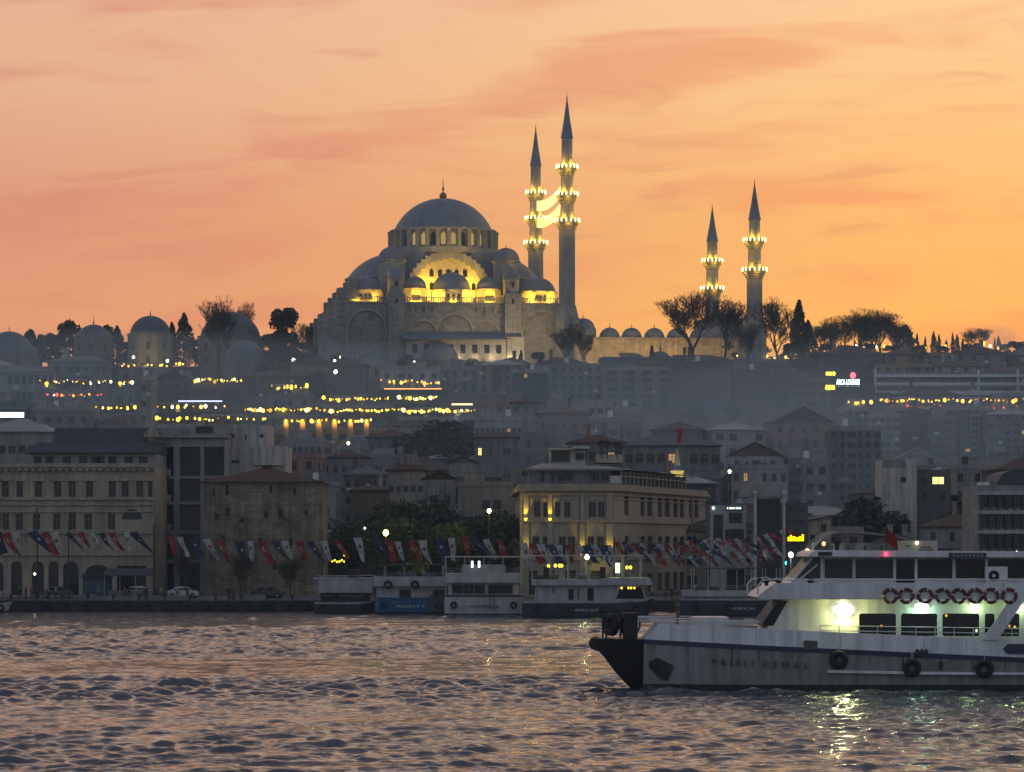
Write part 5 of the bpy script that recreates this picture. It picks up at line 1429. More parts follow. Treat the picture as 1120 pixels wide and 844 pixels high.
# ---- the rest of the slope, row by row
COVER = [(-80, 168, 470), (168, 248, 480), (248, 312, 466), (222, 352, 512), (571, 671, 512), (671, 774, 538), (648, 1200, 606)]
LANDM = [(20, 'the grey domed building'), (100, 'the small tomb'), (162, 'the floodlit tomb'), (249, 'the dark tomb'), (308, 'the dark evergreen'), (365, 'the mosque end wall'), (425, 'the weight tower'),
         (484, 'the main dome'), (560, 'the stone pier'), (610, 'the tall minarets'), (665, 'the courtyard domes'), (720, 'the fountain houses'), (778, 'the big bare tree'), (825, 'the short minarets'), (878, 'the cypress pair'), (928, 'the blue sign'),
         (985, 'the lantern terrace'), (1040, 'the banded hotel'), (1100, 'the smoke plume')]
cand = []
rows = [488, 508, 530, 552, 576, 602, 628, 656, 686, 716, 750, 784, 818, 846]
for ri, d in enumerate(rows):
    r = random.Random(100 + ri)
    x = -0.175 * d - r.uniform(0, 8)
    while x < 0.175 * d:
        w_ = r.uniform(7.0, 15.0) if r.random() < .85 else r.uniform(15, 22)
        gap = r.choice([0.05, .3, .8, 1.5, 3.0])
        xc = x + w_ / 2; dd = d + r.uniform(-4, 5)
        x += w_ + gap
        p0, p1 = 560 + (xc - w_ / 2) * F_PX / dd, 560 + (xc + w_ / 2) * F_PX / dd
        nst = r.choice([2, 2, 3, 3, 3, 4, 4, 5])
        h = nst * r.uniform(2.7, 3.1) + r.uniform(0, .6)
        if ri < 3: h = min(h, 9.5)
        if ri >= 12: h = min(h, 7)
        gz = min(ground(xc - w_ / 2, dd), ground(xc + w_ / 2, dd)) - .2
        dep = r.uniform(8, 12)
        # keep clear of the buildings already placed and never hide their visible parts
        lim = h; bad = False
        for s0, s1, sy, sb, sd in SPECS:
            if p1 < s0 - 1 or p0 > s1 + 1: continue
            if dd + dep > sd - 1 and dd < sd + 12: bad = True; break
            if dd < sd: lim = min(lim, Z(sb, dd) - gz)
        if 1 and not bad and dd > 500 and dd < 600:
            for s0, s1, sd in ((960, 1045, 520),):
                if p1 > s0 and p0 < s1 and dd < 545: bad = True
        if bad or lim < 3.0: continue
        if lim < h: h = lim; nst = max(1, int(h / 2.7))
        yt = HZ - (gz + h - CAMZ) * F_PX / dd
        if any(c0 <= p0 and p1 <= c1 and yt > cy - 8 for c0, c1, cy in COVER): continue
        if p1 < -25 or p0 > 1145: continue
        col, wall = r.choice(WALLS)
        if col in ('whitewashed', 'ochre') and r.random() < .6: col, wall = WALLS[0]
        roof = r.choice(['flat', 'flat', 'flat', 'tiled', 'tiled', 'grey', 'gable'])
        if w_ > 13 and roof == 'gable': roof = 'tiled'
        cand.append((xc, dd, w_, dep, h, nst, col, roof, ri, r.uniform(-.14, .14)))
RN = {'flat': 'flat roof', 'tiled': 'red hipped roof', 'grey': 'grey hipped roof', 'gable': 'gabled roof'}
byl = {}
for c in cand:
    px = 560 + c[0] * F_PX / c[1]
    lm = min(LANDM, key=lambda q_: abs(q_[0] - px))[1]
    base = f'{NUMW[c[5]]}-storey {c[6]} house, {RN[c[7]]}, {ORD[c[8] + 1]} row up, below {lm}'
    byl.setdefault(base, []).append(c)
for base, cs in byl.items():
    cs.sort(key=lambda c: c[0] / c[1])
    for i, c in enumerate(cs):
        lb = base if len(cs) == 1 else (f'{base}, {["left", "right"][i]} one' if len(cs) == 2 else f'{base}, {ORD[i + 1]} one')
        xc, dd, w_, dep, h, nst, col, roof, ri, rz = c
        house(lb, xc, dd, w_, dep, h, nst, WD[col], roof, random.Random(int(xc * 31 + dd)), None, rz, group='houses on the hillside')
print('houses', len(cand))
# ================================================================== trees
LEAF_D = M('dark_leaves', (.030, .042, .022), .9, .3, .8, island=.55)
LEAF_C = M('cypress_needles', (.020, .028, .020), .95, .3, .8, island=.5)
LEAF_G = M('park_leaves', (.055, .075, .025), .85, .3, .6, island=.55)
TWIG = M('bare_twigs', (.060, .048, .042), .95, .3, 1.0)
def bare_meshes(seed, Ht=14.0, spread=.62, levels=6):
    r = random.Random(seed)
    tr, tw = MB(), MB()
    def grow(p, dvec, ln, rad, lev):
        segs = 3 if lev > 1 else 2
        q = p
        dv = dvec.copy()
        for i in range(segs):
            dv = (dv + Vector((r.uniform(-1, 1), r.uniform(-1, 1), r.uniform(-.2, .6))) * .14).normalized()
            e = q + dv * ln / segs
            a, b_ = rad * (1 - .35 * i / segs), rad * (1 - .35 * (i + 1) / segs)
            (tr if lev >= levels - 1 else tw).tube(q, e, max(a, .02), max(b_, .018), 6 if lev >= levels - 1 else (4 if lev > 2 else 3))
            q = e
            if lev < levels and lev > 0 and i < segs - 1 and r.random() < .75:
                side = (dv + Vector((r.uniform(-1, 1), r.uniform(-1, 1), r.uniform(-.2, .5))) * .95).normalized()
                grow(q, side, ln * r.uniform(.45, .65), b_ * .55, lev - 1)
        if lev > 0:
            n = r.choice([2, 3, 3]) if lev > 1 else 3
            if lev == levels: n = 4
            ph = r.uniform(0, 6)
            for k_ in range(n):
                az_ = ph + 2 * PI * k_ / n + r.uniform(-.4, .4)
                perp = Vector((math.cos(az_), math.sin(az_), 0))
                nd = (dv * r.uniform(.8, 1.2) + perp * spread * r.uniform(.7, 1.3) + Vector((0, 0, .32))).normalized()
                grow(q, nd, ln * r.uniform(.62, .82), b_ * .68, lev - 1)
    grow(Vector((0, 0, -.6)), Vector((0, 0, 1)), Ht * .27, Ht * .022, levels)
    zmax = max(v_[2] for v_ in tw.v)
    k_ = Ht / zmax
    for m_ in (tr, tw): m_.v = [(x_ * k_, y_ * k_, z_ * k_) for x_, y_, z_ in m_.v]
    return tr.mesh('trunk', BARK), tw.mesh('crown', TWIG)
BARE = [bare_meshes(s_, 14, sp_) for s_, sp_ in ((1, .55), (2, .66), (3, .48), (4, .74))]
def bare_tree(label, px, d, ytop, ybase, k, wide=1.0, rz=0.0, group='bare winter trees along the ridge'):
    x = X(px, d); gz = min(ground(x, d), Z(ybase, d))
    t = thing('bare_tree', label, 'tree', (x, d, gz), rz, group)
    hgt = Z(ytop, d) - gz
    for nm, me in zip(('trunk', 'crown'), BARE[k]):
        o = put(nm, me, t); o.scale = (hgt / 14 * wide, hgt / 14 * wide, hgt / 14)
    return t
bt = bare_tree
bt('wide bare tree spreading before the large dark tomb', 240, 857, 322, 398, 3, .85, .4)
bt('thinner bare tree leaning out right of the large dark tomb', 268, 880, 330, 398, 0, .9, 1.2)
bt('pale bare tree in the gap between dark evergreen and mosque', 340, 905, 352, 392, 1, 1.0, 2.0)
bt('big bare tree in front of the rear short minaret', 757, 868, 316, 400, 1, 1.3, .3)
bt('second large bare crown right of the rear short minaret', 790, 872, 322, 400, 3, .95, 1.7)
bt('bare tree with upright limbs between front short minaret and cypress pair', 853, 862, 323, 402, 2, 1.15, .8)
bt('small bare tree at the foot of the front short minaret', 818, 866, 352, 402, 0, 1.0, 2.4)
bt('bare tree right of the cypress pair, first of the ridge grove', 912, 900, 346, 392, 0, 1.25, .2)
bt('bare tree in the middle of the ridge grove', 938, 905, 340, 390, 3, 1.2, 1.1)
bt('tallest bare tree of the ridge grove, at its right end', 966, 900, 336, 390, 1, 1.25, 2.2)
bt('thin bare tree between grove trees, half hidden', 952, 915, 345, 388, 2, 1.1, .6)
for i_, (px_, yt_, k_) in enumerate(((900, 352, 3), (925, 345, 0), (945, 344, 1), (958, 341, 3), (978, 346, 0), (985, 352, 2))):
    bt(f'bare tree filling the ridge grove between its larger crowns, {ORD[i_ + 1]} from the left', px_, 908 + i_, yt_, 388, k_, 1.35, i_ * 1.3)
bt('low round bare tree far along the ridge, left of two', 1060, 960, 361, 384, 3, 1.5, .5)
bt('low round bare tree far along the ridge, right of two', 1077, 955, 358, 384, 1, 1.5, 1.9)
bt('bare tree in front of the mosque corner by the tall minaret', 622, 862, 352, 402, 0, 1.0, 1.5)
bt('faint bare tree against the courtyard wall', 640, 864, 358, 402, 2, 1.0, .1)
bt('leafless tree on the quay before the stone tower', 262, 425, 600, 655, 3, 1.0, .9, 'bare trees on the quay')
bt('leafless tree on the quay by the stone tower corner', 318, 426, 606, 655, 0, 1.1, 2.0, 'bare trees on the quay')
bt('leafless shrubby tree on the quay beside the small moored boat', 404, 420, 614, 655, 1, 1.0, .5, 'bare trees on the quay')
bt('leafless tree on the quay by the office block', 205, 428, 603, 655, 2, 1.0, 1.4, 'bare trees on the quay')

def leaves(m, pts, r, s0, s1):
    for p in pts:
        s_ = r.uniform(s0, s1)
        n_ = Vector((r.gauss(0, 1), r.gauss(0, 1), r.gauss(0, 1) + .5)).normalized()
        u = n_.orthogonal().normalized(); v_ = n_.cross(u)
        a = r.uniform(0, 6); u, v_ = u * math.cos(a) + v_ * math.sin(a), v_ * math.cos(a) - u * math.sin(a)
        q = Vector(p)
        m.quad(q - u * s_, q - v_ * s_ * .55 + u * s_ * .1, q + u * s_, q + v_ * s_ * .55)
def cypress_meshes(seed, Ht=16.0, wd=2.2, n=2600):
    r = random.Random(seed); m = MB(); pts = []
    lob = [(r.uniform(0, 6), r.uniform(.05, .95)) for _ in range(14)]
    for _ in range(n):
        f = r.random() ** .8; az_ = r.uniform(0, 2 * PI)
        prof = (math.sin(PI * min(1, (f * .92 + .08)) ** .75) ** .8) if f < .99 else .05
        bulge = 1 + .28 * sum(math.exp(-((f - l2) ** 2) / .004) * math.cos(az_ - l1) for l1, l2 in lob)
        rad = wd * prof * bulge * (r.random() ** .35)
        pts.append((rad * math.cos(az_), rad * math.sin(az_), .6 + f * (Ht - .6)))
    leaves(m, pts, r, .22, .5)
    t = MB(); t.tube((0, 0, -.8), (0, 0, Ht * .8), .28, .06, 7)
    return t.mesh('trunk', BARK), m.mesh('crown', LEAF_C)
def leafy_meshes(seed, Ht=9.0, wd=4.5, n=4200, mat=None, lobes=16, base=.25, ls=(.16, .38)):
    r = random.Random(seed); m = MB(); t = MB(); pts = []
    t.tube((0, 0, -.8), (0, 0, Ht * .45), Ht * .028, Ht * .02, 7)
    L_ = []
    for i in range(lobes):
        az_ = r.uniform(0, 2 * PI); q = r.random() ** .6 * wd * .72; z_ = Ht * r.uniform(base + .12, .86)
        c = Vector((q * math.cos(az_), q * math.sin(az_), z_)); rr = r.uniform(.26, .46) * wd * (1.15 - .5 * abs(z_ / Ht - .55))
        L_.append((c, rr)); t.tube((0, 0, Ht * r.uniform(.25, .45)), c, Ht * .011, Ht * .004, 5)
    for _ in range(n):
        c, rr = r.choice(L_)
        v_ = Vector((r.gauss(0, 1), r.gauss(0, 1), r.gauss(0, 1))).normalized() * rr * r.random() ** .38
        v_.z *= .8
        p = c + v_
        if p.z < Ht * base * .8: continue
        pts.append(p)
    leaves(m, pts, r, *ls)
    return t.mesh('trunk', BARK), m.mesh('crown', mat or LEAF_D)
CYP = [cypress_meshes(1), cypress_meshes(2, 16, 2.9, 3000), cypress_meshes(3, 16, 1.7, 2200)]
EVG = [leafy_meshes(5, 15, 4.6, 5200, LEAF_C, 22, .04, (.25, .55)), leafy_meshes(6, 15, 5.4, 4600, LEAF_C, 13, .3, (.25, .5))]
PARK = [leafy_meshes(s_, 9, 4.6, 4200, LEAF_D if s_ != 13 else LEAF_G) for s_ in (11, 12, 13)]
SLOPE = [leafy_meshes(s_, 8, 4.6, 2600, LEAF_D, 14, .05, (.25, .55)) for s_ in (21, 22)]
def tree(name, label, cat, pair, H0, px, d, ytop, ybase, wide=1.0, rz=0.0, group=None, gz=None):
    x = X(px, d); gz = (min(ground(x, d), Z(ybase, d)) if ybase < 600 else ground(x, d)) if gz is None else gz
    t = thing(name, label, cat, (x, d, gz), rz, group)
    hgt = max(3.5, Z(ytop, d) - gz)
    for nm, me in zip(('trunk', 'crown'), pair):
        o = put(nm, me, t); k_ = hgt / H0; o.scale = (k_ * wide, k_ * wide, k_)
    return t
GC = 'cypresses on the ridge'
for lb, px, d, yt, k_, wd_ in (('tall cypress, left one of the pair beside the short minaret', 874, 868, 329, 2, 1.25), ('shorter cypress of the pair, leaning against the tall one', 884, 866, 351, 0, 1.3),
        ('broad dark cypress left of the large dark tomb', 201, 874, 343, 1, 1.05), ('dark cypress between small tomb and floodlit tomb', 128, 872, 357, 1, 1.2), ('cypress hugging the right side of the floodlit tomb', 188, 880, 353, 0, 1.1),
        ('slim dark cypress at the foot of the mosque stair block', 570, 862, 383, 2, 1.2), ('stout cypress right of the grove on the ridge', 991, 935, 356, 1, 1.6), ('small cypress by the courtyard foot, left of the fountain houses', 713, 856, 378, 2, 1.1),
        ('tiny cypress right of the fountain house with chimney', 737, 856, 388, 2, 1.2)):
    tree('cypress', lb, 'tree', CYP[k_], 16, px, d, yt, 402, wd_, px * .1, GC)
for i, (px, yt) in enumerate(((1003, 365), (1012, 368), (1021, 363), (1027, 366), (1042, 364), (1047, 366), (1053, 370), (1088, 370), (1092, 368), (935, 372), (1000, 370), (1035, 372))):
    tree('cypress', f'thin far cypress on the ridge skyline, {ORD[sorted([1003, 1012, 1021, 1027, 1042, 1047, 1053, 1088, 1092, 935, 1000, 1035]).index(px) + 1]} from the left', 'tree', CYP[(i * 2) % 3], 16, px, 1000, yt, 384, .75, i, 'thin cypresses far along the ridge')
GE = 'evergreens on the ridge'
for lb, px, d, yt, k_, wd_ in (('large dark evergreen with ragged crown left of the mosque', 308, 872, 332, 0, .95), ('umbrella pine rising left of the small tomb', 76, 884, 347, 1, .8), ('small pine right of the small tomb', 112, 884, 353, 1, .75),
        ('little pine on the skyline near the left edge', 37, 900, 358, 1, .7), ('dark round evergreen at the right edge of the ridge', 1117, 880, 371, 0, 1.5), ('dark bush right of the stair block of the mosque', 590, 858, 383, 0, 1.3),
        ('shaggy evergreen right of the large evergreen, half its height', 318, 866, 360, 0, 1.0), ('low pine on the left skyline between domes', 55, 905, 362, 1, .8)):
    tree('evergreen', lb, 'tree', EVG[k_], 15, px, d, yt, 404, wd_, px * .3, GE)
for i_, (px_, yt_, k_, w_) in enumerate(((20, 366, 0, 1.4), (45, 368, 0, 1.6), (62, 364, 0, 1.2), (86, 366, 0, 1.3), (138, 372, 0, 1.5), (214, 368, 0, 1.1), (226, 374, 0, 1.5), (284, 372, 0, 1.3), (298, 362, 0, 1.2), (330, 372, 0, 1.6), (345, 376, 0, 1.5))):
    tree('evergreen', f'low dark evergreen filling the left ridge between domes, {ORD[i_ + 1]} from the left', 'tree', EVG[k_], 15, px_, 876 + (i_ % 3) * 4, yt_, 400, w_, i_ * 1.7, 'low evergreens on the left ridge')
for i_, (px_, yt_, w_) in enumerate(((800, 372, 1.4), (832, 376, 1.5), (862, 374, 1.5), (905, 374, 1.5), (925, 376, 1.6), (950, 374, 1.5), (975, 376, 1.6), (1008, 376, 1.6), (1030, 377, 1.6), (1062, 374, 1.8), (1100, 375, 1.6))):
    tree('evergreen', f'low dark evergreen along the right ridge under the lamps, {ORD[i_ + 1]} from the left', 'tree', EVG[0], 15, px_, 890 + (i_ % 3) * 6, yt_, 396, w_, i_ * 1.9, 'low evergreens on the right ridge')
GP = 'leafy trees behind the moored boats'
for i, (lb, px, d, yt, k_, wd_) in enumerate((('dark leafy tree next to the stone tower, first of the waterfront grove', 366, 462, 578, 0, 1.1), ('dark leafy tree behind the white pennant in the waterfront grove', 393, 470, 566, 1, 1.0),
        ('green leafy tree lit by the yellow street lamp', 431, 452, 560, 2, 1.0), ('tall dark tree in the middle of the waterfront grove', 458, 474, 547, 0, 1.0), ('leafy tree with pale patches right of the lit one', 480, 456, 566, 2, .9),
        ('dark dense tree left of the corner building', 520, 460, 558, 1, 1.1), ('last dark tree of the grove touching the corner building', 549, 464, 562, 0, 1.0), ('low dark tree under the cream row house', 498, 470, 563, 1, 1.1),
        ('bushy dark tree behind the yellow street lamp', 412, 474, 572, 0, .9))):
    tree('leafy_tree', lb, 'tree', PARK[k_], 9, px, d, yt, 655, wd_, i * 1.1, GP, 1.3)
GS = 'bushy trees between the houses on the slope'
for i, (lb, px, d, yt, wd_) in enumerate((('big dark tree mass left of the long school', 480, 640, 462, 1.5), ('dark tree right of the big tree mass, below the long school', 505, 632, 474, 1.3), ('dark tree at the left end of the big tree mass', 462, 636, 472, 1.2),
        ('bushy tree between the dark hall and the long school', 512, 668, 455, 1.0), ('dark tree on the slope under the raw concrete block', 690, 770, 440, 1.2), ('dark tree under the plain slab block', 760, 760, 452, 1.4), ('tree between slab block and stepped block', 800, 765, 446, 1.3),
        ('dark tree in the smoke below the stepped block', 840, 700, 468, 1.3), ('dark tree behind the wide warehouse in the smoke', 815, 600, 505, 1.1), ('tree beside the gable wall and dark house', 1045, 530, 535, 1.1), ('tree left of the tall pale gable', 948, 520, 545, 1.2),
        ('dark shrubby tree by the long brown wall', 345, 812, 406, 1.2), ('tree at the foot of the mosque end wall', 372, 862, 388, 1.2), ('tree before the mosque left bay', 405, 860, 386, 1.2), ('tree beside the low lead dome hall, left', 445, 856, 389, 1.1),
        ('tree beside the low lead dome hall, right', 518, 858, 391, 1.1), ('tree below the courtyard wall, middle', 668, 850, 396, 1.3), ('tree below the gatehouse wall', 790, 856, 392, 1.4), ('hedge-like tree under the ridge lamps', 930, 878, 384, 1.7), ('hedge-like tree under the ridge grove, right end', 990, 880, 385, 1.8),
        ('bushy tree under the far ridge lamps', 1050, 882, 386, 1.9), ('bushy tree near the smoke plume', 1092, 878, 388, 1.6), ('bushy tree under the cypress pair', 890, 866, 385, 1.4), ('low tree by the low grey domes', 72, 842, 388, 1.3), ('low tree right of the low bath dome', 296, 846, 392, 1.3), ('low tree left of the floodlit tomb', 112, 842, 390, 1.2))):
    tree('bushy_tree', lb, 'tree', SLOPE[i % 2], 8, px, d, yt, 700, wd_, i * .9, GS)
# ================================================================== moored boats
BOATW = M('boat_off_white', (.36, .36, .365), .5, .14, .5, spec=.35, streak=.3)
NAVY = M('navy_hull', (.018, .024, .04), .35, .25, .4, spec=.5, streak=.2)
BLUE = M('blue_hull', (.022, .085, .21), .4, .2, .4, spec=.5, streak=.25)
GREYH = M('off_white_hull', (.40, .41, .42), .45, .1, .5, spec=.4, streak=.25)
BOOT = M('boot_top', (.02, .018, .02), .6, .3)
DECK = M('deck_paint', (.2, .21, .2), .7, .2, .8)
def boat(label, px0, px1, d, beam, zs, hull, bow=0, house=(.04, .96), ops=(), upper='posts', name=None, ncol=None, upr=(.0, 1.0), rooff=(.0, 1.0), stripe=True, canopy_mat=None, names='tour_boat', step=.5, short='', cabin_mat=None):
    """zs: hull top, house top, slab top, upper-deck roof. bow: -1 left, +1 right, 0 a transom seen square on"""
    xa, xb = X(px0, d), X(px1, d); L_ = xb - xa; h = L_ / 2
    t = thing(names, label, 'boat', ((xa + xb) / 2, d + beam / 2, 0))
    z1, z2, z3, z4 = zs
    def half(f):      # half-beam along the length 0..1
        q = beam / 2
        if bow:
            g = f if bow < 0 else 1 - f
            q *= min(1, (max(0, g) / .28)) ** .55 if g < .28 else 1
            if g > .9: q *= 1 - .12 * (g - .9) / .1
        else:
            e = min(f, 1 - f)
            q *= 1 - .18 * max(0, 1 - e / .06) ** 2
        return max(q, .08)
    K = 24; vs, fs, mi = [], [], []
    lv = [(-.5, .86), (.28, .93), (.30, .935), (z1 - .22, .99), (z1 - .20, 1.02), (z1, 1.03)]
    for s_ in (-1, 1):
        b0 = len(vs)
        for i in range(K + 1):
            f = i / K
            for z_, k_ in lv:
                x_ = -h + L_ * f
                sheer = 0
                if bow:
                    g = f if bow < 0 else 1 - f
                    sheer = .55 * max(0, 1 - g / .35) ** 2 * (z_ / z1 if z_ > .3 else 0)
                    x_ += bow * (.9 * max(0, 1 - g / .2) * (z_ / z1 - .5))
                vs.append((x_, s_ * half(f) * k_, z_ + sheer))
        n_ = len(lv)
        for i in range(K):
            for j in range(n_ - 1):
                a = b0 + i * n_ + j
                f4 = (a, a + n_, a + n_ + 1, a + 1) if s_ < 0 else (a, a + 1, a + n_ + 1, a + n_)
                fs.append(f4); mi.append(1 if j == 0 else (2 if j == 4 and stripe else 0))
    n_ = len(lv); tot = (K + 1) * n_
    for i in (0, K):
        for j in range(n_ - 1):
            a = i * n_ + j
            fs.append((a, a + 1, a + 1 + tot, a + tot)); mi.append(1 if j == 0 else 0)
    for i in range(K):
        a = i * n_ + n_ - 1
        fs.append((a, a + n_, a + n_ + tot, a + tot)); mi.append(3)
    m = MB(); m.v, m.f, m.m = vs, fs, mi
    m.build('hull', [hull, BOOT, BOATW if hull is not GREYH else NAVY, DECK], t)
    a0, a1 = -h + L_ * house[0], -h + L_ * house[1]; hb = beam / 2 - step
    m = MB(); o_ = [(X(p, d) - (xa + xb) / 2 - a0, X(q, d) - (xa + xb) / 2 - a0, Z(y1, d), Z(y0, d)) for p, q, y0, y1 in ops]
    m.panel((a0, -hb, 0), (1, 0, 0), (0, -1, 0), a1 - a0, z1 - .1, z2, o_, .12)
    m.box(a0, a0 + .08, -hb + .01, hb, z1 - .1, z2); m.box(a1 - .08, a1, -hb + .01, hb, z1 - .1, z2); m.box(a0 + .08, a1 - .08, hb - .08, hb, z1 - .1, z2)
    ho_ = m.build('cabin', cabin_mat or BOATW, t)
    for q in o_: window(ho_, (a0, -hb), 0, q[0], q[2], q[1] - q[0], q[3] - q[2], .1, 'big', TINT)
    m = MB(); m.box(a0 - .35, a1 + .35, -beam / 2 - .05, beam / 2 + .05, z2, z2 + .15)
    m.panel((a0 - .35, -beam / 2 - .05, 0), (1, 0, 0), (0, -1, 0), a1 - a0 + .7, z2 + .15, z3, [], .1)
    m.box(a0 - .35, a1 + .35, -beam / 2 - .045, -beam / 2 + .03, z2 + .15, z3); m.box(a0 - .35, a1 + .35, beam / 2 - .03, beam / 2 + .05, z2 + .15, z3)
    m.build('upper_deck', BOATW, t)
    b0, b1 = -h + L_ * upr[0], -h + L_ * upr[1]
    if z4 > z3:
        n2 = ncol or max(3, int((b1 - b0) / 2.6))
        for i in range(n2 + 1):
            for y_ in (-beam / 2 + .15, beam / 2 - .15):
                put('post', _win.setdefault(('post', round(z4 - z2, 2)), MB().box(-.05, .05, -.05, .05, 0, z4 - z2 - .15).mesh('post', BOATW)), t, (b0 + .1 + (b1 - b0 - .2) * i / n2, y_, z2 + .15))
        c0, c1 = -h + L_ * rooff[0], -h + L_ * rooff[1]
        MB().box(c0 - .2, c1 + .2, -beam / 2 - .1, beam / 2 + .1, z4, z4 + .13).build('canopy', canopy_mat or BOATW, t)
        m = MB()
        for z_ in (z3 + .25, z3 + .5): m.tube((b0, -beam / 2 + .05, z_), (b1, -beam / 2 + .05, z_), .025, .025, 4)
        m.build('railing', BOATW, t)
        for i in range(int((b1 - b0) / 1.6)):      # benches seen over the rail
            if i % 3 == 2: continue
            put('bench', _win.setdefault('bench', MB().box(0, 1.1, -.25, .25, .35, .45).box(0, 1.1, .2, .28, .45, .95).mesh('bench', BOOT)), t, (b0 + .4 + i * 1.6, -beam * .2, z2 + .15))
    for i in range(max(2, int(L_ / 3.2))):
        x_ = -h + L_ * (.12 + .76 * i / max(1, int(L_ / 3.2) - 1))
        f = (x_ + h) / L_
        o = put('tyre_fender', _win.setdefault('smtyre', MB().torus((0, 0, 0), .30, .12).mesh('tyre_fender', BLACK, True)), None, (t.location.x + x_, t.location.y - half(f) * 1.04 - .11, z1 * .52))
        tag(o, f'{ORD[i + 1]} tyre fender from the left on the hull of the {short}', 'fender', 'tyre fenders on the moored boats')
    if name: letters(name, .42, M('hull_lettering', (.5, .5, .5), .7) if hull is not GREYH else DARK, t, (name_x(label, L_), -half(.5) * .985 - .03, z1 * .40), min(3.6, L_ * .4))
    return t, h, ((xa + xb) / 2)
def name_x(label, L_): return 0.0
A, hA, cA = boat('small low ferry boat with dark hull, moored by the quay', 344, 414, 392, 3.6, (1.35, 2.5, 4.05, 4.1), NAVY, 1, (.10, .86), [(352, 366, 645, 651), (371, 396, 644, 652)], stripe=True, short='small dark ferry boat', cabin_mat=BOOT)
m = MB()
for s_ in (-1.5, 1.5):
    pts = [(X(px, 392) - cA, s_, Z(py, 392)) for px, py in ((349, 632), (352, 629.5), (390, 629.5), (404, 628), (411, 630), (413.5, 636), (412, 645))]
    m.path(pts, .06, 5)
m.build('roof_rail', BOATW, A)
m = MB(); m.box(X(380, 392) - cA, X(391, 392) - cA, -1.6, 1.4, 4.1, 5.2); m.build('wheelhouse', BOOT, A)
B, hB, cB = boat('blue-hulled excursion boat seen square on, second from stone tower', 410, 489, 388, 5.2, (2.0, 3.3, 4.45, 5.75), BLUE, 0, (.02, .98), [(436, 450, 643.5, 656), (473, 487, 644, 656)], upr=(.12, .95), rooff=(.12, .86), canopy_mat=BOOT, stripe=False, name='ADEM F', short='blue-hulled boat')
m = MB()
m.box(X(469, 388) - cB, X(490, 388) - cB, -2.75, -2.69, .3, 2.3); m.build('boarding_door', NAVY, B)
for px in (424.5, 454):
    o = put('tyre_fender', _win.setdefault('bigtyre', MB().torus((0, 0, 0), .36, .16).mesh('tyre_fender', BLACK, True)), None, (X(px, 388), 387.85, Z(638.5, 388)))
    tag(o, f'black tyre on the upper band of the blue-hulled boat, {"left" if px < 440 else "right"} one', 'fender', 'tyres on the blue boat upper band')
C_, hC, cC = boat('off-white excursion boat with tall transom and dark window strip, moored mid row', 486, 572, 378, 5.6, (2.45, 3.85, 5.0, 6.75), GREYH, 0, (.05, .95), [(494, 531, 638, 649.5), (533, 561, 638, 649.5)], rooff=(0.02, 1.0), name='YAREN 2', ncol=4, short='off-white boat')
m = MB()
for px in (535.5, 540.5): m.tube((X(px, 378) - cC, -2.95, .6), (X(px, 378) - cC, -2.95, 3.6), .04, .04, 4)
for i in range(8): m.tube((X(535.5, 378) - cC, -2.95, .8 + i * .36), (X(540.5, 378) - cC, -2.95, .8 + i * .36), .03, .03, 4)
m.build('ladder', DARK, C_)
m = MB(); m.box(X(505, 378) - cC, X(553, 378) - cC, -1.6, 1.5, 5.0, 5.9); m.build('life_raft_box', BOATW, C_)
D_, hD, cD = boat('long navy-hulled tour boat with lit upper deck before the corner building', 571, 713, 368, 5.4, (1.85, 3.65, 4.35, 6.9), NAVY, 1, (.10, .93), [(604, 606, 642, 648), (621, 628, 643, 656), (631, 634, 643, 655), (642, 650, 642, 657)], upr=(.07, .93), rooff=(.07, .93), name='FERMAN ELIF K', ncol=6, short='lit navy tour boat')
m = MB(); xr = X(676, 368) - cD
m.extr([(X(669, 368) - cD, 1.9), (X(708, 368) - cD, 1.9), (X(703, 368) - cD, 3.66), (X(676, 368) - cD, 3.66)], -2.35, 2.35); m.build('wheelhouse', BOATW, D_)
m = MB(); m.extr([(X(674, 368) - cD, 2.15), (X(705, 368) - cD, 2.15), (X(701.5, 368) - cD, 3.45), (X(678.5, 368) - cD, 3.45)], -2.39, -2.36); m.build('wheelhouse_window', TINT, D_)
m = MB(); m.extr([(X(667, 368) - cD, 3.7), (X(714, 368) - cD, 3.7), (X(711, 368) - cD, 4.5), (X(667, 368) - cD, 4.5)], -2.85, 2.85); m.build('brow', BOATW, D_)
for px in (597.5, 659):
    m = MB(); m.box(X(px - 3, 368) - cD, X(px + 3, 368) - cD, -2.9, -2.2, 4.4, 5.7); m.build('loudspeaker_box', BOOT, D_)
for i, (px, py) in enumerate(((600, 618.5), (607.5, 618), (612, 618), (614.5, 618), (686, 620), (690, 620))):
    put('deck_light', bulb_mesh(E_GOLD, .17), D_, (X(px, 368) - cD, -1.6, Z(py, 368)))
for px in (680, 687.5, 690.5, 694): put('cabin_light', bulb_mesh(E_GOLD, .10), D_, (X(px, 368) - cD, -2.45, Z(642.5, 368)))
put('mast_light', bulb_mesh(E_WHITE, .28), D_, (X(642, 368) - cD, -2.6, Z(608.5, 368)))
lamp('deck_lamp', 'POINT', (X(640, 368) - cD, -2.0, 6.6), 160, (.8, 1, .35), D_, .2)
lamp('deck_lamp', 'POINT', (X(675, 368) - cD, -2.2, 5.8), 240, (.8, 1, .4), D_, .2)
m = MB(); m.box(X(673, 368) - cD, X(678, 368) - cD, -2.78, -2.72, Z(626, 368), Z(615, 368)); m.build('lit_panel', E('green_white', (.8, 1, .55), 2.0), D_)
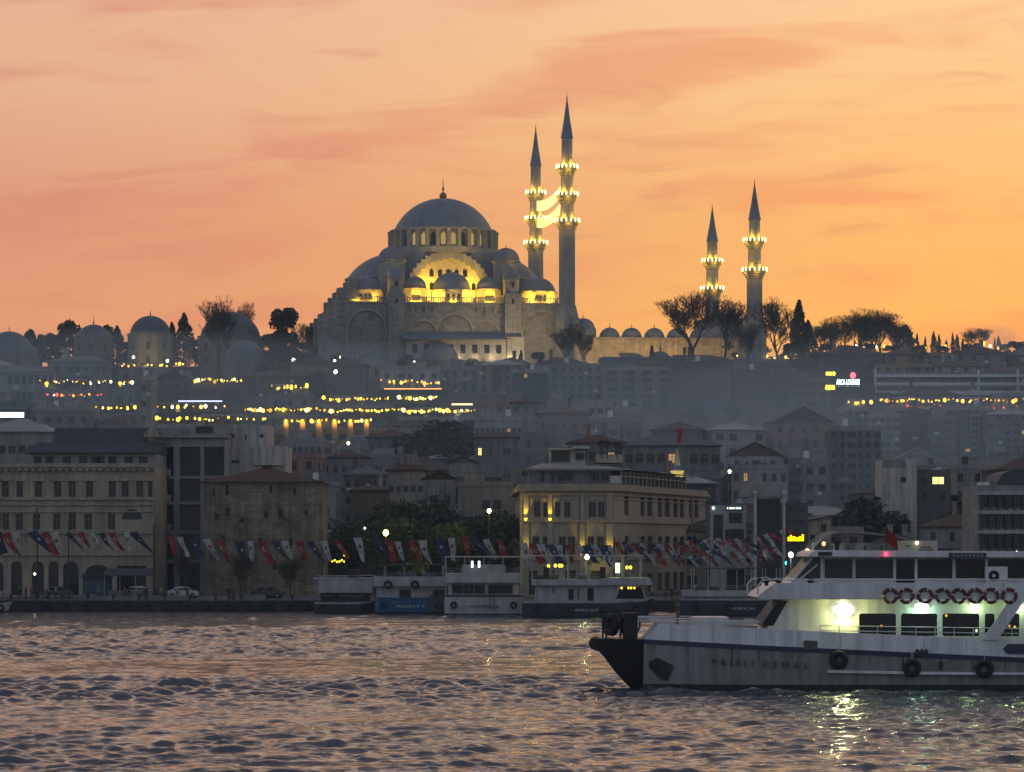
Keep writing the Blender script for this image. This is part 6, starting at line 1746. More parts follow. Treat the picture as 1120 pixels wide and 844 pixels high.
E1, hE, cE = boat('navy excursion boat half hidden behind the bow of the white ferry', 744, 884, 372, 5.4, (2.1, 2.35, 3.05, 5.5), NAVY, 1, (.05, .95), [], upr=(.1, .9), rooff=(.18, .62), canopy_mat=BOOT, name='BERKAY', ncol=7, short='half hidden navy boat')
m = MB(); m.box(X(797, 372) - cE, X(815, 372) - cE, -1.5, 1.5, 3.0, 5.4); m.build('wheelhouse', BOOT, E1)
F1, hF, cF = boat('small white boat cut off by the left edge of the water', -60, 9, 396, 3.2, (1.2, 2.2, 2.6, 2.6), GREYH, 1, (.2, .8), [], short='small white boat')
E_BLUEW = E('blue_white_led', (.8, .9, 1.0), 3.0)
for px in (516.5, 524): 
    m = MB(); m.box(-.12, .12, -.05, 0, 0, .75); put('deck_light', m.mesh('deck_light', E_BLUEW), C_, (X(px, 378) - cC, -2.7, Z(620, 378)))
for px in (365, 371, 376):
    pass

# ================================================================== the white passenger ferry
FD = 180.0; FY = 184.0
fx = lambda px: (px - 560) / 20.0 - 20.0          # local x of a column at the near side
fz = lambda py: (757 - py) / 20.0
ferry = thing('passenger_ferry', 'white double-deck passenger ferry with blue stripe passing in front', 'ferry', (20, FY, 0))
HULLW = M('ferry_white', (.64, .64, .65), .42, .10, .5, spec=.45, streak=.28)
HULLL = M('ferry_lower', (.24, .235, .23), .45, .14, .6, spec=.4, streak=.4)
STRIPE = M('ferry_blue', (.008, .016, .05), .4, .15, .5, spec=.5)
FBLACK = M('ferry_black', (.012, .012, .014), .5, .25, .6, spec=.4)
FL = 46.0 - 20.0
def hb(x):          # half-beam
    g = x - fx(646)
    return max(.12, 4.0 * min(1.0, (g / 9.5)) ** .52 if g < 9.5 else 4.0)
def zstripe(x): return 2.62 - .046 * (x - fx(706))
def ztop(x): return 3.75 - .045 * max(0, x - fx(722)) if x > fx(722) else 3.75 - (fx(722) - x) / (fx(722) - fx(705)) * 1.0
xs = [fx(705.5) + i * .08 for i in range(11)] + [fx(705.5) + .9 + i * .6 for i in range(55)]
xs = [x for x in xs if x < FL] + [FL]
m = MB()
for s_ in (-1, 1):
    b0 = len(m.v); rows_ = []
    for x in xs:
        zs_ = zstripe(x)
        rows_.append([(-.7, .93), (.42, .955), (.44, .957), (zs_, 1.0), (zs_, 1.012), (zs_ + .26, 1.015), (zs_ + .26, 1.0), (ztop(x), .985), (ztop(x), .955), (zs_ - .25, .95)])
    vs = [(x, s_ * hb(x) * k_, z_) for x, rw in zip(xs, rows_) for z_, k_ in rw]
    n_ = 10; m.v += vs
    for i in range(len(xs) - 1):
        for j in range(n_ - 1):
            a = b0 + i * n_ + j
            m.f.append((a, a + n_, a + n_ + 1, a + 1) if s_ < 0 else (a, a + 1, a + n_ + 1, a + n_))
            m.m.append(2 if j in (0,) else (1 if j in (1, 2) else (3 if j in (3, 4, 5) else 0)))
nx = len(xs); n_ = 10
m.mi = 1
for i in (0, nx - 1):
    for j in range(n_ - 2):
        a = i * n_ + j
        m.f.append((a, a + 1, a + 1 + nx * n_, a + nx * n_)); m.m.append(0 if j > 5 else 1)
m.build('hull', [HULLW, HULLL, FBLACK, STRIPE], ferry)
m = MB()
for i in range(nx - 1): m.quad((xs[i], -hb(xs[i]) * .95, zstripe(xs[i]) - .2), (xs[i + 1], -hb(xs[i + 1]) * .95, zstripe(xs[i + 1]) - .2), (xs[i + 1], hb(xs[i + 1]) * .95, zstripe(xs[i + 1]) - .2), (xs[i], hb(xs[i]) * .95, zstripe(xs[i]) - .2))
m.build('deck', DECK, ferry)
# black raked stem with its boarding platform
m = MB()
prof = [(648, 701), (650.5, 712), (657, 714), (664, 722), (675, 737), (688, 751), (697, 758.5), (705.2, 757)]
top = [(648, 700.5), (652, 698.5), (706, 699)]
for s_ in (-1, 1):
    pf = []
    for px, py in prof: pf.append((fx(px), s_ * min(hb(fx(px) + .2), hb(fx(705.5)) * .96) * (.25 + .75 * (1 - max(0, (py - 700) / 70))), fz(py)))
    tp = []
    for px in (648, 656, 664, 675, 688, 697, 705.2): tp.append((fx(px), s_ * min(hb(fx(px) + .3), hb(fx(705.5))), fz(699.5)))
    b0 = len(m.v)
    m.v += pf + tp
    idx_p = [0, 2, 3, 4, 5, 6, 7]
    for k_ in range(6):
        f4 = (b0 + 8 + k_, b0 + idx_p[k_], b0 + idx_p[k_ + 1], b0 + 8 + k_ + 1)
        m.f.append(f4 if s_ < 0 else f4[::-1]); m.m.append(0)
    m.f.append((b0, b0 + 1, b0 + 2)); m.m.append(0)
nb = 15
for k_ in range(6): m.f.append((8 + k_, 9 + k_, nb + 9 + k_, nb + 8 + k_)); m.m.append(0)
for k_ in range(7): m.f.append((k_, k_ + 1, nb + k_ + 1, nb + k_)); m.m.append(0)
m.f.append((7, 14, nb + 14, nb + 7)); m.m.append(0)
m.build('stem', FBLACK, ferry)
m = MB(); m.ball((fx(653), 0, fz(705)), .38, 12, 8, 1.0); m.build('bow_pad', FBLACK, ferry, smooth=True)
for y_, px in ((-.55, 672), (.75, 668), (-.3, 691)):
    m = MB(); m.torus((0, 0, 0), .44, .22, 'y' if px > 680 else 'x', 22, 10)
    o = m.build('bow_tyre', BLACK, ferry, True, (fx(px), y_, fz(684)))
    o.rotation_euler = (0, 0, .35 if px < 680 else .2); o.scale = (1, 1, 1.0)
m = MB()
for px in (661, 665, 680.5, 699): m.box(fx(px) - .05, fx(px) + .05, -.9, -.8, fz(699), fz(668)); 
m.tube((fx(660), -.85, fz(669)), (fx(700), -.85, fz(668)), .05, .05, 5); m.tube((fx(662), -.85, fz(676)), (fx(699), -.85, fz(676)), .03, .03, 5)
m.box(fx(684), fx(699), -.7, .6, fz(699), fz(671)); m.build('tyre_rack', FBLACK, ferry)
# hawse plate, rubbing strake, marks
m = MB(); q_ = [(707, 726), (720.5, 719.5), (738, 728), (731, 745), (723, 743)]
m.add([(fx(px), -hb(fx(px)) * 1.0 - .03 + (.10 if px < 712 else .0), fz(py)) for px, py in q_], [(4, 3, 2, 1, 0)]); m.build('hawse_plate', FBLACK, ferry)
m = MB()
for pa, pb, ya, yb in ((905, 1020, 735, 737), (1020, 1480, 737, 739)):
    m.add([(fx(pa), -4.0, fz(ya)), (fx(pb), -4.0, fz(yb)), (fx(pb), -4.0, fz(yb - 3)), (fx(pa), -4.0, fz(ya - 3)), (fx(pa), -4.16, fz(ya)), (fx(pb), -4.16, fz(yb)), (fx(pb), -4.16, fz(yb - 3)), (fx(pa), -4.16, fz(ya - 3))], [(4, 5, 6, 7), (7, 6, 2, 3), (0, 1, 5, 4), (4, 7, 3, 0)])
m.build('rubbing_strake', HULLW, ferry)
RUST = M('rust_stain', (.085, .045, .026), .9, .4, 1.5)
rs_ = random.Random(4)
m = MB()
for i in range(13):                                   # rust runs below the stripe and the scuppers
    x_ = fx(720) + i * 1.9 + rs_.uniform(-.3, .3); t_ = zstripe(x_) - .03; ln_ = rs_.uniform(.25, 1.1); w2 = rs_.uniform(.015, .05)
    y_ = -hb(x_) * .9985 - .012; y2 = -hb(x_) * (1 - .04 * ln_ / 2.2) - .012
    m.quad((x_ - w2, y_, t_), (x_ - w2 * .3, y2, t_ - ln_), (x_ + w2 * .3, y2, t_ - ln_), (x_ + w2, y_, t_))
m.build('rust_stain', RUST, ferry)
m = MB()
for i in range(11):                                   # plate seams of the bulwark
    x_ = fx(735) + i * 2.3; m.quad((x_ - .012, -hb(x_) * .999 - .012, zstripe(x_) + .27), (x_ + .012, -hb(x_) * .999 - .012, zstripe(x_) + .27), (x_ + .012, -hb(x_) * .985 - .014, ztop(x_) - .03), (x_ - .012, -hb(x_) * .985 - .014, ztop(x_) - .03))
m.build('plate_seam', M('seam_grey', (.22, .22, .22), .7), ferry)
m = MB()
for s_ in range(5): m.torus((fx(790) + .1 * s_, -2.6 + .03 * s_, 2.55 + .07 * s_), .34, .045, 'y', 16, 6)
m.build('rope_coil', M('manila_rope', (.2, .16, .1), .9), ferry)
for i, (ch, px) in enumerate(zip('PRISLI CEMAL', (782, 791.5, 800, 807.5, 815.5, 823.5, 0, 838, 848, 859, 871, 882))):
    if ch == ' ': continue
    x_ = fx(px); o = letters(ch, .48, FBLACK, ferry, (x_, -hb(x_) - .045, fz(727 + (px - 782) * .035)), None, 'hull_letter', .0)
    o.rotation_euler = (R(90), 0, -math.atan2(hb(x_ + .3) - hb(x_ - .3), .6))
m = MB(); m.box(fx(879), fx(894), -4.1, -3.95, fz(709), fz(700)); m.box(fx(881), fx(885), -4.16, -4.09, fz(706), fz(699.5)); m.build('mooring_fairlead', M('fairlead_metal', (.10, .10, .09), .6), ferry)
m = MB(); m.extr([(fx(1097), fz(709)), (fx(1102), fz(703.5)), (fx(1185), fz(703.5)), (fx(1185), fz(714.5)), (fx(1102), fz(714.5))], -4.06, -4.02); m.build('arrow_emblem', STRIPE, ferry)
m = MB()
for px in (1003, 1008, 1013): m.box(fx(px) - .06, fx(px) + .06, -4.12, -4.0, fz(719), fz(709))
m.box(fx(1001), fx(1015), -4.10, -4.01, fz(713), fz(711)); m.box(fx(1027), fx(1031), -4.14, -4.0, fz(732), fz(723)); m.build('bollard', FBLACK, ferry)
# main-deck cabin
CY = -3.35
z0c, z1c = 2.2, 5.12
wins = [(941, 981.5), (987, 1027), (1032.5, 1073), (1079, 1090), (1094, 1117), (1123, 1163), (1169, 1209), (1215, 1255), (1261, 1301)]
xc0 = fx(862)
ops = [(fx(a) - xc0, fx(b_) - xc0, fz(695.5), fz(670.5)) for a, b_ in wins]
m = MB(); m.panel((xc0, CY, 0), (1, 0, 0), (0, -1, 0), FL - .8 - xc0, z0c, z1c, ops, .12)
m.add([(fx(833), CY, z0c + .6), (xc0, CY, z0c), (xc0, CY, z1c), (fx(857), CY, z1c)], [(0, 1, 2, 3)])
m.add([(fx(833), CY, z0c + .6), (fx(833), -CY, z0c + .6), (fx(857), -CY, z1c), (fx(857), CY, z1c)], [(0, 3, 2, 1)])
m.quad((fx(833), CY, z0c), (xc0, CY, z0c), (fx(833), CY, z0c + .6)); m.quad((fx(833), CY, z0c), (fx(833), CY, z0c + .6), (fx(833), -CY, z0c + .6), (fx(833), -CY, z0c))
m.add([(fx(833), -CY, z0c), (FL - .8, -CY, z0c), (FL - .8, -CY, z1c), (fx(857), -CY, z1c), (fx(833), -CY, z0c + .6)], [(0, 1, 2, 3, 4)])
cab = m.build('main_cabin', HULLW, ferry)
m = MB(); m.add([(fx(834.5), CY - .02, fz(684)), (fx(847), CY - .02, fz(684)), (fx(862.5), CY - .02, fz(656.5)), (fx(854), CY - .02, fz(656.5))], [(0, 1, 2, 3)])
m.add([(fx(832.6), CY + .3, fz(684)), (fx(832.6), -CY - .3, fz(684)), (fx(853.8), -CY - .3, fz(657)), (fx(853.8), CY + .3, fz(657))], [(0, 3, 2, 1)])
m.build('front_window', TINT, cab)
CG = bpy.data.materials.new('cabin_glass'); CG.use_nodes = True
n_ = CG.node_tree.nodes; l_ = CG.node_tree.links; n_.clear()
o_ = n_.new('ShaderNodeOutputMaterial'); mx = n_.new('ShaderNodeMixShader'); gl_ = n_.new('ShaderNodeBsdfGlossy'); tr_ = n_.new('ShaderNodeBsdfTransparent'); fr_ = n_.new('ShaderNodeFresnel')
tr_.inputs[0].default_value = (.28, .31, .31, 1); gl_.inputs['Roughness'].default_value = .06; fr_.inputs[0].default_value = 1.45
l_.new(fr_.outputs[0], mx.inputs[0]); l_.new(tr_.outputs[0], mx.inputs[1]); l_.new(gl_.outputs[0], mx.inputs[2]); l_.new(mx.outputs[0], o_.inputs[0])
for i, q in enumerate(ops):
    w_, h_2 = q[1] - q[0], q[3] - q[2]
    m = MB(); m.quad((0, 0, 0), (w_, 0, 0), (w_, 0, h_2), (0, 0, h_2))
    o = m.build('window', CG, cab, False, (xc0 + q[0], CY + .1, q[2]))
    f = MB(); r_2 = .13
    for cx_, cz_, sx_, sz_ in ((0, 0, 1, 1), (w_, 0, -1, 1), (w_, h_2, -1, -1), (0, h_2, 1, -1)):      # rounded corners
        pts = [(cx_, -.1, cz_)] + [(cx_ + sx_ * r_2 * (1 - math.sin(a_)), -.1, cz_ + sz_ * r_2 * (1 - math.cos(a_))) for a_ in [PI / 2 * k_ / 4 for k_ in range(5)]]
        f.add(pts, [tuple(range(6))])
    f.build('frame', HULLW, o)
m = MB(); m.box(fx(870), FL - 1, -2.6, 2.6, z0c - .1, z0c - .02); m.build('cabin_floor', DECK, cab)
for i in range(16):
    m = MB(); m.box(0, .5, -1.9, 1.9, .2, .45); m.box(.42, .5, -1.9, 1.9, .45, 1.0); put('seat_row', _win.setdefault('seatrow', m.mesh('seat_row', BOOT)), cab, (fx(945) + i * 1.05, 0, z0c))
for i, (px, py, yy_, mt_) in enumerate(((964, 684, -1.4, E_ORANGE), (1035, 672.5, -1.5, E_WARM), (1068, 689, -2.4, E_WHITE), (1104, 684, -1.6, E_ORANGE), (1110, 685, -1.2, E_WARM))):
    put('cabin_light', bulb_mesh(mt_, .07), cab, ((px - 560) * (FY + yy_) / F_PX - 20, yy_, CAMZ + (HZ - py) * (FY + yy_) / F_PX))
# promenade band of the upper deck
m = MB()
m.extr([(fx(828.5), fz(652.5)), (fx(832), fz(654.5)), (FL, fz(656.5)), (FL, fz(637)), (fx(848), fz(637)), (fx(833), fz(648))], -4.05, 4.05)
m.build('upper_deck', HULLW, ferry)
m = MB()
for y_ in (-3.98, 3.98):
    pts = [(fx(828.5), y_, fz(650)), (fx(829), y_, fz(640)), (fx(834), y_, fz(634)), (fx(852), y_, fz(632.5)), (fx(856), y_, fz(636))]
    m.path(pts, .05, 6)
    m.tube((fx(860), y_, fz(633.5)), (FL, y_, fz(633.5)), .035, .035, 5)
    for i in range(15): m.tube((fx(866 + i * 36), y_, fz(637)), (fx(866 + i * 36), y_, fz(633)), .03, .03, 5)
m.build('upper_rail', WHITE, ferry)
m = MB()
for px in (831, 838.5, 852, 887): m.box(fx(px) - .09, fx(px) + .09, -3.9, -3.7, fz(640), fz(632.5)); m.ball((fx(px), -3.8, fz(634.5)), .18, 8, 6)
m.build('deck_lamp_stub', FBLACK, ferry)
# upper cabin and wheelhouse
UY = -3.15; zu0, zu1 = fz(637), fz(608.5)
uops = [(903.5, 934), (937.5, 979), (1005.5, 1044), (1047.5, 1080), (1083, 1125), (1130, 1175), (1180, 1225), (1230, 1275), (1280, 1325)]
xu0 = fx(899); o2 = [(fx(a) - xu0, fx(b_) - xu0, fz(632), fz(610.5)) for a, b_ in uops] + [(fx(982) - xu0, fx(1002.5) - xu0, fz(636.8), fz(610.5))]
m = MB(); m.panel((xu0, UY, 0), (1, 0, 0), (0, -1, 0), FL - 2 - xu0, zu0, zu1, o2, .08)
m.add([(fx(866), UY, zu0), (xu0, UY, zu0), (xu0, UY, fz(632)), (fx(871), UY, fz(632))], [(0, 1, 2, 3)])
m.add([(fx(866), UY, zu0), (fx(866), -UY, zu0), (fx(871), -UY, fz(632)), (fx(871), UY, fz(632))], [(0, 3, 2, 1)])
m.add([(fx(866), -UY, zu0), (FL - 2, -UY, zu0), (FL - 2, -UY, zu1), (xu0, -UY, zu1), (xu0, -UY, fz(632)), (fx(871), -UY, fz(632))], [(0, 1, 2, 3, 4, 5)])
uc = m.build('upper_cabin', HULLW, ferry)
TEAL = M('teal_glass', (.012, .028, .032), .08, .2, .4, spec=.25)
for i, q in enumerate(o2):
    w_, h_2 = q[1] - q[0], q[3] - q[2]
    MB().quad((0, 0, 0), (w_, 0, 0), (w_, 0, h_2), (0, 0, h_2)).build('window' if i < len(uops) else 'door', TEAL if i < 2 else TINT, uc, False, (xu0 + q[0], UY + .07, q[2]))
m = MB(); m.add([(fx(872), UY - .004, fz(632)), (fx(899), UY - .004, fz(632)), (fx(899), UY - .004, fz(609)), (fx(891), UY - .004, fz(609))], [(0, 1, 2, 3)])
m.build('side_window', TEAL, uc)
m = MB(); m.add([(fx(871), UY + .15, fz(632)), (fx(871), -UY - .15, fz(632)), (fx(890.5), -UY - .15, fz(609)), (fx(890.5), UY + .15, fz(609))], [(0, 3, 2, 1)])
m.build('windshield', M('windshield', (.05, .08, .09), .05, .1, .4, spec=.8), uc)
m = MB()
for pa, ya, pb, yb in ((871, 632, 890.5, 609), (876, 633, 895.5, 617)): m.tube((fx(pa), UY - .03, fz(ya)), (fx(pb), UY - .03, fz(yb)), .06, .06, 5)
for px in (902, 935.7): m.box(fx(px) - .05, fx(px) + .05, UY - .05, UY - .01, fz(633), fz(609))
m.build('window_post', M('frame_grey', (.45, .46, .46), .5), uc)
m = MB()
m.extr([(fx(884), fz(608)), (fx(886), fz(604)), (fx(893), fz(601)), (FL - .5, fz(604.5)), (FL - .5, fz(610))], -3.9, 3.9)
m.build('roof', HULLW, ferry)
m = MB(); m.box(fx(1038), fx(1079), -3.98, -3.905, fz(609.5), fz(604)); nb_ = m.build('name_board', STRIPE, ferry)
m = MB()
for i in range(8): m.box(fx(1042) + i * .22, fx(1042) + i * .22 + .13, -4.0, -3.985, fz(608.3), fz(605.6))
m.build('notice', GREYW, nb_)
m = MB(); m.box(fx(895), fx(910), -3.96, -3.905, fz(607), fz(602.8)); m.build('side_light_board', M('green_board', (.03, .05, .035), .6), ferry)
m = MB(); m.lathe([(.05, 0), (.12, .1), (.12, .3), (.3, .5)], 0, 0, 10); m.tube((0, 0, -.4), (0, 0, .1), .05, .05, 6); m.build('horn', FBLACK, ferry, False, (fx(918.5), -2.5, fz(601.5)))
put('beacon', bulb_mesh(E('red_beacon', (1.0, .03, .08), 6.0), .10), ferry, (fx(969), -3.99, fz(605.5)))
m = MB(); m.tube((0, 0, 0), (0, 0, 1.4), .04, .03, 6); m.build('flag_mast', FBLACK, ferry, False, (fx(971), -3.2, fz(603)))
f = MB()
for i in range(5): f.quad((.02 + i * .12, .05 * math.sin(i * 1.3), .55 - i * .09), (.14 + i * .12, .05 * math.sin(i * 1.3 + 1.3), .46 - i * .09), (.14 + i * .12, .05 * math.sin(i * 1.3 + 1.3), 1.22 - i * .11), (.02 + i * .12, .05 * math.sin(i * 1.3), 1.33 - i * .11))
tag(put('flag', f.mesh('flag', RED), None, (20 + fx(971), FY - 3.2, fz(603))), 'small red flag drooping from the mast on the ferry roof', 'flag')
# air conditioner, brace, floodlights
m = MB(); m.box(0, 1.2, -.5, 0, 0, 1.15); ac = m.build('air_conditioner', M('ac_white', (.62, .62, .62), .5, .06), ferry, False, (fx(1079), UY - .02, fz(642)))
m = MB(); m.torus((.45, -.51, .65), .25, .05, 'y', 20, 6); m.lathe([(.01, 0), (.26, .01)], 0, 0, 4); m.build('fan_grille', FBLACK, ac)
MB().extr([(.45 + .24 * math.cos(2 * PI * i / 16), .65 + .24 * math.sin(2 * PI * i / 16)) for i in range(16)], -.507, -.503).build('fan', BOOT, ac)
MB().extr([(.45 + .09 * math.cos(2 * PI * i / 12), .65 + .09 * math.sin(2 * PI * i / 12)) for i in range(12)], -.53, -.51).build('hub', WHITE, ac)
m = MB(); m.extr([(fx(1074), fz(699)), (fx(1091), fz(699)), (fx(1133), fz(637)), (fx(1116), fz(637))], -4.12, -4.055); m.build('brace', HULLW, ferry)
FLA = E('floodlight_glow', (1.0, 1.0, .55), 22.0, True)
for px, py, w_, h_2, mt_, col_, en in ((924, 667, .98, .82, FLA, (.95, 1.0, .30), 210), (1009, 662.5, .78, .36, E('cabin_tube', (.72, 1.0, .82), 9.0, True), (.55, 1.0, .62), 60), (1067, 660, .5, .26, E('cabin_tube2', (.75, 1.0, .5), 2.5), (.7, 1.0, .45), 40), (1116, 660, .4, .2, E('cabin_tube2'), (.7, 1.0, .45), 30)):
    m = MB()
    m.lathe([(.02, .16), (.5 * .6, .14), (.5 * .9, .08), (.5, 0)], 0, 0, 20)
    for i in range(len(m.v)):
        x_, y_, z_ = m.v[i]; m.v[i] = (x_ * w_, -z_, y_ * h_2)
    o = m.build('floodlight', mt_, ferry, True, (fx(px), CY - .18, fz(py)))
    MB().box(-w_ * .4, w_ * .4, .0, .16, -h_2 * .4, h_2 * .4).build('housing', WHITE, o)
    lamp('floodlight_beam', 'POINT', (fx(px), CY - .42, fz(py) - .2), en, col_, ferry, .15)
m = MB()
for px in (911, 918, 924, 932): pass
for z_ in (fz(683.5), fz(689)): m.tube((fx(897), -3.85, z_), (fx(1300), -3.85, z_ - .3), .03, .03, 5)
for i in range(18): m.tube((fx(897 + i * 21), -3.85, fz(697) - i * .02), (fx(897 + i * 21), -3.85, fz(683.5) - i * .016), .028, .028, 5)
m.tube((fx(760), -3.5, fz(680)), (fx(833), -3.6, fz(679)), .03, .03, 5)
m.build('side_rail', WHITE, ferry)
m = MB()
for s_ in (-1, 1):
    pts = [(fx(700), s_ * 1.5, fz(676)), (fx(724), s_ * 2.3, fz(676.5)), (fx(762), s_ * 3.0, fz(676.5))]
    m.path(pts, .045, 5); m.path([(a, b_, c - .18) for a, b_, c in pts], .03, 5)
    for a, b_, c in pts: m.tube((a, b_, c), (a, b_, c - .6), .035, .035, 5)
m.build('bow_rail', WHITE, ferry)
m = MB(); m.box(fx(762), fx(800), -1.9, 1.9, 2.4, fz(675.5)); m.build('deck_hatch', HULLW, ferry)
m = MB(); m.box(fx(795), fx(831), -2.8, -2.3, fz(683), fz(678.5)); m.build('deck_locker', M('frame_grey'), ferry)
m = MB(); m.tube((0, 0, -.6), (0, 0, 1.4), .07, .05, 8); m.ball((0, 0, .95), .14, 8, 6); m.ball((-.2, 0, 1.35), .12, 8, 6); m.tube((-.25, 0, 1.15), (.16, 0, 1.3), .04, .04, 5); m.box(-.1, .12, -.1, .1, .2, .55); m.build('bow_lamp_post', M('rusty_paint', (.12, .1, .05), .7, .3), ferry, False, (fx(744), -1.0, fz(682)))
# lifebuoys along the upper rail, tyres along the side
LB = MB(); LB.torus((0, 0, 0), .36, .095, 'y', 28, 10)
for i, f4 in enumerate(LB.f): LB.m[i] = 1 if (i // 10) % 7 == 0 else 0
LBM = LB.mesh('lifebuoy', [M('buoy_maroon', (.10, .026, .028), .6, .2), M('buoy_white', (.45, .45, .45), .6)], True)
for i, px in enumerate((973.5, 991, 1011.5, 1030.5, 1048.5, 1066.5, 1083.5, 1103.5)):
    o = put('lifebuoy', LBM, None, (20 + fx(px), FY - 4.16, fz(651)))
    o.rotation_euler = (0, [.1, 1.2, .5, 2.0, .3, 1.5, .8, 2.6][i], 0)
    tag(o, f'dark red lifebuoy on the upper deck side of the ferry, {ORD[i + 1]} from the bow', 'lifebuoy', 'lifebuoys along the ferry upper deck')
TY = MB(); TY.torus((0, 0, 0), .36, .165, 'y', 26, 10); TYM = TY.mesh('tyre_fender', BLACK, True)
for i, (px, py) in enumerate(((917, 720.5), (997, 729.5), (1076, 730.5), (1200, 732))):
    o = put('tyre_fender', TYM, None, (20 + fx(px), FY - 4.2, fz(py)))
    r_o = MB().tube((0, -.05, .5), (0, .05, 1.0), .025, .025, 5).build('rope', WHITEF, o)
    tag(o, f'big black tyre fender on the white ferry side, {ORD[i + 1]} from the bow', 'fender', 'tyre fenders on the ferry side')
# ================================================================== flags on ropes, lamps, people, cars, quay clutter
NAVYC = M('navy_cloth', (.020, .028, .065), .9, .1, 2)
CREST = M('crest_cloth', (.16, .06, .06), .9, .1, 2)
def flag_mesh(kind, seed, w=1.02, h=2.9):
    r = random.Random(seed)
    sh = r.uniform(.3, 2.0); tw = r.uniform(-.7, .7); taper = r.uniform(.12, .7) if kind == 'white' else r.uniform(.4, 1.0); p1, p2 = r.uniform(0, 6), r.uniform(0, 6)
    def P(u, v, off=0.0):
        ww = w * (1 - (1 - taper) * v)
        x = (u - .5) * ww + sh * v ** 1.3 + .12 * math.sin(3.5 * v + p1)
        y = .16 * math.sin(5 * u + 4 * v + p1) * (.3 + v) + .12 * math.sin(9 * v + p2) * v + tw * (u - .5) * v - off
        return (x, y, -h * v * (1 - .05 * math.sin(u * 4 + p2)))
    m = MB(); nu, nv = 6, 12
    vs = [P(i / nu, j / nv) for j in range(nv + 1) for i in range(nu + 1)]
    m.add(vs, [(j * (nu + 1) + i, (j + 1) * (nu + 1) + i, (j + 1) * (nu + 1) + i + 1, j * (nu + 1) + i + 1) for j in range(nv) for i in range(nu)])
    m.mi = 1
    k = w / h
    if kind == 'red':      # crescent and star
        cu, cv, R1 = .5, .36, .30
        A = []
        for q in range(13):
            a = .55 + (2 * PI - 1.1) * q / 12
            A.append((cu + R1 * math.cos(a) , cv + R1 * k * math.sin(a)))
        B_ = []
        for q in range(13):
            a = .72 + (2 * PI - 1.44) * q / 12
            B_.append((cu + .075 + R1 * .78 * math.cos(a), cv + R1 * .78 * k * math.sin(a)))
        A = [(u, v) for u, v in A]; 
        for q in range(12): m.quad(*[P(*z, .03) for z in (A[q], A[q + 1], B_[q + 1], B_[q])])
        st = [(cu + .30 + (.12 if q % 2 == 0 else .05) * math.cos(PI + q * PI / 5), cv + (.12 if q % 2 == 0 else .05) * k * math.sin(PI + q * PI / 5)) for q in range(10)]
        m.quad(*[P(min(.98, u), v, .03) for u, v in st])
    else:
        rr = .24 if kind == 'white' else .17
        m.quad(*[P(.5 + rr * math.cos(2 * PI * q / 10), .36 + rr * k * math.sin(2 * PI * q / 10), .03) for q in range(10)])
        if kind == 'white':
            for v0 in (.60, .68): m.quad(P(.25, v0, .03), P(.75, v0, .03), P(.75, v0 + .035, .03), P(.25, v0 + .035, .03))
    mats = {'red': [RED, WHITEF], 'white': [WHITEF, CREST], 'navy': [NAVYC, WHITEF]}[kind]
    return m.mesh('flag', mats, True)
FLAGS = {k_: [flag_mesh(k_, 10 * i + j) for j in range(9)] for i, k_ in enumerate(('red', 'white', 'navy'))}
CN = {'r': 'red', 'w': 'white', 'n': 'navy'}
CD = {'r': 'red crescent flag', 'w': 'white crested flag', 'n': 'navy flag'}
def flag_rope(where, d, pts, items, size=1.0, rope_sag=.25, lean=0.0):
    """pts: rope knots (px, py); items: (px, colour) hung from it"""
    kn = [Vector((X(px, d), d, Z(py, d))) for px, py in pts]
    t = thing('flag_rope', f'thin rope of flags {where}', 'rope', kn[0], 0, 'flag ropes along the quay')
    m = MB(); m.path([k_ - kn[0] for k_ in kn], .03, 4); m.build('cord', DARK, t)
    cnt = {}
    r = random.Random(len(where) + int(d))
    for px, c in sorted(items):
        x_ = X(px, d)
        z_ = kn[-1].z
        for a, b_ in zip(kn, kn[1:]):
            if a.x <= x_ <= b_.x: z_ = a.z + (b_.z - a.z) * (x_ - a.x) / (b_.x - a.x); break
        cnt[c] = cnt.get(c, 0) + 1
        o = put('flag', r.choice(FLAGS[CN[c]]), None, (x_ + r.uniform(-.3, .3), d - .03 - r.uniform(0, .25), z_ - .05 - r.uniform(0, .12)))
        s_ = size * r.uniform(.72, 1.02); o.scale = (s_, s_, s_ * r.uniform(.9, 1.05)); o.rotation_euler = (0, lean * r.uniform(.2, 1.7) - r.uniform(0, .12), r.uniform(-.6, .6))
        tag(o, f'{CD[c]} {where}, {ORD[cnt[c]]} {CN[c]} one from left', 'flag', f'flags {where}')
def seq(a, b, n, pat): return [(a + (b - a) * i / max(1, n - 1), pat[i % len(pat)]) for i in range(n)]
flag_rope('before the cream arcade building', 424, [(-30, 581), (40, 580), (75, 581), (168, 580)], [(-16, 'w'), (-4, 'n'), (7, 'r'), (19, 'w'), (34, 'n'), (47, 'r'), (59, 'w'), (74, 'n'), (88, 'r'), (100, 'w'), (111, 'n'), (124, 'r'), (137, 'w'), (148, 'n')], 1.2, lean=-.12)
flag_rope('before the stone tower', 424, [(168, 582), (182, 584), (260, 590), (352, 590)], [(184, 'r'), (199, 'w'), (211, 'n'), (227, 'w'), (244, 'r'), (260, 'n'), (275, 'w'), (287, 'r'), (301, 'n'), (313, 'w'), (327, 'r'), (340, 'n')], 1.18)
flag_rope('before the dark waterfront trees', 423, [(352, 590), (395, 586), (440, 591), (495, 586), (562, 590)], [(354, 'w'), (369, 'r'), (394, 'w'), (410, 'n'), (424, 'r'), (436, 'w'), (449, 'r'), (463, 'w'), (477, 'n'), (493, 'w'), (506, 'r'), (520, 'n'), (533, 'w'), (546, 'r')], 1.12)
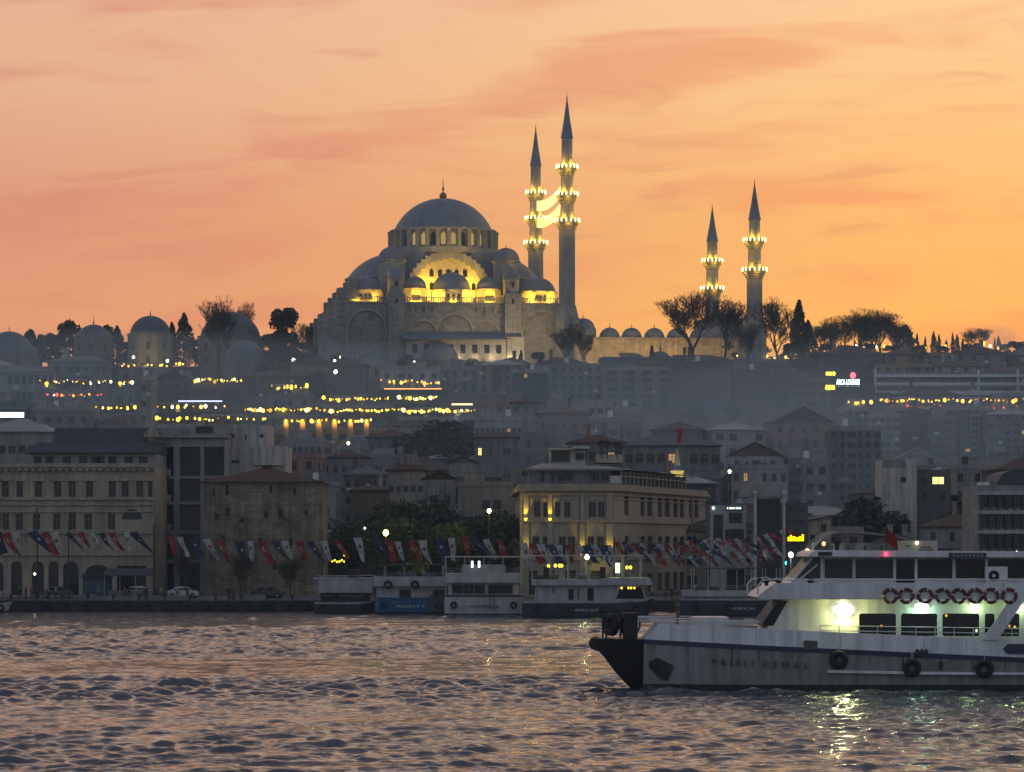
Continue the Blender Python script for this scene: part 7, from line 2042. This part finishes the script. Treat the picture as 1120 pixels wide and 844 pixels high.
flag_rope('before the lit corner building', 421, [(562, 592), (620, 595), (672, 594)], [(571, 'w'), (580, 'r'), (591, 'w'), (601, 'n'), (612, 'w'), (622, 'r'), (632, 'w'), (642, 'n'), (650, 'w'), (658, 'n'), (665, 'w')], 1.1)
flag_rope('beside the oblique corner building wall', 412, [(668, 591), (720, 594), (774, 588)], seq(673, 768, 17, 'rnwrnwrnwrw'), .72, lean=-.3)
flag_rope('on the upper rope before the gate frame', 416, [(772, 586), (815, 588), (872, 574)], seq(776, 860, 15, 'wrwrnwrn'), .66, lean=-.3)
flag_rope('on the lower rope before the gate frame', 411, [(766, 600), (815, 603), (860, 596)], seq(768, 848, 14, 'rwnrwrw'), .64, lean=-.35)
flag_rope('on the low rope behind the boats', 409, [(700, 604), (745, 607), (812, 606)], seq(702, 808, 14, 'nwrwnrw'), .62, lean=-.3)
def pole(label, px, d, ytop, name='flag_pole', h_extra=0):
    gz = 1.3; t = thing(name, label, 'pole', (X(px, d), d, gz), 0, 'dark poles along the quay')
    hh = Z(ytop, d) - gz
    m = MB(); m.tube((0, 0, 0), (0, 0, hh), .11, .07, 8); m.build('shaft', DARK, t)
    m = MB(); m.lathe([(.24, 0), (.24, .5), (.12, .6)], 0, 0, 10); m.build('base', DARK, t)
    m = MB(); m.ball((0, 0, hh), .13, 8, 6); m.build('cap', DARK, t)
for i, (px, yt) in enumerate(((41, 556), (75, 570), (168, 574), (182, 578), (352, 580), (562, 586), (672, 588), (757, 543), (773, 580), (861, 570), (812, 596), (700, 600))):
    pole(f'dark pole holding the flag ropes on the quay, {ORD[sorted([41, 75, 168, 182, 352, 562, 672, 757, 773, 861, 812, 700]).index(px) + 1]} from the left', px, 425 if px < 690 else 417, yt)

# ---- lamps on posts
HEADS = {}
def street_lamp(label, px, py, d, mat, r=.32, power=0, col=WARM, gz=None, group='lamps on posts'):
    x = X(px, d); gz = ground(x, d) if gz is None else gz
    z = Z(py, d); gz = min(gz, z - 2.2)
    t = thing('street_lamp', label, 'street lamp', (x, d, gz), 0, group)
    m = MB(); m.tube((0, .35, -.5), (0, .35, z - gz + .25), .08, .06, 6); m.tube((0, .35, z - gz + .25), (0, -.1, z - gz + .35), .05, .05, 5); m.build('post', DARK, t)
    put('lamp_head', bulb_mesh(mat, r), t, (0, 0, z - gz))
    if power and 'yellow-green' in label: lamp('street_light', 'SPOT', (0, -.4, z - gz), power, col, t, .25, (3.5, 6, z - gz + 1.5), R(130), .7)
    elif power: lamp('street_light', 'POINT', (0, -.4, z - gz - .1), power, col, t, .25)
E_STAR = E('star_bulb', (1.0, .93, .72), 22.0)
E_YG = E('yellow_green_bulb', (1.0, .92, .12), 20.0)
for a in (('bright star-like lamp above the brightest lantern row', 367, 407, 812, E_STAR, .4, 260), ('white lamp above the bright star-like lamp, left of two', 366, 395, 858, E_WHITE, .36), ('white lamp above the bright star-like lamp, right of two', 371, 391, 860, E_WHITE, .4),
          ('white star-like lamp below the left part of the mosque gallery', 453, 397, 850, E_STAR, .36, 150), ('lamp at the foot of the floodlit tomb, left side', 146, 391, 854, E_WHITE, .36, 100), ('lamp at the foot of the floodlit tomb, right side', 183, 395, 852, E_WHITE, .4),
          ('small lamp below the little tomb', 82, 394, 846, E_GOLD, .45), ('pale lamp beside the large dark evergreen', 321, 394, 850, E_WHITE, .45), ('lamp by the slim cypress at the stair block', 559, 396, 858, E_WHITE, .32),
          ('yellow star lamp over the dark grove by the corner building', 535, 558, 452, E('yellow_bulb', (1, .82, .25), 18), .27, 180), ('small gold lamp behind the off-white boat', 485, 603, 430, E_GOLD, .2, 40),
          ('gold lamp low under the red flag by the grove', 377, 606, 432, E_GOLD, .17, 30), ('small white lamp under the arches of the cream building', 38, 627, 432, E_WHITE, .16, 0),
          ('small white lamp in the grove left of the yellow street lamp', 399, 577, 446, E_WHITE, .14), ('warm globe lamp right of the white star lamp by the ferry wheelhouse', 883, 602, 430, E('peach_bulb', (1, .72, .4), 6), .28, 60),
          ('orange lamp on the pavilion front', 901, 594, 424, E('amber_bulb', (1, .4, .2), 2.5), .26), ('white lamp in the smoke right of the turret', 798, 515, 560, E_WHITE, .3), ('small lamp above the banded block', 1112, 603, 430, E_WHITE, .14)):
    street_lamp(*a)
street_lamp('bright yellow-green street lamp among the leafy waterfront trees', 422, 582, 441, E_YG, .36, 6500, (1, .88, .12), 1.3)
street_lamp('very bright white street lamp beside the ferry wheelhouse', 865, 606, 426, E('very_white_bulb', (1, .98, .85), 26), .3, 1200, (1, .97, .8), 1.3)
RG = [(937, 378), (943, 381), (950, 377), (958, 380), (967, 379), (973, 378), (982, 381), (990, 380), (1001, 378), (1012, 381), (1034, 379), (1060, 378), (1075, 376), (1083, 379), (1092, 381), (1102, 382), (918, 384), (907, 395), (932, 394), (955, 396), (998, 391), (1022, 390)]
for i, (px, py) in enumerate(sorted(RG)):
    street_lamp(f'small warm lamp on the ridge right of the cypress pair, {ORD[i + 1]} from the left', px, py, 950 if py < 386 else 880, [E_WARM, E_ORANGE, E_GOLD, E_WHITE][i % 4], .42 if px != 1075 else .7, 0, WARM, None, 'far lamps along the ridge')
# gold light cluster under the flags by the grove
t = thing('light_cluster', 'small cluster of gold bulbs on a bush under the red flag', 'lights', (X(370, 433), 433, Z(613, 433)))
for i in range(6): put('bulb', bulb_mesh(E_GOLD, .12), t, ((i - 2.5) * .32, .1 * (i % 2), .12 * math.sin(i * 2)))
m = MB(); m.tube((-1, .2, -1.5), (1, .2, .1), .03, .03, 4); m.tube((0, .2, -2.5), (0, .2, 0), .04, .03, 4); m.build('stem', DARK, t)
# two round lamps at the hammam dome
for i, px in enumerate((381, 406)): street_lamp(f'round pale lamp beside the hemispherical dome, {["left", "right"][i]} one', px, 484, 664, E('pale_round', (1, .8, .42), 4), .34, 120)
# traffic light
t = thing('traffic_light', 'traffic light showing green near the white star lamp', 'traffic light', (X(860, 424), 424, 1.3))
hh = Z(611.5, 424) - 1.3
MB().tube((0, 0, 0), (0, 0, hh - .8), .07, .07, 6).build('post', DARK, t)
bx_ = MB().box(-.18, .18, -.12, .12, hh - .9, hh + .2).build('lamp_box', DARK, t)
put('green_lens', bulb_mesh(E('green_lens', (.05, 1, .65), 5), .19), bx_, (0, -.15, Z(615, 424) - 1.3))
put('red_lens', bulb_mesh(M('dull_red_lens', (.2, .02, .02), .3), .13), bx_, (0, -.12, hh + .02))

# ---- people on the quay
def person_mesh(seed, coat, legs):
    r = random.Random(seed)
    s1, s2 = r.uniform(.04, .16), r.uniform(-.15, .15)
    V = [(0, 0, .94), (0, .01, 1.18), (0, .0, 1.40), (0, -.01, 1.50), (0, -.02, 1.62), (0, -.02, 1.70),
         (-.10, -s2, .90), (-.11, -s2 - .03, .50), (-.11, s1, .09), (-.12, s1 - .16, .04), (.10, s2, .90), (.11, s2 - .03, .50), (.11, -s1, .09), (.12, -s1 - .16, .04),
         (-.20, 0, 1.39), (-.25, .03, 1.12), (-.23, -.10 - s1, .88), (-.22, -.14 - s1, .80), (.20, 0, 1.39), (.25, .03, 1.12), (.23, -.06 + s1 * .4, .88), (.22, -.1 + s1 * .4, .80)]
    Ed = [(0, 1), (1, 2), (2, 3), (3, 4), (4, 5), (0, 6), (6, 7), (7, 8), (8, 9), (0, 10), (10, 11), (11, 12), (12, 13), (2, 14), (14, 15), (15, 16), (16, 17), (2, 18), (18, 19), (19, 20), (20, 21)]
    RR = [.15, .15, .15, .065, .105, .085, .10, .07, .05, .045, .10, .07, .05, .045, .075, .055, .042, .035, .075, .055, .042, .035]
    me = bpy.data.meshes.new('person'); me.from_pydata(V, Ed, [])
    o = bpy.data.objects.new('person', me); COL.objects.link(o)
    o.modifiers.new('skin', 'SKIN'); o.modifiers.new('sub', 'SUBSURF').levels = 1
    for sv, q in zip(me.skin_vertices[0].data, RR): sv.radius = (q, q * .8)
    me.skin_vertices[0].data[0].use_root = True
    dg = bpy.context.evaluated_depsgraph_get(); dg.update()
    out_ = bpy.data.meshes.new_from_object(o.evaluated_get(dg))
    bpy.data.objects.remove(o)
    out_.materials.clear()
    for mm in (coat, legs, M('skin_tone', (.35, .2, .14), .6, .05), M('dark_hair', (.015, .012, .01), .7)): out_.materials.append(mm)
    for p in out_.polygons:
        c = p.center; p.use_smooth = True
        p.material_index = 1 if c.z < .90 and abs(c.x) < .19 else (3 if c.z > 1.66 or (c.z > 1.56 and c.y > .02) else (2 if c.z > 1.49 or c.z < .84 else 0))
    return out_
JEANS = M('dark_trousers', (.02, .022, .03), .9)
PM = [person_mesh(1, M('black_coat', (.018, .018, .02), .9), JEANS), person_mesh(2, M('grey_coat', (.12, .12, .125), .9), JEANS), person_mesh(3, M('red_coat', (.2, .03, .03), .9), JEANS), person_mesh(4, M('beige_coat', (.24, .2, .15), .9), JEANS)]
CO = ['black coat', 'grey coat', 'dark red coat', 'beige coat']
for i, (px, d, k_, rz, wh) in enumerate(((21, 414, 0, .4, 'near the white boat by the quay edge'), (108, 413, 1, -1.2, 'in front of the blue kiosk'), (156, 412, 1, 2.0, 'beside the pale quay blocks, facing away'), (160, 413, 0, .3, 'beside the pale quay blocks, facing the water'),
        (171, 414, 0, 1.4, 'alone left of the white car'), (176, 412.5, 3, -1.0, 'just left of the white car'), (250, 412, 0, .2, 'on the quay before the stone tower, left of two'), (256, 412, 2, -.6, 'on the quay before the stone tower, right of two'),
        (306, 413, 1, 1.0, 'at the right corner of the stone tower'), (356, 407, 0, .1, 'boarding the small dark ferry boat'), (361, 408, 3, -.9, 'waiting behind the small dark ferry boat'), (735, 409, 0, .5, 'on the dark quay under the dense flags'), (728, 410, 2, -.4, 'on the dark quay left of the half hidden boat'))):
    o = put('person', PM[k_], None, (X(px, d), d, 1.3), rz)
    tag(o, f'person in {CO[k_]} standing {wh}', 'person', 'people on the quay')
rq = random.Random(77)
SP = ['near the first quay bollards', 'under the arches of the cream building', 'beside the dark market canopy', 'by the leafless tree of the office block', 'on the road before the stone tower', 'behind the small dark ferry boat', 'behind the blue-hulled boat', 'under the flags behind the off-white boat', 'on the quay behind the lit tour boat', 'under the dense flags', 'by the gate frame posts', 'near the traffic light']
for i, (px, wh) in enumerate(zip((30, 52, 132, 196, 281, 372, 432, 520, 605, 700, 800, 850), SP)):
    for j in range(2):
        k_ = (i + j * 2) % 4; d = 409 + rq.uniform(0, 14)
        o = put('person', PM[k_], None, (X(px + rq.uniform(-5, 5) + j * 9, d), d, 1.3), rq.uniform(-3, 3))
        tag(o, f'person in {CO[k_]} walking {wh}', 'person', 'people on the quay')
# ---- cars
def car(label, px, d, mat, face=1):
    t = thing('parked_car', label, 'car', (X(px, d), d, 1.31), 0, 'cars parked on the quay')
    f = face
    P_ = [(-2.1, .28), (-2.15, .62), (-1.95, .86), (-1.2, .95), (-.65, 1.42), (.75, 1.46), (1.5, .98), (2.0, .92), (2.12, .6), (2.05, .28)]
    m = MB()
    pr = [(x * f, z) for x, z in P_]
    n_ = len(pr)
    lev = [(-.86, 1), (-.80, 1), (.80, 1), (.86, 1)]
    vs = []
    for y_, _ in lev:
        for x, z in pr:
            k_ = 1 if abs(y_) < .84 else .985
            yy = y_ * (.82 if z > 1.2 else 1)
            vs.append((x * k_, yy, z if k_ == 1 else .28 + (z - .28) * .985))
    for j in range(3):
        for i in range(n_): m.f.append((j * n_ + i, j * n_ + (i + 1) % n_, (j + 1) * n_ + (i + 1) % n_, (j + 1) * n_ + i))
    m.v = vs; m.f += [tuple(reversed(range(n_))), tuple(range(3 * n_, 4 * n_))]; m.m = [0] * len(m.f)
    m.build('body', mat, t)
    for s_ in (-1, 1):
        for q in ([(-1.1, .98), (-.62, 1.36), (-.05, 1.38), (-.05, .98)], [(.03, .98), (.03, 1.38), (.72, 1.38), (1.3, .99)]):
            g = MB(); g.add([(x * f, s_ * (.875 - .17 * max(0, (z - .98) / .4)), z) for x, z in q], [(0, 1, 2, 3)]); g.build('window', TINT, t)
    for x in (-1.35, 1.35):
        for s_ in (-1, 1):
            w_ = MB(); w_.torus((0, 0, 0), .24, .09, 'y', 18, 8); wo_ = w_.build('wheel', BLACK, t, True, (x, s_ * .84, .33))
            MB().extr([(.2 * math.cos(2 * PI * i / 10), .2 * math.sin(2 * PI * i / 10)) for i in range(10)], -.06, .06).build('rim', GREYW, wo_)
    for s_ in (-1, 1): MB().box(2.04 * f - .06, 2.04 * f + .06, s_ * .6 - .18, s_ * .6 + .18, .66, .8).build('headlight', WHITEF, t)
car('white saloon car parked between office block and stone tower', 200, 432, WHITE, -1)
car('dark car parked under the arches of the cream building', 62, 432, M('dark_car_paint', (.03, .03, .035), .3, spec=.6), 1)
car('dark car parked before the stone tower', 292, 430, M('dark_car_paint'), -1)
car('grey car parked by the leafless tree of the office block', 236, 434, M('grey_car_paint', (.16, .16, .17), .3, spec=.6), 1)
car('white car half hidden behind the dark market canopy', 150, 436, WHITE, 1)
car('dark car parked before the gate frame', 822, 434, M('dark_car_paint'), -1)
# ---- kiosks and clutter
t = thing('kiosk', 'dark blue shuttered kiosk before the arched shopfront', 'kiosk', (X(106.5, 428), 428, 1.3))
m = MB(); m.box(-1.75, 1.75, -1.2, 1.2, 0, 2.7); m.build('cabin', M('kiosk_blue', (.03, .06, .10), .6, .25, .6, streak=.3), t)
m = MB()
for i in range(9): m.box(-1.5, 1.5, -1.24, -1.203, .9 + i * .18, 1.02 + i * .18)
m.build('shutter', M('shutter_blue', (.05, .09, .14), .5, .2), t)
m = MB(); m.extr([(-1.95, 2.7), (1.95, 2.7), (1.75, 3.2), (-1.75, 3.2)], -1.6, 1.4); m.build('roof', DARK, t)
t = thing('market_canopy', 'wide dark canopy on thin posts before the cream building corner', 'canopy', (X(142, 427), 427, 1.3))
m = MB(); m.add([(-3.2, -2.6, 2.9), (3.2, -2.6, 2.9), (3.2, 2, 3.7), (-3.2, 2, 3.7), (-3.2, -2.6, 3.05), (3.2, -2.6, 3.05), (3.2, 2, 3.85), (-3.2, 2, 3.85)], [(3, 2, 1, 0), (4, 5, 6, 7), (0, 1, 5, 4), (1, 2, 6, 5), (2, 3, 7, 6), (3, 0, 4, 7)]); m.build('roof', M('canopy_cloth', (.06, .06, .065), .9, .2), t)
for x in (-3, -1, 1, 3): MB().tube((x, -2.4, 0), (x, -2.4, 2.9), .06, .06, 6).build('post', GREYW, t)
MB().box(-2.8, 2.8, -.5, .4, 0, 1.0).build('counter', M('counter_board', (.16, .15, .13), .8, .2), t)
for i, (px, w_, h_2, d) in enumerate(((97, 1.0, .75, 409), (118, 2.6, .55, 408.5), (138, 2.2, .5, 409), (185, 2.4, .6, 409.5), (232, 1.8, .6, 409), (275, 2.0, .7, 410), (330, 2.4, .6, 409.5))):
    m = MB(); m.prism([(-w_, -.4), (w_, -.4), (w_, .4), (-w_, .4)], 0, h_2, [(-w_ * .97, -.36), (w_ * .97, -.36), (w_ * .97, .36), (-w_ * .97, .36)])
    o = m.build('quay_block', M('dull_concrete', (.15, .145, .135), .9, .25, .5), None, False, (X(px, d), d, 1.3))
    tag(o, f'pale concrete block along the quay edge, {ORD[i + 1]} from the left', 'block', 'concrete blocks along the quay')
for i in range(12):
    px = 12 + i * 28; d = 406.2
    o = put('bollard', _win.setdefault('bollard', MB().lathe([(.22, 0), (.2, .1), (.14, .2), (.14, .5), (.26, .58), (.26, .7), (.02, .74)], 0, 0, 12).mesh('bollard', DARK, True)), None, (X(px, d), d, 1.36))
    tag(o, f'iron mooring bollard on the quay edge, {ORD[i + 1]} from the left', 'bollard', 'mooring bollards on the quay')
for i in range(16):
    px = 8 + i * 22; d = 404.45
    o = put('tyre_fender', _win.setdefault('qtyre', MB().torus((0, 0, 0), .36, .15).mesh('tyre_fender', BLACK, True)), None, (X(px, d), d, .62))
    tag(o, f'old tyre hanging on the quay wall, {ORD[i + 1]} from the left', 'fender', 'tyres hanging on the quay wall')
# ---- smoke drifting over the right half of the slope, and a small plume near the ridge
def smoke(name, label, c, sz, dens, col, seed):
    r = random.Random(seed)
    bm = bmesh.new(); bmesh.ops.create_icosphere(bm, subdivisions=4, radius=1.0)
    from mathutils import noise as nz
    for v_ in bm.verts:
        k_ = 1 + .45 * nz.noise(v_.co * 1.6 + Vector((seed, 0, 0))) + .22 * nz.noise(v_.co * 3.7 + Vector((0, seed, 0)))
        v_.co = Vector((v_.co.x * sz[0] * k_, v_.co.y * sz[1] * k_, v_.co.z * sz[2] * k_))
    me = bpy.data.meshes.new(name); bm.to_mesh(me); bm.free()
    mt = bpy.data.materials.new('smoke'); mt.use_nodes = True
    t_ = mt.node_tree; t_.nodes.clear()
    o_ = t_.nodes.new('ShaderNodeOutputMaterial'); v2 = t_.nodes.new('ShaderNodeVolumePrincipled')
    v2.inputs['Color'].default_value = (*col, 1); v2.inputs['Density'].default_value = dens
    t_.links.new(v2.outputs[0], o_.inputs['Volume']); me.materials.append(mt)
    o = put(name, me, None, c)
    return tag(o, label, 'smoke', kind='stuff')
smoke('smoke', 'grey cooking smoke drifting over the slope right of the turret', (X(810, 640), 640, 24), (66, 75, 19), .0024, (.66, .76, .86), 3)
smoke('smoke', 'faint grey veil of haze added over the whole slope below the mosque', (-10, 715, 26), (235, 125, 29), .0014, (.66, .85, .95), 5)  # haze volume added to fade the far slope; the surrounding air stays thin
smoke('smoke', 'small pale smoke plume rising near the ridge at the right edge', (X(1092, 880), 880, 61.5), (6.5, 6, 5.0), .028, (.85, .85, .88), 8)
# ================================================================== air
hz = MB(); hz.box(-950, 950, -60, 1480, -3.6, 134)
hm = bpy.data.materials.new('air'); hm.use_nodes = True
ht = hm.node_tree; ht.nodes.clear()
ho = ht.nodes.new('ShaderNodeOutputMaterial'); hv = ht.nodes.new('ShaderNodeVolumePrincipled')
hv.inputs['Color'].default_value = (0.70, 0.90, 0.98, 1)
hv.inputs['Density'].default_value = 0.00011
ht.links.new(hv.outputs[0], ho.inputs['Volume'])
ha = hz.build('haze', hm)
tag(ha, 'thin blue grey evening haze hanging over water and hillside', 'haze', kind='stuff')
for _l, _n in _labels.items():
    if len(_n) > 1: print('SAME LABEL', _l, _n[:4])
    if not 4 <= len(_l.split()) <= 16: print('LABEL LENGTH', len(_l.split()), _l)
